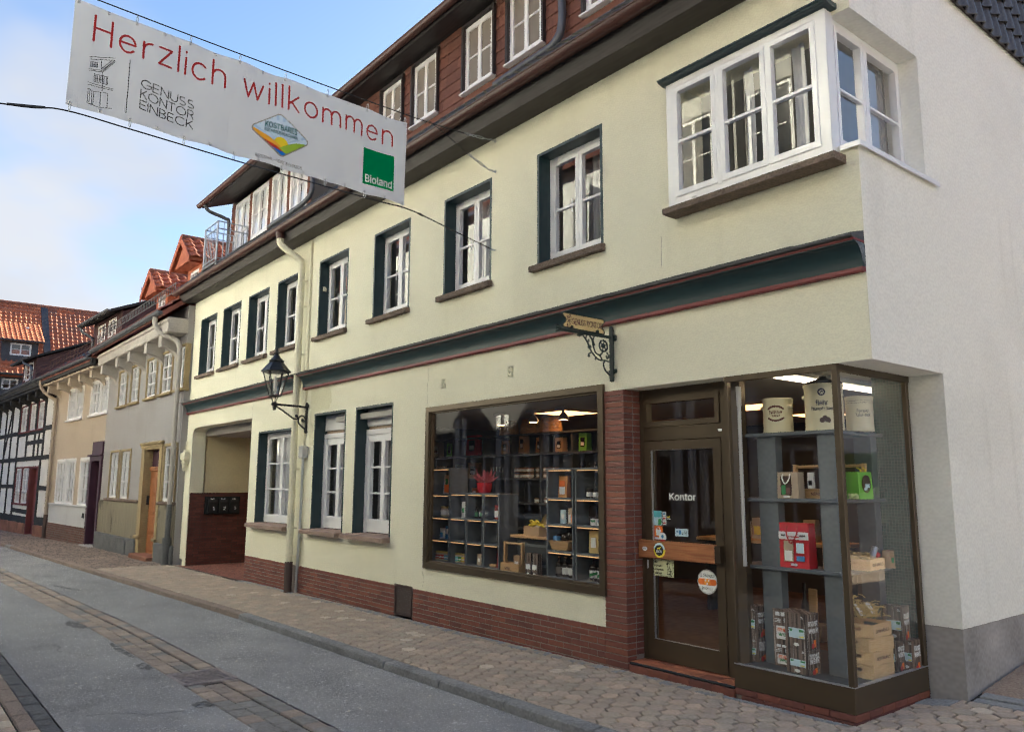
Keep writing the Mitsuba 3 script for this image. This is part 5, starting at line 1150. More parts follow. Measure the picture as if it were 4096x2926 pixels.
# corner showcase goods
def crock(x, y, z, r, h, label, handles=True, bands=0):
    t = thing('stoneware_crock', label, 'crock')
    put(t, 'body', lathe([(r*.97, 0), (r, .01), (r*.97, h*.1), (r*.96, h*.8), (r*.99, h*.93), (r*1.03, h*.95), (r*1.03, h*.985), (r*.98, h), (r*.9, h), (r*.88, h*.9)], (x, y, z), 28), 'mat_stoneware', smooth=45)
    if handles:
        for s in (-1, 1): put(t, 'handle', lathe([(.004, -.02), (.022, -.012), (.026, 0), (.022, .012), (.004, .02)], (x+s*r*1.02, y-.02, z+h*.74), 10), 'mat_stoneware', smooth=True)
    for i in range(bands): put(t, 'band', lathe([(r*.975, h*(.80+.06*i)), (r*.985, h*(.805+.06*i)), (r*.975, h*(.81+.06*i))], (x, y, z), 28), 'mat_ink_grey')
    return t
def wrap(m, x, y, r, cx):
    """wraps flat lettering (x right, z up, y out) round a crock"""
    v = np.array(m[0]); a_ = (v[:, 0]-cx)/r; d_ = r - (v[:, 1])
    return np.column_stack([x + d_*np.sin(a_), y - d_*np.cos(a_), v[:, 2]]), m[1]
MF = lambda x, z: mat4(((1, 0, 0), (0, 0, 1), (0, -1, 0)), (x, 0, z))
def crock_text(t, s, h, x, y, r, a0, z, mat, width=None, bold=True):
    m = txt(s, h, MF(0, z), .002, bold, width); w = m[0][:, 0].max()
    m = trimesh.Trimesh(m[0], m[1], process=False); m = m.subdivide_to_size(.012)
    v = np.array(m.vertices); v[:, 0] += a0*r - w/2
    put(t, 'lettering', wrap((v, np.array(m.faces)), x, y, r, 0), mat)
A0 = .42                                                    # the lettering faces the street corner
t = crock(-1.085, .46, 2.156, .128, .30, 'cream stoneware crock with two handles and a brown oval mark, left of the tall crock'); r_ = .1255
for z0_, dd in ((.205, .022), (.125, -.022)):
    ls = [(a_*.062, 2.156+z0_+dd*(1-(a_)**2)) for a_ in np.linspace(-1, 1, 12)]
    m = ext(LineString(ls).buffer(.008, 2), -.002, .0); m = trimesh.Trimesh(*m, process=False).subdivide_to_size(.012); v = np.array(m.vertices); v[:, 0] += A0*r_
    put(t, 'ribbon_mark', wrap((v, np.array(m.faces)), -1.085, .46, r_, 0), 'mat_ink_brown')
crock_text(t, 'Eystruper', .026, -1.085, .46, r_, A0, 2.156+.165, 'mat_ink_brown', .115); crock_text(t, 'Tafelsenf', .016, -1.085, .46, r_, A0, 2.156+.138, 'mat_ink_brown', .07)
t = crock(-.66, .47, 2.156, .155, .385, 'tallest cream stoneware crock, with dark lid and pictured chocolates, on the top showcase board'); r_ = .152
put(t, 'lid', lathe([(.152, .386), (.155, .392), (.15, .398), (.05, .43), (.03, .445), (.03, .455)], (-.66, .47, 2.156), 24), 'mat_iron', smooth=40)
crock_text(t, 'flehr', .04, -.66, .47, r_, A0, 2.156+.205, 'mat_ink_navy', .095); crock_text(t, 'Trumpf-Senf', .024, -.66, .47, r_, A0, 2.156+.165, 'mat_ink_navy', .19)
m = ext(Point(0, 2.156+.31).buffer(.03, 8).difference(Point(0, 2.156+.31).buffer(.019, 8)).union(LineString([(-.01, 2.456), (0, 2.475), (.012, 2.466)]).buffer(.004)), -.002, 0); v = m[0].copy(); v[:, 0] += A0*r_
put(t, 'round_emblem', wrap((v, m[1]), -.66, .47, r_, 0), 'mat_ink_navy')
m = ext(unary_union([Point(-.022, 2.238).buffer(.02, 6), Point(.02, 2.24).buffer(.022, 6), Point(.0, 2.258).buffer(.018, 6), Point(.03, 2.228).buffer(.012, 6)]), -.003, 0); v = m[0].copy(); v[:, 0] += (A0+.12)*r_
put(t, 'chocolates_print', wrap((v, m[1]), -.66, .47, r_, 0), 'mat_truffle')
t = crock(-.50, .74, 2.156, .11, .29, 'smooth cream stoneware pot with grey bands seen through the side pane', False, 2); r_ = .107
crock_text(t, 'Feinster', .026, -.50, .74, r_, .75, 2.156+.155, 'mat_ink_grey', .10, False); crock_text(t, 'Tafel-Senf', .026, -.50, .74, r_, .75, 2.156+.118, 'mat_ink_grey', .12, False)
t, M = bag(-.925, .35, 1.608, .205, .09, .215, 'mat_carton_tan', [(-.32, .18, .12, .85, 'mat_truffle'), (-.28, -.08, .15, .5, 'mat_print_green'), (-.05, .15, .15, .4, 'mat_ink_brown'), (-.2, .1, .03, .1, 'mat_paper_white')], 'tan paper gift bag with a window and a white cord on the middle board', handle='mat_cord_white', rot=-.1)
t = thing('carry_crate', 'wooden bottle carrier standing behind the tan gift bag on the middle board', 'crate'); carrier(t, -.98, -.69, .44, .56, 1.608, .08, .28, 'mat_light_wood'); put(t, 'lettering', txt('MÜHLE', .022, mat4(((1, 0, 0), (0, 0, 1), (0, -1, 0)), (-.80, .4395, 1.635)), .001, True), 'mat_ink_brown')
bag(-.78, .42, 1.69, .05, .03, .13, 'mat_paper_white', [(-.3, .3, .2, .5, 'mat_print_black')], 'white bottle bag standing in the carrier behind the tan gift bag', 'pouch')
t, M = bag(-.475, .60, 1.608, .16, .15, .215, 'mat_bag_green', [], 'bright green gift bag with a window seen through the side pane', rot=PI/2*.86)
put(t, 'window', xf(ext(Polygon([(.045*math.cos(q), .12+.07*math.sin(q)) for q in np.arange(20)*2*PI/20]), -.082, -.074), M), 'mat_truffle'); put(t, 'window_goods', xf(merge([box(-.02, .03, -.085, -.08, .09, .12), box(-.03, .0, -.085, -.08, .07, .09)]), M), 'mat_print_pale')
t = thing('grape_bunch', 'bunch of pale green grapes lying beside the green gift bag', 'grapes'); put(t, 'grape', merge([ball((-.50+.02+.012*(i % 5)+rh.uniform(-.01, .01), .45+.018*(i//5), 1.62+.012*((i*7) % 3)), .011, 1) for i in range(22)]), 'mat_grape', smooth=True)
t = thing('carry_crate', 'wooden bottle carrier with a yellow ribbon behind the green gift bag', 'crate'); carrier(t, -.75, -.50, .72, .85, 1.608, .08, .29, 'mat_light_wood'); put(t, 'ribbon', tube(smooth_pts([(-.54, .72, 1.86), (-.50, .70, 1.84), (-.52, .72, 1.80), (-.47, .72, 1.83), (-.50, .74, 1.86)]), .007, 6), 'mat_print_yellow')
t, M = bag(-.90, .37, 1.049, .265, .12, .36, 'mat_bag_red', [(-.5, .5, .63, .80, 'mat_paper_white'), (-.42, -.28, .70, .74, 'mat_ink_grey'), (.22, .42, .70, .74, 'mat_ink_grey'), (-.2, .2, .68, .70, 'mat_print_red'), (-.33, -.02, .14, .6, 'mat_carton_tan'), (.08, .38, .30, .6, 'mat_print_red'), (.1, .36, .34, .56, 'mat_print_pale'), (-.3, -.05, .16, .38, 'mat_paper_white'), (.1, .35, .16, .27, 'mat_print_blue'), (-.1, .1, .05, .1, 'mat_paper_white')], 'big red gift bag with a white band on the lower board', handle='mat_print_red')
bag(-.68, .48, 1.049, .09, .09, .17, 'mat_kraft', [], 'brown paper bag behind the big red gift bag', 'pouch'); bag(-.56, .42, 1.049, .05, .18, .25, 'mat_bag_red', [], 'narrow red gift bag behind the corner post of the showcase')
def crate(t, x0, x1, y0, y1, z0, h, rot, word=None, mat='mat_pale_wood'):
    cx, cy = (x0+x1)/2, (y0+y1)/2; M = rotz(rot, (cx, cy, z0)); w, d = x1-x0, y1-y0
    side = sbox(-w/2, 0, w/2, h).difference(LineString([(-w*.16, h*.62), (w*.16, h*.62)]).buffer(h*.13, 6))
    put(t, 'long_side', xf(ext(side, -d/2, -d/2+.012), M), mat); put(t, 'long_side', xf(ext(side, d/2-.012, d/2), M), mat)
    put(t, 'end_board', xf(box(-w/2, -w/2+.012, -d/2+.0125, d/2-.0125, 0, h), M), mat); e = put(t, 'end_board', xf(box(w/2-.012, w/2-.001, -d/2+.0125, d/2-.0125, 0, h), M), mat)
    put(t, 'floor_board', xf(box(-w/2+.012, w/2-.012, -d/2+.012, d/2-.012, .002, .012), M), mat)
    if word: put(t, 'lettering', xf(txt(word, .022, mat4(((0, 1, 0), (0, 0, 1), (1, 0, 0)), (w/2-.001, -d*.36, h*.36)), .001, True, width=d*.72), M), 'mat_ink_brown')
WORDS = ['the lowest of the stack', 'second from the bottom, turned a little', 'topmost of the stack, filled with straw']
z = .263
for i in range(4):
    t = thing('wooden_crate', f'pale wooden crate in the showcase stack, {["the lowest one on the floor", "second from the bottom", "third from the bottom, turned a little", "topmost one, filled with straw bags"][i]}', 'crate')
    crate(t, -.66, -.345, .42, .74, z, .098, (.0, .02, -.12, .05)[i], (None, 'SENFMÜHLE', None, 'SENFMÜHLE')[i]); z += .1
rs = random.Random(8)
for j in range(2):
    t = thing('straw_bag', f'clear bag of straw coloured noodles with a white label in the top crate, {("left", "right")[j]} one', 'food bag')
    ms = []
    cx, cy = -.50+.02*j, .50+.14*j
    for i in range(160):
        p = np.array([cx+rs.gauss(0, .05), cy+rs.gauss(0, .035), .70+abs(rs.gauss(0, .055))*(1.2-.5*j)]); d_ = np.array([rs.gauss(0, 1), rs.gauss(0, 1), rs.gauss(0, .6)]); d_ = d_/np.linalg.norm(d_)*.03
        ms.append(tube([p-d_, p+[0, 0, .008], p+d_], .0035, 4))
    put(t, 'straw', merge(ms), 'mat_straw'); put(t, 'label', hull([(cx+.06, cy-.05, .72), (cx+.06, cy+.0, .72), (cx+.005, cy-.05, .80), (cx+.005, cy+.0, .80), (cx+.066, cy-.05, .722), (cx+.066, cy+.0, .722), (cx+.011, cy-.05, .802), (cx+.011, cy+.0, .802)]), 'mat_paper_white')
t = thing('gift_crate', 'shallow wooden crate with straw, jars and a red tag on the lower board', 'crate'); crate(t, -.72, -.42, .56, .87, 1.049, .085, .1, 'SENFMÜHLE')
put(t, 'straw', merge([tube([(rs.uniform(-.68, -.46), rs.uniform(.6, .82), 1.12+rs.random()*.06), (rs.uniform(-.68, -.46), rs.uniform(.6, .82), 1.12+rs.random()*.05)], .004, 4) for i in range(120)]), 'mat_straw'); put(t, 'jar', xf(lathe([(.02, 0), (.026, .01), (.026, .07), (.028, .075), (.028, .095)], (0, 0, 0), 12), mat4(((1, 0, 0), (0, .8, -.6), (0, .6, .8)), (-.47, .74, 1.14))), 'mat_aluminium'); put(t, 'wrapped_pack', ball((-.47, .80, 1.16), .035, 1, (1, 1.3, .8)), 'mat_bag_red')
bag(-.44, .95, 1.049, .08, .07, .14, 'mat_kraft', [(-.2, .2, .3, .6, 'mat_print_green')], 'small brown paper bag at the end of the lower board', 'pouch', rot=PI/2)
# cider cartons
def cider(x, y, z, w, d, h, rot, label, faces=('side',), logo=False):
    t = thing('drink_carton', label, 'carton'); M = rotz(rot, (x, y, z))
    put(t, 'body', xf(cbox(-w/2, w/2, -d/2, d/2, 0, h, .003), M), 'mat_carton_wood')
    F = mat4(((1, 0, 0), (0, 0, 1), (0, -1, 0)), (0, -d/2-.0006, 0)); R_ = mat4(((0, 1, 0), (0, 0, 1), (1, 0, 0)), (w/2+.0006, 0, 0))
    def pl(face, u0, u1, v0, v1, mt, dz=0.):
        q = F if face == 'f' else R_
        m = box(u0, u1, v0, v1, dz, dz+.001); put(t, 'print', xf(xf(m, q), M), mt)
    def lt(face, s, hh, u, v, mt, width=None, dz=0.): put(t, 'lettering', xf(txt(s, hh, (F if face == 'f' else R_) @ mat4(((1, 0, 0), (0, 1, 0), (0, 0, 1)), (u, v, dz)), .001, True, width), M), mt)
    if not logo:
        pl('f', -w*.32, w*.38, h*.30, h*.58, 'mat_print_pale'); pl('f', w*.15, w*.35, h*.48, h*.55, 'mat_print_green', .001); pl('f', w*.15, w*.35, h*.33, h*.37, 'mat_print_yellow', .001); pl('f', -w*.28, -w*.16, h*.48, h*.55, 'mat_print_green', .001)
        put(t, 'oval_mark', xf(xf(ext(Polygon([(.025*math.cos(q), h*.12+.013*math.sin(q)) for q in np.arange(16)*2*PI/16]), -.001, 0), mat4(((1, 0, 0), (0, 1, 0), (0, 0, 1)), (0, -d/2-.0006, 0))), M), 'mat_paper_white'); lt('f', '5L', .016, w*.22, h*.86, 'mat_paper_white')
    else:
        pl('f', -w*.36, w*.36, h*.10, h*.5, 'mat_paper_white'); lt('f', 'most', .032, -w*.32, h*.34, 'mat_print_orange', w*.62, .001); lt('f', 'werk', .032, -w*.28, h*.2, 'mat_print_green', w*.56, .001); put(t, 'apple_mark', xf(ball((-w*.02, -d/2-.001, h*.36), .011, 1, (1, .2, 1)), M), 'mat_print_red')
        for i in range(2): pl('f', -w*.38+i*.05, -w*.38+i*.05+.04, h*.8, h*.92, 'mat_paper_white'); pl('f', -w*.02+i*.05, -w*.02+i*.05+.04, h*.62, h*.74, 'mat_paper_white')
        for i in range(3): pl('f', -w*.42, -w*.16, h*.60+i*.012, h*.60+i*.012+.005, 'mat_paper_white')
    lt('r', 'most', .045, -d*.42, h*.66, 'mat_paper_white', d*.8); lt('r', 'werk', .045, -d*.4, h*.46, 'mat_paper_white', d*.8)
    put(t, 'apple_mark', xf(merge([ball((w/2+.0005, -.01, h*.1), .022, 1, (.15, 1, 1))]), M), 'mat_print_red'); put(t, 'juice_mark', xf(box(w/2-.001, w/2+.0015, .0, .03, h*.06, h*.26), M), 'mat_print_orange')
    return t
cider(-1.335, .34, .45, .175, .15, .26, .0, 'upper dark wood print drink carton of the left stack in the showcase'); cider(-1.335, .34, .263, .175, .15, .185, .0, 'lower dark wood print drink carton of the left stack in the showcase')
cider(-1.005, .37, .45, .215, .16, .26, .0, 'upper drink carton with the white apple logo sheet, middle stack', logo=True); cider(-1.005, .37, .263, .215, .16, .185, .0, 'lower drink carton of the middle stack, under the one with the logo sheet', logo=True)
cider(-.82, .24, .45, .20, .16, .27, -.06, 'upper drink carton with white lettering on its side, right stack'); cider(-.82, .24, .263, .20, .16, .185, -.06, 'lower drink carton of the right stack, nearest the front glass')
cider(-.40, .93, .50, .16, .14, .26, .1, 'upper drink carton of the stack by the mosaic pillar', logo=False); cider(-.44, .90, .263, .16, .14, .235, .0, 'lower left drink carton of the stack by the mosaic pillar'); cider(-.355, 1.02, .263, .13, .13, .235, 0, 'lower right drink carton of the stack by the mosaic pillar')
t = thing('carry_crate', 'wooden bottle holder with a slim bottle behind the drink cartons', 'crate'); put(t, 'box', open_box(-1.05, -.83, .55, .68, .45, .58), 'mat_light_wood'); put(t, 'back_board', box(-1.0, -.93, .66, .68, .58, .85), 'mat_light_wood'); put(t, 'bottle', lathe([(.03, .46), (.035, .5), (.03, .72), (.014, .78), (.014, .9)], (-1.0, .6, 0), 12), 'mat_bottle_dark', smooth=40)

for i, (x, z, w, h, mt, nm) in enumerate([(-8.3, 2.15, .2, .25, 'mat_carton_tan', 'tan carton at the far left of the top shelf'), (-7.9, 2.15, .16, .22, 'mat_bag_green', 'green pack left of the red gift bag on the top shelf'), (-8.2, 1.80, .2, .2, 'mat_kraft', 'brown pack at the far left of the second board'), (-7.7, 1.80, .14, .22, 'mat_print_pale', 'pale blue pack on the second board'), (-8.2, 1.455, .22, .2, 'mat_bag_gold', 'golden pack at the far left of the third board'), (-7.6, 1.455, .2, .18, 'mat_carton_tan', 'tan pack on the third board'), (-7.2, 1.455, .14, .2, 'mat_print_orange', 'orange pack on the third board')]):
    bag(x, 1.72, z, w, .1, h, mt, [(-.25, .25, .25, .75, 'mat_paper_white'), (-.2, .2, .3, .5, 'mat_ink_brown')], nm + ' of the shelf wall', 'pouch')
for i in range(8):
    t, k = bottle(-5.5+i*.13 if i < 4 else -4.85+(i-4)*.13, 1.72, 1.455 if i < 4 else 1.80, .035, .22, 'mat_bottle_dark', 'mat_lid_dark', 'mat_paper_white', f'dark bottle on the {("third", "second")[i//4]} board of the shelf wall, {("first", "second", "third", "fourth")[i % 4]} from the left of four')
for i in range(4): bag(-4.85+i*.16, 1.72, 2.15 if i == 3 else 1.455, .12, .1, .17+.03*(i % 2), ('mat_kraft', 'mat_paper_white', 'mat_bag_gold', 'mat_print_red')[i], [(-.3, .3, .2, .6, 'mat_ink_brown')], ('kraft', 'white', 'golden', 'red')[i] + ' pack at the right end of the shelf wall', 'pouch')
# ------------------------------------------------------------------ welcome banner across the street
BX = -4.54
bn = thing('welcome_banner', 'white cloth banner with red thin lettering hanging across the street', 'banner')
def wave(u, v):
    return .018*np.sin(u*3.1+.6)*np.sin(v*2.4+.3) + .012*np.sin(u*9.7+v*3.0) + .02*np.sin(u*1.3+1.0) + .008*np.exp(-((v-.06)/.08)**2)*np.sin(u*12.9) + .010*np.exp(-((u-.35-.25*v)/.10)**2) - .008*np.exp(-((u-1.45+.1*v)/.05)**2)
def edge(u, v):
    """scalloped edges between the eyelets"""
    k = .48; q = (u - .03) / k; s = np.abs(np.sin(q*PI))
    return .012*s*(np.clip(1 - v/.12, 0, 1)) - .012*s*np.clip(1 - (.98-v)/.12, 0, 1)
def onb(u, v, off=0.0):
    return np.stack([BX + wave(u, v) + off, -4.64 + u, 5.874 - .0295*u - v - edge(u, v)], -1)
LB = 3.375
bm = sheet(lambda s, t: onb(s*LB, t*.98), 150, 46)
put(bn, 'cloth', bm, M_('banner_cloth', {'type': 'principledthin', 'base_color': rgb((.66, .68, .73)), 'roughness': .5, 'diff_trans': .6}), smooth=True)
def printed(poly, off=.005, seg=.025):
    out = []
    for g_ in getattr(poly, 'geoms', [poly]):
        if g_.is_empty or g_.area < 1e-8: continue
        v, f = trimesh.creation.triangulate_polygon(g_, engine='earcut'); m = trimesh.Trimesh(np.column_stack([v, np.zeros(len(v))]), f, process=False)
        if np.ptp(v[:, 0]) > seg*2 or np.ptp(v[:, 1]) > seg*2: m = m.subdivide_to_size(seg)
        v = np.array(m.vertices); out.append((onb(v[:, 0], v[:, 1], off), np.array(m.faces)))
    return merge(out)
for n_, c in (('dark', (.36, .03, .035)), ('ink', (.035, .037, .045)), ('teal', (.008, .10, .10)), ('brown', (.14, .12, .09)), ('green', (.0, .20, .075)), ('white', (.72, .72, .74)), ('sky', (.40, .56, .74)), ('sky2', (.58, .70, .82)), ('sun', (.80, .62, .04)), ('orange', (.78, .37, .05)), ('meadow', (.32, .50, .06)), ('hillred', (.50, .05, .04)), ('blue', (.02, .17, .55)), ('frame', (.32, .29, .26))):
    M_('bp_'+n_, two({'type': 'diffuse', 'reflectance': rgb(c)}))
def place(shape, u, v, shear=0.0):
    """shape with y up, baseline start at (u, v)"""
    return affinity.affine_transform(shape, [1, 0, shear, -1, u, v])
gl_ = place(strokes('Herzlich willkommen', .235, .0185, 3.03, .30, .55), .165, .335, .0)
cut_ = .165 + 3.03*.447
for q in (sbox(0, 0, cut_, 1), sbox(cut_, 0, 4, 1)): put(bn, 'greeting_lettering', printed(gl_.intersection(q)), 'mat_bp_dark')
for i, s_ in enumerate(('GENUSS', 'KONTOR', 'EINBECK')): put(bn, 'shop_lettering', printed(place(strokes(s_, .078, .0085, .475, .2), .572, .622+.102*i, .06), .005), 'mat_bp_ink')
put(bn, 'divider_line', printed(sbox(.463, .40, .469, .91)), 'mat_bp_ink')
HOUSE = [[(0.147,0.492),(0.347,0.425)],[(0.149,0.514),(0.346,0.446),(0.252,0.591),(0.153,0.617)],[(0.263,0.586),(0.349,0.459)],[(0.24,0.494),(0.245,0.567),(0.323,0.458)],[(0.157,0.535),(0.213,0.52),(0.216,0.562),(0.16,0.577),(0.157,0.535)],[(0.185,0.528),(0.188,0.569)],[(0.172,0.531),(0.175,0.573)],[(0.199,0.524),(0.202,0.566)],[(0.158,0.556),(0.215,0.541)],[(0.151,0.603),(0.251,0.577),(0.346,0.449)],[(0.195,0.632),(0.302,0.62),(0.305,0.69),(0.198,0.7),(0.195,0.632)],[(0.204,0.641),(0.208,0.693)],[(0.217,0.64),(0.22,0.688)],[(0.221,0.639),(0.224,0.689)],[(0.237,0.635),(0.241,0.688)],[(0.243,0.636),(0.246,0.687)],[(0.258,0.633),(0.262,0.684)],[(0.275,0.63),(0.275,0.686)],[(0.295,0.628),(0.297,0.687)],[(0.206,0.667),(0.273,0.659)],[(0.259,0.595),(0.268,0.763)],[(0.151,0.723),(0.352,0.717)],[(0.153,0.743),(0.349,0.731)],[(0.152,0.783),(0.175,0.78)],[(0.175,0.78),(0.174,0.904)],[(0.16,0.78),(0.161,0.905)],[(0.188,0.784),(0.196,0.912),(0.159,0.912)],[(0.204,0.786),(0.206,0.916)],[(0.204,0.789),(0.312,0.77),(0.316,0.913)],[(0.256,0.782),(0.262,0.925)],[(0.159,0.912),(0.264,0.926),(0.352,0.901)]]
put(bn, 'house_drawing', printed(unary_union([LineString(l).buffer(.0022, 1) for l in HOUSE])), 'mat_bp_ink')
# badge
dia = Polygon([(1.884, .405), (2.233, .62), (1.916, .872), (1.575, .632)]).buffer(-.05).buffer(.05, 6)
inner = dia.buffer(-.012)
put(bn, 'badge_border', printed(dia, .004), 'mat_bp_frame'); put(bn, 'badge_sky', printed(inner, .0055), 'mat_bp_sky2')
sc = (1.905, .735); rays = unary_union([Polygon([sc, (sc[0]+.6*math.cos(q), sc[1]-.6*math.sin(q)), (sc[0]+.6*math.cos(q+.10), sc[1]-.6*math.sin(q+.10))]) for q in np.arange(0, PI, .24)])
put(bn, 'badge_rays', printed(rays.intersection(inner).difference(sbox(1.70, .49, 2.12, .63)), .0068), 'mat_bp_sky')
hill = lambda pts: Polygon(smooth_pts(pts, 6).tolist() + [(2.3, 1.0), (1.5, 1.0)])
put(bn, 'badge_sun', printed(Point(1.905, .735).buffer(.075, 10).intersection(inner), .008), 'mat_bp_sun')
put(bn, 'badge_hill', printed(hill([(1.5, .58), (1.66, .64), (1.80, .695), (1.95, .79)]).intersection(inner).intersection(sbox(1.5, .5, 2.05, 1)), .0092), 'mat_bp_orange')
put(bn, 'badge_hill', printed(hill([(1.82, .82), (1.92, .755), (2.0, .705), (2.1, .665), (2.3, .64)]).intersection(inner).intersection(sbox(1.82, .5, 2.3, 1)), .0104), 'mat_bp_meadow')
put(bn, 'badge_hill', printed(hill([(1.6, .685), (1.74, .725), (1.86, .768), (2.0, .85)]).intersection(inner).intersection(sbox(1.5, .5, 2.0, 1)).intersection(Polygon([(1.5, .5), (1.87, .5), (1.97, .88), (1.8, 1)])), .0116), 'mat_bp_hillred')
put(bn, 'badge_water', printed(hill([(1.6, .775), (1.78, .778), (1.9, .805), (2.02, .835)]).intersection(inner), .0128), 'mat_bp_blue')
def printed_text(s, h, u, v, width, bold, mat, shear=0.0, off=.0095):
    m = meshkit.text_mesh(s, h, .002, bold); w_ = np.array(m.vertices); f_ = np.array(m.faces)
    keep = (np.abs(w_[f_][:, :, 2] - .002) < 1e-6).all(1); f_ = f_[keep]
    kx = width/w_[:, 0].max(); uu = u + w_[:, 0]*kx; vv = v - w_[:, 1] + shear*w_[:, 0]*kx
    return onb(uu, vv, off), f_
put(bn, 'badge_lettering', printed_text('KOSTBARES', .058, 1.735, .585, .335, True, '', .0), 'mat_bp_teal'); put(bn, 'badge_lettering', printed_text('SÜDNIEDERSACHSEN', .03, 1.732, .632, .345, True, ''), 'mat_bp_teal')
put(bn, 'badge_motto', printed_text('REGIONAL – ECHT & EHRLICH', .036, 1.655, .935, .49, False, '', .0, .005), 'mat_bp_brown')
put(bn, 'green_square', printed(sbox(2.848, .452, 3.225, .862), .004), 'mat_bp_green'); put(bn, 'square_lettering', printed_text('Bioland', .085, 2.866, .835, .335, True, '', 0, .007), 'mat_bp_white')
ey = M_('eyelet', pr((.55, .55, .56), .3, .9))
for row, v_ in ((0, .022), (1, .958)):
    for i in range(15):
        u_ = .03 + i*(LB-.06)/14; c = onb(np.array(u_), np.array(v_), .004)
        put(bn, 'eyelet', tube([c + [0, .011*math.cos(q), .011*math.sin(q)] for q in np.arange(10)*2*PI/10], .0035, 5, True), ey)
        if i % 2 == 0:
            s = 1 if row == 0 else -1
            p = [c, c + [.012, .006, s*.045], c + [.004, .0, s*.075], c + [-.012, -.004, s*.045], c + [-.006, 0, 0]]
            put(bn, 'snap_hook', tube(smooth_pts(p, 4), .0035, 5), 'mat_steel')
# the cables it hangs from
def turnbuckle(k, a, b):
    a, b = np.array(a), np.array(b); d = (b-a)/np.linalg.norm(b-a); n = np.cross(d, [1, 0, 0]); n /= np.linalg.norm(n)
    L = np.linalg.norm(b-a)
    put(k, 'turnbuckle', merge([tube([a + d*L*q + n*s*.013*(0.3 if q in (.45, .8) else 1) for q in (.45, .5, .6, .75, .8)], .005, 6) for s in (1, -1)] + [tube([a+d*L*.45, a+d*L*.5], .012, 6), tube([a+d*L*.75, a+d*L*.8], .012, 6)]), 'mat_steel')
    put(k, 'chain_link', merge([tube([a + d*L*(.12+.09*i) + d*.028*math.cos(q) + (n if i % 2 else np.cross(d, n))*.013*math.sin(q) for q in np.arange(10)*2*PI/10], .004, 5, True) for i in range(4)]), 'mat_steel')
    put(k, 'rod', tube([a + d*L*.8, b], .006, 6), 'mat_steel'); put(k, 'hook', merge([tube(smooth_pts([b, b + [0, .03, .015], b + [0, .06, -.0], b + [.02, .085, .02]], 4), .008, 6), ball(b+[0, .09, 0], .014, 1)]), 'mat_steel')
def cable(label, pts, r, tb, y0=-6.9):
    k = thing('suspension_cable', label, 'cable'); put(k, 'wire', tube(smooth_pts(pts, 6), r, 6), 'mat_iron')
    if tb: turnbuckle(k, *tb)
zt = lambda y: 5.874 - .0295*(y+4.64)
cable('upper thin steel cable the banner hangs from', [(BX, -6.95, 6.16), (BX, -5.5, 6.0), (BX, -4.53, 5.95), (BX, -3.0, 5.895), (BX, -1.25, 5.86), (BX, -.5, 5.875), (BX, -.45, 5.876)], .0065, ((BX, -.5, 5.875), (BX, -.10, 5.905)))
cable('short steel cable branching down from the upper cable to the wall', [(BX, -.93, 5.86), (BX, -.6, 5.72), (BX, -.42, 5.63)], .005, ((BX, -.45, 5.645), (BX, -.09, 5.51)))
cable('lower steel cable along the bottom edge of the banner', [(BX, -6.95, 4.58), (BX, -5.1, 4.765), (BX, -4.66, 4.85), (BX, -4.1, 4.835), (BX, -3.1, 4.795), (BX, -1.7, 4.76), (BX, -1.2, 4.75), (BX, -.6, 4.63), (BX, -.05, 4.52)], .007, None)
labels[list(labels)[-1]]['label'] = 'lower steel cable along the bottom edge of the banner'
k = list(labels)[-1]; put(k, 'clamp', merge([tube([(BX, -1.1, 4.735), (BX, -1.04, 4.722)], .014, 6), tube([(BX, -4.78, 4.83), (BX, -5.05, 4.775)], .012, 6)]), 'mat_iron'); put(k, 'hook', merge([tube([(BX, -.06, 4.52), (BX, -.0, 4.515)], .012, 8)]), 'mat_steel')

# ------------------------------------------------------------------ wall lantern
LX = -9.714
ln = thing('wall_lantern', 'black six sided lantern on a scrolled wall bracket beside the cream downpipe', 'lantern')
cy = -.585; hexr = lambda r, z: [(LX + r*math.cos(q+.2), cy + r*math.sin(q+.2), z) for q in np.arange(6)*PI/3]
put(ln, 'wall_bar', merge([cbox(LX-.016, LX+.016, -.035, -.003, 2.55, 3.06, .004), cbox(LX-.06, LX+.06, -.03, -.002, 2.97, 3.03, .004), ball((LX, -.02, 2.57), .03, 1)]), 'mat_iron')
put(ln, 'bracket_arm', merge([tube([(LX, -.03, 2.985), (LX, -.57, 3.0)], .017, 8), tube(smooth_pts([(LX, -.57, 2.975), (LX, -.42, 2.89), (LX, -.28, 2.80), (LX, -.22, 2.775), (LX, -.175, 2.785), (LX, -.165, 2.81)], 5), .013, 8), tube(smooth_pts([(LX, -.02, 2.60), (LX, -.10, 2.66), (LX, -.155, 2.72), (LX, -.15, 2.80), (LX, -.10, 2.835), (LX, -.05, 2.81), (LX, -.04, 2.76), (LX, -.07, 2.735), (LX, -.095, 2.755)], 6), .013, 8), ball((LX, -.195, 2.825), .026, 1), ball((LX, -.085, 2.765), .024, 1)]), 'mat_iron', smooth=50)
put(ln, 'foot', lathe([(.012, 2.90), (.03, 2.92), (.03, 2.95), (.018, 2.965), (.05, 2.985), (.055, 3.005), (.03, 3.02), (.02, 3.03)], (LX, cy, 0), 14), 'mat_iron', smooth=40)
for q in np.arange(3)*2*PI/3 + .5: put(ln, 'support_strap', tube(smooth_pts([(LX+.03*math.cos(q), cy+.03*math.sin(q), 3.01), (LX+.035*math.cos(q), cy+.035*math.sin(q), 3.06), (LX+.08*math.cos(q), cy+.08*math.sin(q), 3.13)], 4), .008, 6), 'mat_iron')
bot, top = hexr(.092, 3.135), hexr(.205, 3.535)
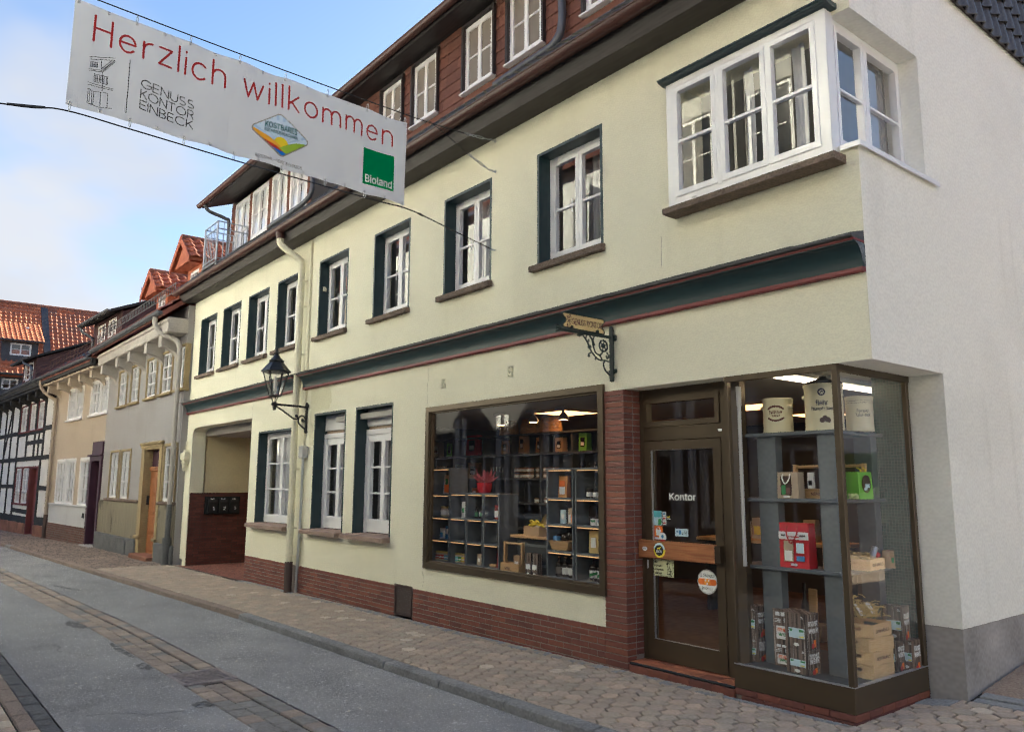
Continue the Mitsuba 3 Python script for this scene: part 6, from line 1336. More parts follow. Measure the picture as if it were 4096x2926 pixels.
put(ln, 'cage', merge([tube([bot[i], top[i]], .010, 5) for i in range(6)] + [tube([bot[i], bot[(i+1) % 6]], .013, 5) for i in range(6)] + [tube([top[i], top[(i+1) % 6]], .014, 5) for i in range(6)]), 'mat_iron')
for i in range(6): quad_pane(ln, [bot[i], bot[(i+1) % 6], top[(i+1) % 6], top[i]])
put(ln, 'burner', lathe([(.012, 3.14), (.014, 3.2), (.03, 3.22), (.03, 3.42), (.012, 3.45)], (LX, cy, 0), 10), M_('lamp_glass', pr((.6, .6, .58), .3)))
put(ln, 'roof', merge([lathe([(.235, 3.525), (.24, 3.545), (.215, 3.57), (.112, 3.70), (.10, 3.705)], (LX, cy, 0), 6, .2)]), 'mat_iron')
put(ln, 'chimney', lathe([(.10, 3.70), (.118, 3.705), (.125, 3.72), (.10, 3.735), (.06, 3.78), (.035, 3.82), (.028, 3.835), (.048, 3.845), (.05, 3.86), (.03, 3.875), (.02, 3.885), (.024, 3.90), (.012, 3.93), (.002, 3.95)], (LX, cy, 0), 14), 'mat_iron', smooth=35)

# ------------------------------------------------------------------ hanging shop sign
SX = -2.59
sg = thing('hanging_shop_sign', 'gold shop sign plate on an ornate dark iron bracket above the brick pier', 'sign')
put(sg, 'wall_bar', merge([lathe([(.012, 2.715), (.022, 2.72), (.024, 2.76), (.024, 3.25), (.02, 3.262), (.005, 3.27)], (SX, -.03, 0), 10), cbox(SX-.05, SX+.05, -.025, -.002, 2.80, 2.84, .006), cbox(SX-.05, SX+.05, -.025, -.002, 3.12, 3.18, .006), ball((SX-.035, -.028, 2.82), .012, 1), ball((SX+.035, -.028, 2.82), .012, 1), ball((SX+.035, -.028, 3.17), .012, 1)]), 'mat_iron_green', smooth=40)
def yz(pts): return [(SX, y, z) for y, z in pts]
put(sg, 'bracket_arm', merge([cbox(SX-.011, SX+.011, -.70, -.03, 3.142, 3.170, .004), hull([(SX-.012, -.50, 3.13), (SX+.012, -.50, 3.13), (SX-.012, -.44, 3.13), (SX+.012, -.44, 3.13), (SX, -.47, 3.15), (SX, -.47, 3.11)])] + [tube(smooth_pts(yz([(-.69, 3.156), (-.73, 3.165+dz), (-.76, 3.165+dz*1.6), (-.77, 3.155+dz*1.3)]), 4), .007, 6) for dz in (-.02, 0, .02)]), 'mat_iron_green')
sc_ = [[(-.43, 3.14), (-.36, 3.07), (-.32, 3.0), (-.26, 2.945), (-.20, 2.915), (-.13, 2.918), (-.07, 2.91)], [(-.37, 3.14), (-.385, 3.11), (-.37, 3.08), (-.345, 3.085), (-.345, 3.105)], [(-.33, 3.14), (-.30, 3.10), (-.28, 3.03), (-.25, 2.98), (-.20, 2.965), (-.165, 2.985), (-.16, 3.02)], [(-.27, 3.14), (-.285, 3.10), (-.265, 3.05)], [(-.20, 2.965), (-.175, 2.935), (-.17, 2.92)], [(-.34, 2.965), (-.355, 2.94), (-.335, 2.935), (-.345, 2.96), (-.31, 2.98)], [(-.11, 2.97), (-.09, 2.945), (-.075, 2.95)], [(-.13, 2.918), (-.145, 2.87), (-.12, 2.82), (-.08, 2.79), (-.06, 2.77)], [(-.10, 3.0), (-.075, 2.97), (-.07, 2.94)], [(-.25, 2.945), (-.255, 2.91)]]
put(sg, 'scroll_work', merge([tube(smooth_pts(yz(l), 5), .0075, 6) for l in sc_] + [ball((SX, -.335, 3.03), .02, 1), ball((SX, -.09, 2.945), .014, 1)]), 'mat_iron_green', smooth=50)
put(sg, 'rosette', merge([tube([(SX, -.145+.055*math.cos(q), 3.06+.055*math.sin(q)) for q in np.arange(18)*2*PI/18], .008, 6, True), ball((SX, -.145, 3.06), .022, 1)] + [tube([(SX, -.145+.02*math.cos(q), 3.06+.02*math.sin(q)), (SX, -.145+.055*math.cos(q), 3.06+.055*math.sin(q))], .006, 5) for q in np.arange(6)*PI/3+.3]), 'mat_iron_green')
# plate: its outline has concave ends
My = mat4(((0, 1, 0), (-1, 0, 0), (0, 0, 1)), (SX, 0, 0))
pl_ = Polygon([(-.68, 3.318), (-.15, 3.318), (-.135, 3.305), (-.14, 3.29), (-.165, 3.27), (-.17, 3.25), (-.165, 3.225), (-.14, 3.205), (-.135, 3.19), (-.15, 3.176), (-.67, 3.186), (-.685, 3.2), (-.678, 3.215), (-.65, 3.235), (-.645, 3.255), (-.65, 3.275), (-.678, 3.292), (-.688, 3.306)])
pt = put(sg, 'plate', ext(pl_, -.006, .006, My), M_('sign_gold', pr((.62, .47, .23), .45)))
put(sg, 'plate_rim', ext(pl_.buffer(.007).difference(pl_.buffer(-.002)), -.009, .009, My), 'mat_iron_green')
pf = mat4(((0, 1, 0), (0, 0, 1), (1, 0, 0)), (SX+.0062, 0, 0))
put(pt, 'lettering', ext(affinity.translate(strokes('GENUSS KONTOR', .052, .0075, .40, .2), -.57, 3.225), -.0072, -.0060, My), 'mat_ink_brown')
put(pt, 'house_drawing', ext(affinity.affine_transform(unary_union([LineString(l).buffer(.006, 1) for l in HOUSE]), [.26, 0, 0, -.26, -.675, 3.425]), -.0072, -.0060, My), 'mat_ink_brown'); put(pt, 'divider_line', ext(sbox(-.585, 3.205, -.581, 3.295), -.0072, -.006, My), 'mat_ink_brown')
for y_ in (-.575, -.235): put(sg, 'plate_clip', merge([lathe([(.004, -.016), (.018, -.012), (.018, .012), (.004, .016)], (0, 0, 0), 10)]) if 0 else tube([(SX-.016, y_, 3.19), (SX+.016, y_, 3.19)], .018, 10), 'mat_iron_green'); put(sg, 'plate_clip', box(SX-.006, SX+.006, y_-.008, y_+.008, 3.165, 3.19), 'mat_iron_green')
# ------------------------------------------------------------------ neighbouring houses down the street (their own frame: u along the front to the right, w inwards)
def front_frame(a, b):
    a, b = np.array(a, float), np.array(b, float); e = (a-b)/np.linalg.norm(a-b)
    return mat4(((e[0], e[1], 0), (-e[1], e[0], 0), (0, 0, 1)), (a[0], a[1], 0))
MGR = front_frame((-16.3, -.14), (-24.3, -.17)); MCR = front_frame((-24.05, -.17), (-30.9, -.54)); MHT = front_frame((-30.9, -.54), (-40, -1.05))
M_('grey_render', bump(pr(facade_col((.285, .275, .28), (.22, .205, .20)), .92, spec=.2), bump_stucco(.0012, 60.)))
M_('tan_render', bump(pr(facade_col((.40, .335, .27), (.32, .26, .19)), .92, spec=.2), bump_stucco(.0012, 60.)))
M_('white_render', pr(facade_col((.66, .67, .68), (.5, .5, .5)), .9, spec=.2))
def flaked(p, n, uv):
    a = fbm(p.x*2.2, p.y*2.2, p.z*1.6, 4); s = noise(p.x*26, p.y*26, p.z*1.5)
    return mix(mix((.15, .135, .10), (.20, .18, .135), s), (.08, .07, .055), smoothstep(.60, .72, a))
M_('flaking_base', bump(pr(proc(flaked), .9), bump_stucco(.0015, 40.)))
M_('base_grey', pr(speck((.10, .105, .112), .25, 4., 30., .15), .85)); M_('ochre', pr(speck((.27, .205, .11), .2, 3., 40., .15), .75)); M_('door_wood', pr(wood_col((.32, .125, .045), (.22, .075, .028), 2, 2.5), .45)); M_('door_purple', pr((.05, .018, .035), .45))
M_('timber_black', pr(speck((.022, .022, .024), .25, 3., 40., .25), .8)); M_('infill', pr(speck((.58, .57, .55), .12, 2.5, 60., .08), .92)); M_('frame_maroon', pr((.12, .028, .03), .5)); M_('roller_white', pr((.40, .40, .42), .5))
M_('red_sandstone', bump(pr(speck((.20, .09, .06), .5, 2.5, 40., .2), .9), bump_stucco(.002, 40.))); M_('purple_slate', pr(proc(lambda p, n, uv: mix((.055, .026, .03), (.085, .04, .044), cell_rand(dr.floor((p.x+p.y)*5), dr.floor(p.z*7), 2))), .7)); M_('slate_blue', pr(speck((.05, .055, .068), .25, 6., 40., .2), .6))
for i, c in enumerate([(.42, .125, .055), (.34, .10, .05), (.47, .16, .075), (.22, .09, .06)]): M_(f'clay_tile_{i}', two(pr(speck(c, .3, 5., 40., .2), .7)))
M_('red_tile_dark', two(pr(speck((.16, .05, .04), .3, 6., 40., .2), .7))); M_('orange_board', pr(speck((.38, .11, .055), .12, 4., 40., .1), .7)); M_('corbel_cream', pr(speck((.42, .36, .29), .2, 4., 40., .1), .9)); M_('corbel_grey', pr(speck((.36, .335, .31), .15, 4., 40., .1), .9))
def far_brick(p, n, uv):
    u = p.x + p.y; row = dr.floor(p.z/.075); a = (u + .12*(row - 2*dr.floor(row/2)))/.25; fu, fz = a - dr.floor(a), p.z/.075 - row
    j = dr.maximum(smoothstep(.07, .03, dr.minimum(fu, 1-fu)), smoothstep(.2, .1, dr.minimum(fz, 1-fz)))
    return mix(mix((.085, .035, .028), (.14, .055, .042), cell_rand(dr.floor(a), row, 1)), (.14, .12, .11), j)
M_('far_brick', pr(proc(far_brick), .85))

def pantile_sheet(u0, u1, y0, z0, y1, z1, pitch=.21, course=.30, amp=.035, M=I4, wob=3):
    """roof slope as one mesh: S shaped columns and stepped courses; from the eave (y0, z0) to the top (y1, z1)"""
    L = math.hypot(y1-y0, z1-z0); d = np.array([0, (y1-y0)/L, (z1-z0)/L]); nrm = np.array([0, -d[2], d[1]])
    nc = int((u1-u0)/pitch); nr = max(1, int(round(L/course))); k = 6
    us = np.linspace(u0, u1, nc*k+1); ph = (np.arange(nc*k+1) % k)/k
    prof = amp*(.5 - .5*np.cos(2*PI*np.clip((ph-.3)/.7, 0, 1)))
    vs, rr_ = [], np.random.RandomState(wob)
    for r_ in range(nr):
        a0, a1 = L*r_/nr, L*(r_+1)/nr
        jit = rr_.uniform(-.006, .006, nc+1)[np.minimum(np.arange(nc*k+1)//k, nc)]
        for q, h in ((a0, .0), (a0, .038), (a1, .004)):
            vs.append(np.stack([us, y0 + d[1]*q + nrm[1]*(prof+h+jit), z0 + d[2]*q + nrm[2]*(prof+h+jit)], -1))
    v = np.vstack(vs); m = nc*k+1; f = []
    i = np.arange(m-1)
    for r_ in range(3*nr-1): f.append(np.stack([r_*m+i, r_*m+i+1, (r_+1)*m+i+1, (r_+1)*m+i], -1))
    return xf((v, tri(np.vstack(f))), M)
def put_tiles(par, name, mats, *args, **kw):
    """random patches of the tile colours: the mesh is split by columns and courses"""
    v, f = pantile_sheet(*args, **kw); r_ = np.random.RandomState(kw.get('wob', 3)); c = r_.choice(len(mats), len(f)//12+1, p=None)
    c = np.repeat(c, 12)[:len(f)]
    for i, mt in enumerate(mats): put(par, name, (v, f[c == i]), mt, kind='stuff')

def body(name, label, cat, M, u0, u1, z0, z1, holes_, mat, zsplit=None, depth=8.0):
    t = thing(name, label, cat)
    put(t, 'front_wall', ext(sbox(u0, z0, u1, z1).difference(unary_union(holes_)), 0, .3, M), mat)
    put(t, 'side_wall', xf(merge([box(u0, u0+.25, .3, depth, z0, z1), box(u1-.25, u1, .3, depth, z0, z1), box(u0, u1, depth, depth+.3, z0, z1)]), M), mat)
    put(t, 'room', xf(merge([box(u0+.25, u1-.25, 2.6, 2.7, z0, z1), box(u0+.25, u1-.25, .3, 2.6, 2.95, 3.1), box(u0+.25, u1-.25, .3, 2.6, z1-.1, z1)]), M), 'mat_room_dark')
    return t
def hwin(t, M, u0, u1, z0, z1, cols=2, rows=3, casing=None, cw=.07, sill='mat_ochre', w0=.015, frame='mat_white_frame', fw2=.045, cur='mat_curtain_grey', arch=0.0):
    """window of an old house: casing, frame, sashes with bars, pane, curtain, sill"""
    bars_v = [(i+1)/cols for i in range(cols-1)]; bars_h = [(i+1)/rows for i in range(rows-1)]
    a, b, c, d = u0+fw2, u1-fw2, z0+fw2*1.5, z1-fw2
    k = put(t, 'window', xf(merge([ring(u0, u1, z0, z1, (fw2, fw2, fw2*1.5, fw2), w0, w0+.07)] + [box(a+(b-a)*q-(.03 if cols == 2 else .012), a+(b-a)*q+(.03 if cols == 2 else .012), w0-.008, w0+.05, c, d) for q in bars_v] + [box(a, b, w0-.002, w0+.04, c+(d-c)*q-.014, c+(d-c)*q+.014) for q in bars_h]), M), frame)
    v = np.array([[a-.01, w0+.03, c-.01], [b+.01, w0+.03, c-.01], [b+.01, w0+.03, d+.01], [a-.01, w0+.03, d+.01]])
    put(k, 'pane', xf((v, tri(np.array([[0, 1, 2, 3]]))), M), 'mat_pane')
    if casing: put(k, 'casing', xf(ring(u0-cw, u1+cw, z0-.0, z1+cw, (cw, cw, .0001, cw), -.03, .09), M), casing)
    if sill: put(k, 'sill', xf(cbox(u0-cw-.04, u1+cw+.04, -.09, .1, z0-.07, z0-.002, .012), M), sill)
    if cur: put(k, 'curtain', xf(sheet(lambda s, t_: np.stack([u0+.03+(u1-u0-.06)*s, w0+.16+.02*np.sin(s*40), z0+.05+(z1-z0-.1)*t_], -1), 30, 2), M), cur, smooth=True)
    return k
def corbel(t, M, u, wproj, ztop, zfoot, wid, mat):
    """curved bracket under the eave"""
    n = 8; pts = [(0, ztop), (-wproj, ztop), (-wproj, ztop-.26)]
    pts += [(-wproj + (wproj)*math.sin(PI/2*i/n)*1.0, (ztop-.26) - (ztop-.26-zfoot)*(1-math.cos(PI/2*i/n))) for i in range(1, n+1)]
    put(t, 'corbel', xf(prism_x(pts, u-wid/2, u+wid/2), M), mat)
def gable_roof(t, M, u0, u1, yeave, zeave, yr, zr, name='roof', mat='mat_red_tile_dark'):
    put(t, name, xf(merge([hull([(u, w, z) for u in (u0, u1) for w, z in ((yeave, zeave), (yr, zr), (yr, zr-.15), (yeave+.05, zeave-.1))]), hull([(u, w, z) for u in (u0, u1) for w, z in ((2*yr-yeave, zeave), (yr, zr), (yr, zr-.15), (2*yr-yeave-.05, zeave-.1))])]), M), mat)

# --- grey plastered house
gw = [(5.43, 6.35), (4.08, 4.94), (2.38, 3.28), (1.02, 1.92), (.02, .62)]
gl = [(5.68, 6.68), (4.42, 5.38)]
hol = [sbox(-b, 3.92, -a, 4.93) for a, b in gw] + [sbox(-b, 1.27, -a, 2.58) for a, b in gl] + [sbox(-1.18, 1.27, -.2, 2.58), sbox(-2.90, -.5, -1.53, 2.57)]
GH = body('plaster_house', 'grey plastered old house with curved white eave corbels and an ochre framed brown door', 'house', MGR, -7.75, -.004, -.5, 5.9, hol, 'mat_grey_render')
for i, (a, b) in enumerate(gw): hwin(GH, MGR, -b, -a, 3.92, 4.93, 2, 3, 'mat_ochre', .05, cur=None)
for a, b in gl: hwin(GH, MGR, -b, -a, 1.27, 2.58, 2, 3, 'mat_ochre', .06, sill=None)
hwin(GH, MGR, -1.18, -.2, 1.27, 2.58, 2, 3, 'mat_ochre', .07, sill=None)
put(GH, 'sill_band', xf(merge([cbox(-7.0, -3.25, -.07, .02, 1.19, 1.26, .015), cbox(-1.45, -.05, -.07, .02, 1.19, 1.26, .015)]), MGR), 'mat_brown_stone')
put(GH, 'lower_render', xf(merge([box(-7.75, -3.16, -.03, .0, .24, 1.19), box(-1.33, -.02, -.03, 0, .24, 1.19)]), MGR), 'mat_flaking_base')
put(GH, 'base', xf(merge([cbox(-7.75, -3.16, -.09, .0, -.5, .25, .02), cbox(-1.33, -.0, -.09, 0, -.5, .29, .02), cbox(-4.2, -3.95, -.12, -.08, -.5, .2, .02)]), MGR), 'mat_base_grey')
df = put(GH, 'door_surround', xf(merge([ext(sbox(-3.2, -.1, -1.33, 2.66).difference(sbox(-2.88, -1, -1.55, 2.55)), -.04, .5), cbox(-3.26, -1.27, -.09, .0, 2.66, 2.74, .02), cbox(-3.23, -1.30, -.06, .0, 2.60, 2.66, .01), cbox(-3.24, -2.86, -.1, 0, .30, .38, .02), cbox(-1.57, -1.29, -.1, 0, .30, .38, .02)]), MGR), 'mat_ochre')
gd = put(GH, 'door', xf(box(-2.88, -1.55, .15, .20, -.1, 2.0), MGR), 'mat_door_wood')
for i in range(4):
    for s in range(2): put(gd, 'panel', xf(cbox(-2.78+s*.62, -2.24+s*.62, .13, .16, .0+i*.48, .40+i*.48, .015), MGR), 'mat_door_wood')
put(gd, 'cornice', xf(cbox(-2.88, -1.55, .10, .2, 2.0, 2.12, .02), MGR), 'mat_door_wood'); put(gd, 'fanlight', xf(box(-2.88, -1.55, .17, .2, 2.12, 2.55), MGR), 'mat_door_purple')
put(GH, 'doorstep', xf(merge([cbox(-3.05, -1.42, -.22, .45, -.3, -.06, .02)]), MGR), 'mat_red_sandstone'); put(GH, 'house_bell', xf(cbox(-2.885, -2.86, .08, .24, 1.15, 1.38, .01), MGR), 'mat_iron')
for s in (6.88, 5.07, 3.72, 2.02, .72): corbel(GH, MGR, -s, .42, 5.2, 4.62, .26, 'mat_corbel_grey')
put(GH, 'frieze', xf(merge([cbox(-7.3, -.0, -.46, .02, 5.2, 5.56, .02), cbox(-7.35, -.0, -.49, -.44, 5.44, 5.50, .01)]), MGR), 'mat_corbel_grey')
gutter(GH, -7.6, -.05, -.62, 5.68, .075, 'mat_zinc', M=MGR)
gable_roof(GH, MGR, -7.9, -.03, -.6, 5.68, 4.2, 9.3)
put_tiles(GH, 'roof_tile', ['mat_red_tile_dark', 'mat_clay_tile_3'], -7.8, -.05, -.62, 5.70, .9, 6.86, M=MGR)
put(GH, 'snow_guard', xf(merge([tube([(-7.7, -.3, z), (-.1, -.3, z)], .012, 5) for z in (6.22, 6.42)] + [tube([(-7.7+i*.16, -.3, 6.2), (-7.7+i*.16, -.3, 6.42)], .007, 4) for i in range(48)]), MGR), 'mat_zinc')
put(GH, 'downpipe', xf(merge([tube(smooth_pts([(-.55, -.6, 5.65), (-.55, -.6, 5.45), (-.45, -.45, 5.2), (-.18, -.2, 5.05), (-.12, -.12, 4.8), (-.12, -.12, 4.3)], 5), .062, 10), tube([(-.12, -.12, 4.4), (-.12, -.12, 1.2)], .055, 10)]), MGR), 'mat_corbel_grey', smooth=40)
put(GH, 'downpipe_foot', xf(merge([tube([(-.12, -.12, 1.22), (-.12, -.12, .45)], .06, 10), tube([(-.13, -.13, .47), (-.13, -.13, -.25)], .09, 10)]), MGR), 'mat_base_grey', smooth=40)
def gabled_dormer(t, M, uc, hw, w0, zb, ze, za, zwin, over=.38):
    """small dormer with a gable, tiled on both slopes"""
    d = put(t, 'dormer', xf(merge([ext(Polygon([(uc-hw*.72, zb), (uc+hw*.72, zb), (uc+hw*.72, ze), (uc, ze+(za-ze)*.72), (uc-hw*.72, ze)]).difference(sbox(uc-.36, zwin[0], uc+.36, zwin[1])), w0, w0+.06), box(uc-hw*.72, uc-hw*.72+.05, w0, w0+2.5, zb-.4, ze+.03), box(uc+hw*.72-.05, uc+hw*.72, w0, w0+2.5, zb-.4, ze+.03)]), M), 'mat_orange_board')
    dwindow(d, uc-.36, uc+.36, zwin[0], zwin[1], w0+.01, M, 2, (.5,), cur=None)
    for s in (-1, 1):
        put(d, 'roof_board', xf(hull([(u, w, z) for w in (w0-over, w0+2.6) for u, z in ((uc, za), (uc, za-.06), (uc+s*hw, ze-.02), (uc+s*hw, ze+.05))]), M), 'mat_orange_board')
        L = math.hypot(hw, za-ze); Mr = M @ mat4(((0, 1 if s < 0 else 1, 0), (-s, 0, 0), (0, 0, 1)), (uc, 0, 0))
        # tiles: the slope frame has its u along +w of the house
        v, f = pantile_sheet(w0-over, w0+2.6, -hw-.03, ze+.05, 0, za+.06, pitch=.24, course=.27, amp=.05, wob=2+s)
        q = np.column_stack([uc + (-s)*v[:, 1]*1.0, v[:, 0], v[:, 2]]) if s > 0 else np.column_stack([uc + v[:, 1], v[:, 0], v[:, 2]])
        put(d, 'roof_tile', xf((q, f if s < 0 else f[:, ::-1]), M), 'mat_clay_tile_1', kind='stuff')
    put(d, 'ridge_tile', xf(tube([(uc, w0-over, za+.06), (uc, w0+2.6, za+.06)], .085, 8), M), 'mat_clay_tile_3')
    put(d, 'verge', xf(merge([hull([(u, w, z) for w in (w0-over-.03, w0-over) for u, z in ((uc, za+.10), (uc, za-.10), (uc+s*(hw+.04), ze-.10), (uc+s*(hw+.04), ze+.07))]) for s in (-1, 1)]), M), 'mat_orange_board')
    put(d, 'gable_infill', xf(ext(Polygon([(uc-hw*.7, ze), (uc+hw*.7, ze), (uc, ze+(za-ze)*.7)]), w0-over+.05, w0, ), M), 'mat_orange_board')
gabled_dormer(GH, MGR, -4.35, .78, .49, 6.3, 7.0, 7.62, (6.55, 7.05)); gabled_dormer(GH, MGR, -1.45, .78, .49, 6.3, 7.22, 7.9, (6.6, 7.15))

# --- cream plastered house
c1 = [(2.95, 3.78), (3.98, 4.82), (-.22, .72), (.92, 1.9)]
hol = [sbox(-b, 3.88, -a, 4.93) for a, b in ((2.95, 3.78), (3.98, 4.82), (-.02, .72), (.92, 1.9))] + [sbox(-5.62, .98, -4.62, 2.5), sbox(-4.28, .98, -3.28, 2.5), sbox(-2.46, .98, -1.42, 2.4), sbox(-1.12, -.5, .0, 2.54)]
CH = body('plaster_house', 'cream plastered old house with white windows in pairs and a dark purple door', 'house', MCR, -6.8, .0, -.6, 5.6, hol, 'mat_tan_render')
for a, b in ((2.95, 3.78), (3.98, 4.82), (.02, .72), (.92, 1.9)): hwin(CH, MCR, -b, -a, 3.88, 4.93, 2, 3, 'mat_white_frame', .05, 'mat_white_frame')
for a, b in ((4.62, 5.62), (3.28, 4.28), (1.42, 2.46)): hwin(CH, MCR, -b, -a, .98, 2.42, 2, 3, 'mat_white_frame', .1, None)
put(CH, 'white_band', xf(box(-6.6, -1.2, -.03, .0, .28, .93), MCR), M_('limewash', pr(facade_col((.46, .475, .50), (.36, .36, .37)), .9, spec=.2))); put(CH, 'sill_band', xf(cbox(-6.6, -1.2, -.08, .0, .92, .975, .01), MCR), 'mat_limewash'); put(CH, 'base', xf(box(-6.6, -1.2, -.06, .0, -.6, .27), MCR), 'mat_far_brick'); put(CH, 'house_number', xf(cbox(-1.75, -1.5, -.045, -.02, .58, .74, .005), MCR), 'mat_iron')
put(CH, 'door_surround', xf(merge([ext(sbox(-1.3, -.5, .0, 2.55).difference(sbox(-1.1, -1, -.16, 2.38)), -.06, .5), cbox(-1.42, .0, -.12, 0, 2.52, 2.58, .02), box(-1.12, .0, -.05, 0, 2.58, 2.98)]), MCR), 'mat_door_purple')
cd = put(CH, 'door', xf(box(-1.1, -.16, .22, .28, -.4, 2.38), MCR), 'mat_door_purple')
for i in range(3): put(cd, 'panel', xf(cbox(-.95, -.3, .2, .23, -.1+i*.6, .40+i*.6, .02), MCR), 'mat_door_purple')
put(CH, 'doorstep', xf(cbox(-1.25, -.05, -.2, .42, -.5, -.2, .02), MCR), 'mat_grey_plinth')
for s in (6.3, 4.85, 3.3, 1.95, .55): corbel(CH, MCR, -s, .42, 5.22, 4.75, .24, 'mat_corbel_cream')
put(CH, 'soffit', xf(box(-6.7, -.0, -.52, .02, 5.22, 5.3), MCR), 'mat_corbel_cream'); put(CH, 'eave_board', xf(merge([cbox(-6.8, .15, -.6, -.45, 5.28, 5.5, .02)]), MCR), 'mat_timber_black')
gutter(CH, -6.8, .1, -.66, 5.52, .07, 'mat_zinc', M=MCR); gable_roof(CH, MCR, -6.9, .0, -.65, 5.5, 4.2, 9.0)
put_tiles(CH, 'roof_tile', ['mat_red_tile_dark', 'mat_roof_tile_0'], -6.8, .0, -.66, 5.52, .3, 6.22, M=MCR)
put(CH, 'snow_guard', xf(merge([tube([(-6.7, -.35, z), (-.1, -.35, z)], .01, 5) for z in (6.0, 6.18)] + [tube([(-6.7+i*.5, -.35, 5.85), (-6.7+i*.5, -.35, 6.2)], .007, 4) for i in range(14)]), MCR), 'mat_gutter_brown')
put(CH, 'downpipe', xf(merge([tube(smooth_pts([(-6.7, -.6, 5.45), (-6.7, -.58, 5.2), (-6.6, -.4, 4.95), (-6.45, -.12, 4.7), (-6.42, -.1, 4.4), (-6.44, -.1, .5)], 5), .06, 10)]), MCR), 'mat_tan_render', smooth=40); put(CH, 'downpipe_foot', xf(tube([(-6.44, -.1, .55), (-6.44, -.1, -.4)], .075, 10), MCR), 'mat_downpipe_brown', smooth=40)
def shed_dormer(t, M, u0, u1, w0, zb, zt, wins, slate, over=.4, rise=.42, back=3.2):
    d = put(t, 'dormer', xf(merge([ext(sbox(u0, zb, u1, zt).difference(unary_union([sbox(a, c, b, e) for a, b, c, e in wins])), w0, w0+.08)] + [ext(Polygon([(w0+.08, zb), (back, zb+.6), (back, zt+rise*(back-w0)), (w0+.08, zt)]), 0, .1, mat4(((0, 1, 0), (-1, 0, 0), (0, 0, 1)), (u_, 0, 0))) for u_ in (u1, u0+.1)]), M), slate)
    for a, b, c, e in wins: dwindow(d, a, b, c, e, w0, M, 2, (.33, .67), cur=None)
    put(d, 'room', xf(box(u0+.1, u1-.1, w0+1.0, w0+1.05, zb, zt), M), 'mat_room_dark')
    put(d, 'roof_sheet', xf(hull([(u, w, z) for u in (u0-.25, u1+.2) for w, z in ((w0-over, zt-rise*over+.03), (w0-over, zt-rise*over+.12), (back+.6, zt+rise*(back+.6-w0)+.12), (back+.6, zt+rise*(back+.6-w0)+.02))]), M), 'mat_timber_black')
    gutter(d, u0-.2, u1+.2, w0-over-.05, zt-rise*over+.1, .06, 'mat_zinc', M=M)
    return d
d = shed_dormer(CH, MCR, -3.62, -.30, .30, 5.9, 7.2, [(-3.05, -2.15, 6.27, 7.05), (-1.80, -.90, 6.42, 7.08)], 'mat_purple_slate')
put(d, 'chimney_pipe', xf(lathe([(.1, 7.5), (.1, 8.15), (.14, 8.16), (.14, 8.25), (.1, 8.26)], (-1.2, 1.2, 0), 12), MCR), 'mat_aluminium')
put(d, 'downpipe', xf(tube(smooth_pts([(-3.7, -.1, 7.1), (-3.65, -.05, 6.9), (-3.55, .2, 6.75), (-3.4, .24, 6.6), (-3.4, .24, 6.3)], 5), .05, 8), MCR), 'mat_zinc', smooth=40)

# --- half timbered house
hw_ = [(4.78, 6.05), (3.17, 4.3), (1.72, 2.76)]
hol = [sbox(-b, 3.8, -a, 4.88) for a, b in hw_] + [sbox(-4.72, .85, -3.48, 2.28), sbox(-6.02, .85, -4.86, 2.28), sbox(-3.22, -.6, -1.9, 2.3)]
HH = body('half_timbered_house', 'white half timbered house with black beams and a dark red door at the left edge', 'house', MHT, -16.5, .0, -.7, 5.3, hol, 'mat_infill')
for a, b in hw_: hwin(HH, MHT, -b, -a, 3.8, 4.88, 2, 4, 'mat_frame_maroon', .05, 'mat_frame_maroon')
for a, b in ((3.48, 4.72), (4.86, 6.02)):
    hwin(HH, MHT, -b, -a, .85, 2.28, 2, 3, 'mat_frame_maroon', .06, 'mat_frame_maroon'); rs_ = put(HH, 'roller_shutter', xf(box(-b+.05, -a-.05, .03, .05, 1.28, 2.25), MHT), 'mat_roller_white')
    for i in range(18): put(rs_, 'slat', xf(box(-b+.05, -a-.05, .018, .032, 1.285+i*.054, 1.33+i*.054), MHT), 'mat_roller_white')
hd = put(HH, 'door', xf(box(-3.18, -1.94, .15, .2, -.6, 2.28), MHT), 'mat_frame_maroon'); put(HH, 'door_frame', xf(ring(-3.3, -1.82, -.6, 2.34, (.12, .12, .01, .08), -.03, .36), MHT), 'mat_frame_maroon')
def beam(u0, z0, u1, z1, w=.16):
    L = LineString([(u0, z0), (u1, z1)]).buffer(w/2, cap_style=2); put(HH, 'beam', ext(L, -.035, .05, MHT), 'mat_timber_black')
def hbeam(u0, u1, z, h=.16):
    w_ = rr.uniform(-.03, .03); beam(u0, z, u1, z+w_, h)
for s in (.12, 1.5, 3.05+.0, 4.55, 6.35, 7.9, 9.3, 10.8, 12.2): beam(-s, 2.62, -s + rr.uniform(-.04, .04), 5.2, .2)
for s in (.12, 1.68, 6.3, 7.75, 9.3, 10.8, 12.2): beam(-s, .2, -s, 2.62, .2)
for s0, s1, z in ((0, 16, 2.66), (0, 1.5, 3.78), (6.3, 16, 3.78), (1.5, 4.6, 3.3), (0, 1.6, 1.5), (6.2, 16, 1.5), (1.5, 6.3, 3.7), (3.2, 6.3, .55), (0, 1.7, .25), (3.3, 16, .22), (0, 16, 5.1)): hbeam(-s1, -s0, z, .17 if z > .3 else .3)
beam(-9.3, 2.7, -7.95, 5.1, .18); beam(-12.2, 2.7, -10.9, 5.1, .18); beam(-2.3, 2.66, -2.3, 3.7, .14)
put(HH, 'stone_base', xf(merge([cbox(-16.5+i*.55, -16.5+i*.55+.53, -.05, .05, -.8, .08+.01*(i % 3), .02) for i in range(24)] + [cbox(-1.8, -.1, -.06, .05, -.8, .10, .02)]), MHT), 'mat_red_sandstone')
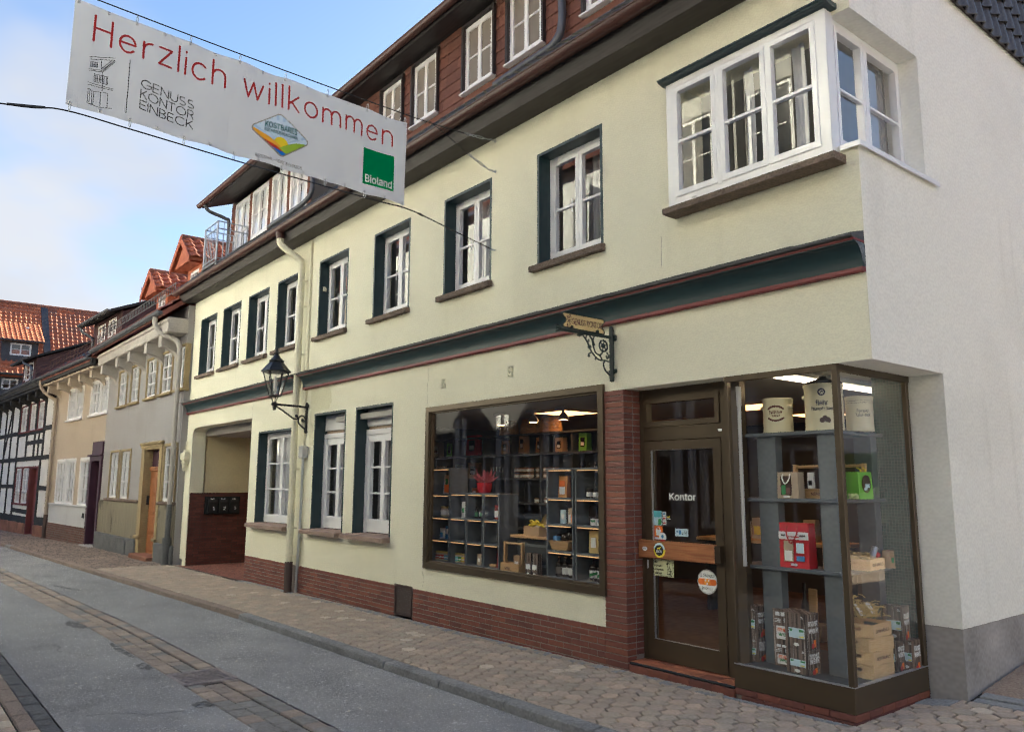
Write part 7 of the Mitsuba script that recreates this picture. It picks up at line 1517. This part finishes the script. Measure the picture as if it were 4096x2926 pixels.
for s in (.3, 1.5, 2.95, 4.5, 6.35, 7.9, 9.3, 10.8): corbel(HH, MHT, -s, .42, 5.22, 4.72, .24, 'mat_timber_black')
put(HH, 'eave_beam', xf(merge([cbox(-16.5, .05, -.5, .0, 5.2, 5.32, .02), cbox(-16.5, .05, -.56, -.44, 5.3, 5.52, .02)]), MHT), 'mat_timber_black'); gutter(HH, -16.5, .05, -.62, 5.55, .07, 'mat_zinc', M=MHT); gable_roof(HH, MHT, -16.6, .0, -.62, 5.5, 4.2, 9.0, mat='mat_roof_tile_0')
put(HH, 'snow_guard', xf(merge([tube([(-16, -.35, z), (-.1, -.35, z)], .01, 5) for z in (5.98, 6.15)]), MHT), 'mat_gutter_brown')
d = shed_dormer(HH, MHT, -8.5, -5.75, .30, 5.8, 7.1, [(-8.2, -7.95, 6.3, 7.0), (-7.85, -6.3, 6.22, 7.0)], 'mat_purple_slate')
put(d, 'downpipe', xf(tube(smooth_pts([(-6.35, -.1, 7.0), (-6.2, -.1, 6.85), (-5.7, .05, 6.7), (-5.55, .1, 6.5), (-5.55, .1, 5.9)], 5), .05, 8), MHT), 'mat_zinc', smooth=40)

# --- house with the orange roof closing the street, its roof slope facing the camera
MOR = mat4(((0, 1, 0), (-1, 0, 0), (0, 0, 1)), (-46, 0, 0))
OH = thing('orange_roof_house', 'slate clad house with large orange pantile roof rising behind the half timbered house', 'house')
put(OH, 'front_wall', xf(merge([ext(sbox(-9, -1, 8, 7.5).difference(unary_union([sbox(-.88, 6.55, -.12, 7.12), sbox(-3.2, 6.2, -2.1, 7.12)])), 0, .3), box(-9, -8.7, .3, 9, -1, 7.5), box(7.7, 8, .3, 9, -1, 7.5), box(-9, 8, 9, 9.3, -1, 7.5)]), MOR), 'mat_slate_blue')
dwindow(OH, -.88, -.12, 6.55, 7.12, .05, MOR, 2, (.5,), cur=None); dwindow(OH, -3.2, -2.1, 6.2, 7.12, .05, MOR, 2, (.5,), cur=None); put(OH, 'room', xf(box(-8.7, 7.7, 1.5, 1.6, 0, 7.4), MOR), 'mat_room_dark')
put(OH, 'roof', xf(hull([(u, w, z) for u in (-9.2, 8.2) for w, z in ((-.35, 7.35), (3.6, 11.78), (8.2, 7.2), (-.3, 7.2))]), MOR), 'mat_clay_tile_1')
MT = ['mat_clay_tile_0', 'mat_clay_tile_1', 'mat_clay_tile_2', 'mat_clay_tile_0']
put_tiles(OH, 'roof_tile', MT, -9.2, 1.05, -.38, 7.36, 3.6, 11.85, M=MOR, pitch=.24, course=.33); put_tiles(OH, 'roof_tile', ['mat_clay_tile_1', 'mat_clay_tile_3', 'mat_clay_tile_0'], 1.35, 8.2, -.38, 7.42, 3.6, 11.91, M=MOR, pitch=.24, course=.33, wob=8)
put(OH, 'ridge_tile', xf(merge([tube([(-9.2+i*.4, 3.6, 11.86), (-9.2+i*.4+.39, 3.6, 11.88)], .13, 8) for i in range(43)]), MOR), 'mat_clay_tile_3', kind='stuff')
put(OH, 'slate_verge', xf(merge([hull([(1.03, -.42+i*.2, 7.36+i*.225+.05), (1.37, -.42+i*.2, 7.36+i*.225+.05), (1.03, -.2+i*.2, 7.36+i*.225+.33), (1.37, -.2+i*.2, 7.36+i*.225+.33), (1.03, -.42+i*.2, 7.36+i*.225-.1), (1.37, -.42+i*.2, 7.36+i*.225-.1)]) for i in range(20)]), MOR), 'mat_slate_blue'); put(OH, 'roof_vent', xf(cbox(.15, .32, 1.6, 1.9, 10.0, 10.25, .02), MOR), 'mat_aluminium')
gutter(OH, -9.2, 8.2, -.42, 7.36, .09, 'mat_zinc', M=MOR)
d = put(OH, 'dormer', xf(merge([ext(sbox(-1.0, 8.0, .68, 9.25).difference(sbox(-.62, 8.42, .36, 9.08)), .25, .33), box(-1.0, -.92, .33, 3.0, 7.9, 9.25), box(.60, .68, .33, 3.0, 7.9, 9.25)]), MOR), 'mat_slate_blue')
dwindow(d, -.62, .36, 8.42, 9.08, .27, MOR, 2, (.5,), cur=None); put(d, 'room', xf(box(-.9, .58, .9, .95, 8, 9.6), MOR), 'mat_room_dark'); put_tiles(d, 'roof_tile', MT, -1.2, .92, -.08, 9.22, 2.4, 10.55, M=MOR, pitch=.22, course=.3, wob=6); put(d, 'roof_board', xf(hull([(u, w, z) for u in (-1.2, .92) for w, z in ((-.08, 9.13), (-.08, 9.22), (2.4, 10.5), (2.4, 10.4))]), MOR), 'mat_clay_tile_1'); gutter(d, -1.2, .92, -.12, 9.2, .06, 'mat_zinc', M=MOR)

# --- the opposite side of the street: what the windows mirror and what throws light back
M_('old_glass', two({'type': 'roughplastic', 'alpha': .036, 'int_ior': 1.8, 'diffuse_reflectance': rgb((.03, .03, .03))}))
def opp_house(name, label, x0, x1, y, h, wall, beams, ridge, floors):
    M = mat4(((-1, 0, 0), (0, -1, 0), (0, 0, 1)), (x1, y, 0)); L = x1-x0; wins = []
    n = max(2, int(L/1.75))
    for z0, z1 in floors:
        for i in range(n):
            c = L*(i+.5)/n; wins.append((c-.5, c+.5, z0, z1))
    t = thing(name, label, 'house')
    put(t, 'front_wall', ext(sbox(0, -.6, L, h).difference(unary_union([sbox(a, c, b, e) for a, b, c, e in wins])), 0, .3, M), wall)
    put(t, 'side_wall', xf(merge([box(0, .3, .3, 8, -.6, h), box(L-.3, L, .3, 8, -.6, h), box(0, L, 8, 8.3, -.6, h)]), M), wall); put(t, 'room', xf(merge([box(.3, L-.3, 1.6, 1.7, 0, h), box(.3, L-.3, .3, 1.6, 2.9, 3.05)]), M), 'mat_room_dark')
    for a, b, c, e in wins: dwindow(t, a, b, c, e, .05, M, 2, (.5,), cur=None, glass='mat_old_glass')
    # dark ground storey with pale pilasters between the openings
    lo = [w_ for w_ in wins if w_[2] < 2]
    put(t, 'ground_storey', ext(sbox(0, -.6, L, 3.9).difference(unary_union([sbox(a-.08, c-.05, b+.08, e+.05) for a, b, c, e in lo])), -.035, -.001, M), 'mat_shop_wall')
    for i in range(n+1):
        for q in (-.17, .17): put(t, 'pilaster', xf(cbox(max(.02, min(L-.2, L*i/n+q-.1)), max(.18, min(L-.02, L*i/n+q+.1)), -.075, -.036, .3, 3.5, .01), M), 'mat_shutter_grey')
    if beams:
        ms = [box(0, L, -.03, .02, z-.1, z+.1) for z in (4.0, 6.45, 6.85, h-.12) if z < h] + [box(u-.09, u+.09, -.03, .02, 3.92, h-.1) for u in [L*i/n for i in range(n+1)] + [L*(i+.5)/n - .62 for i in range(n)] + [L*(i+.5)/n + .62 for i in range(n)]]
        put(t, 'beam', xf(merge(ms), M), 'mat_timber_black')
    gable_roof(t, M, -.1, L+.1, -.4, h, 4, ridge, mat='mat_red_tile_dark')
opp_house('opposite_house', 'pale half timbered house on the near side of the street, mirrored in the shop glass', -9.5, 1.2, -7.0, 9.9, 'mat_infill', True, 13.5, [(.9, 2.4), (4.85, 6.15), (7.5, 9.2)])
opp_house('opposite_house', 'pale rendered house further down the near side of the street', -21.0, -9.6, -7.1, 9.6, 'mat_white_render', False, 13.0, [(.9, 2.5), (4.75, 6.1), (7.2, 8.8)])
opp_house('opposite_house', 'cream house at the far end of the near side of the street', -34.0, -21.1, -7.6, 9.0, 'mat_tan_render', False, 12.0, [(.9, 2.5), (4.2, 5.6), (6.8, 8.3)])
opp_house('opposite_house', 'pale house beside the camera on the near side of the street', 4.6, 14, -7.2, 6.4, 'mat_infill', True, 10.2, [(.9, 2.4), (3.75, 5.2)])
t = thing('garden_wall', 'concrete retaining wall with a grass bank, mirrored in the side glass of the showcase', 'wall'); put(t, 'wall_panel', merge([cbox(1.5+i*1.5, 2.985+i*1.5, 7.9, 8.1, -.2, 1.55, .01) for i in range(9)]), 'mat_grey_plinth')
gb = []
rg = random.Random(2)
for i in range(900):
    x, y = rg.uniform(1.5, 14), rg.uniform(8.1, 10.5); z = 1.5 + (y-8.1)*.35; hgt = rg.uniform(.06, .2); a_ = rg.uniform(0, PI)
    gb.append((np.array([[x-.03*math.cos(a_), y-.03*math.sin(a_), z], [x+.03*math.cos(a_), y+.03*math.sin(a_), z], [x+rg.uniform(-.05, .05), y+rg.uniform(-.05, .05), z+hgt]]), np.array([[0, 1, 2]])))
k = newkey('grass_bank'); scene[k] = mikit.ply(merge(gb + [hull([(a, b, c) for a in (1.5, 14.5) for b, c in ((8.1, 1.5), (10.8, 2.4), (10.8, 1.2), (8.1, 1.2))])]), M_('grass', two(pr((.07, .13, .025), .8)))); labels[k] = {'label': 'grass bank above the concrete retaining wall in the side yard', 'category': 'grass', 'kind': 'stuff'}
t = thing('yard_house', 'white rendered house behind the grass bank in the side yard', 'house'); put(t, 'wall', box(2, 16, 13, 20, 0, 7.5), 'mat_white_render'); put(t, 'roof', hull([(a, b, c) for a in (1.5, 16.5) for b, c in ((12.5, 7.3), (16.5, 11), (20.5, 7.3))]), 'mat_red_tile_dark')
t = thing('opposite_yard_house', 'pale house across the side street to the right, out of the picture', 'house'); put(t, 'wall', box(11, 18, -2, 7, -.2, 6.5), 'mat_white_render'); put(t, 'roof', hull([(a, b, c) for a, c in ((10.5, 6.4), (14.5, 10), (18.5, 6.4)) for b in (-2.4, 7.4)]), 'mat_red_tile_dark')
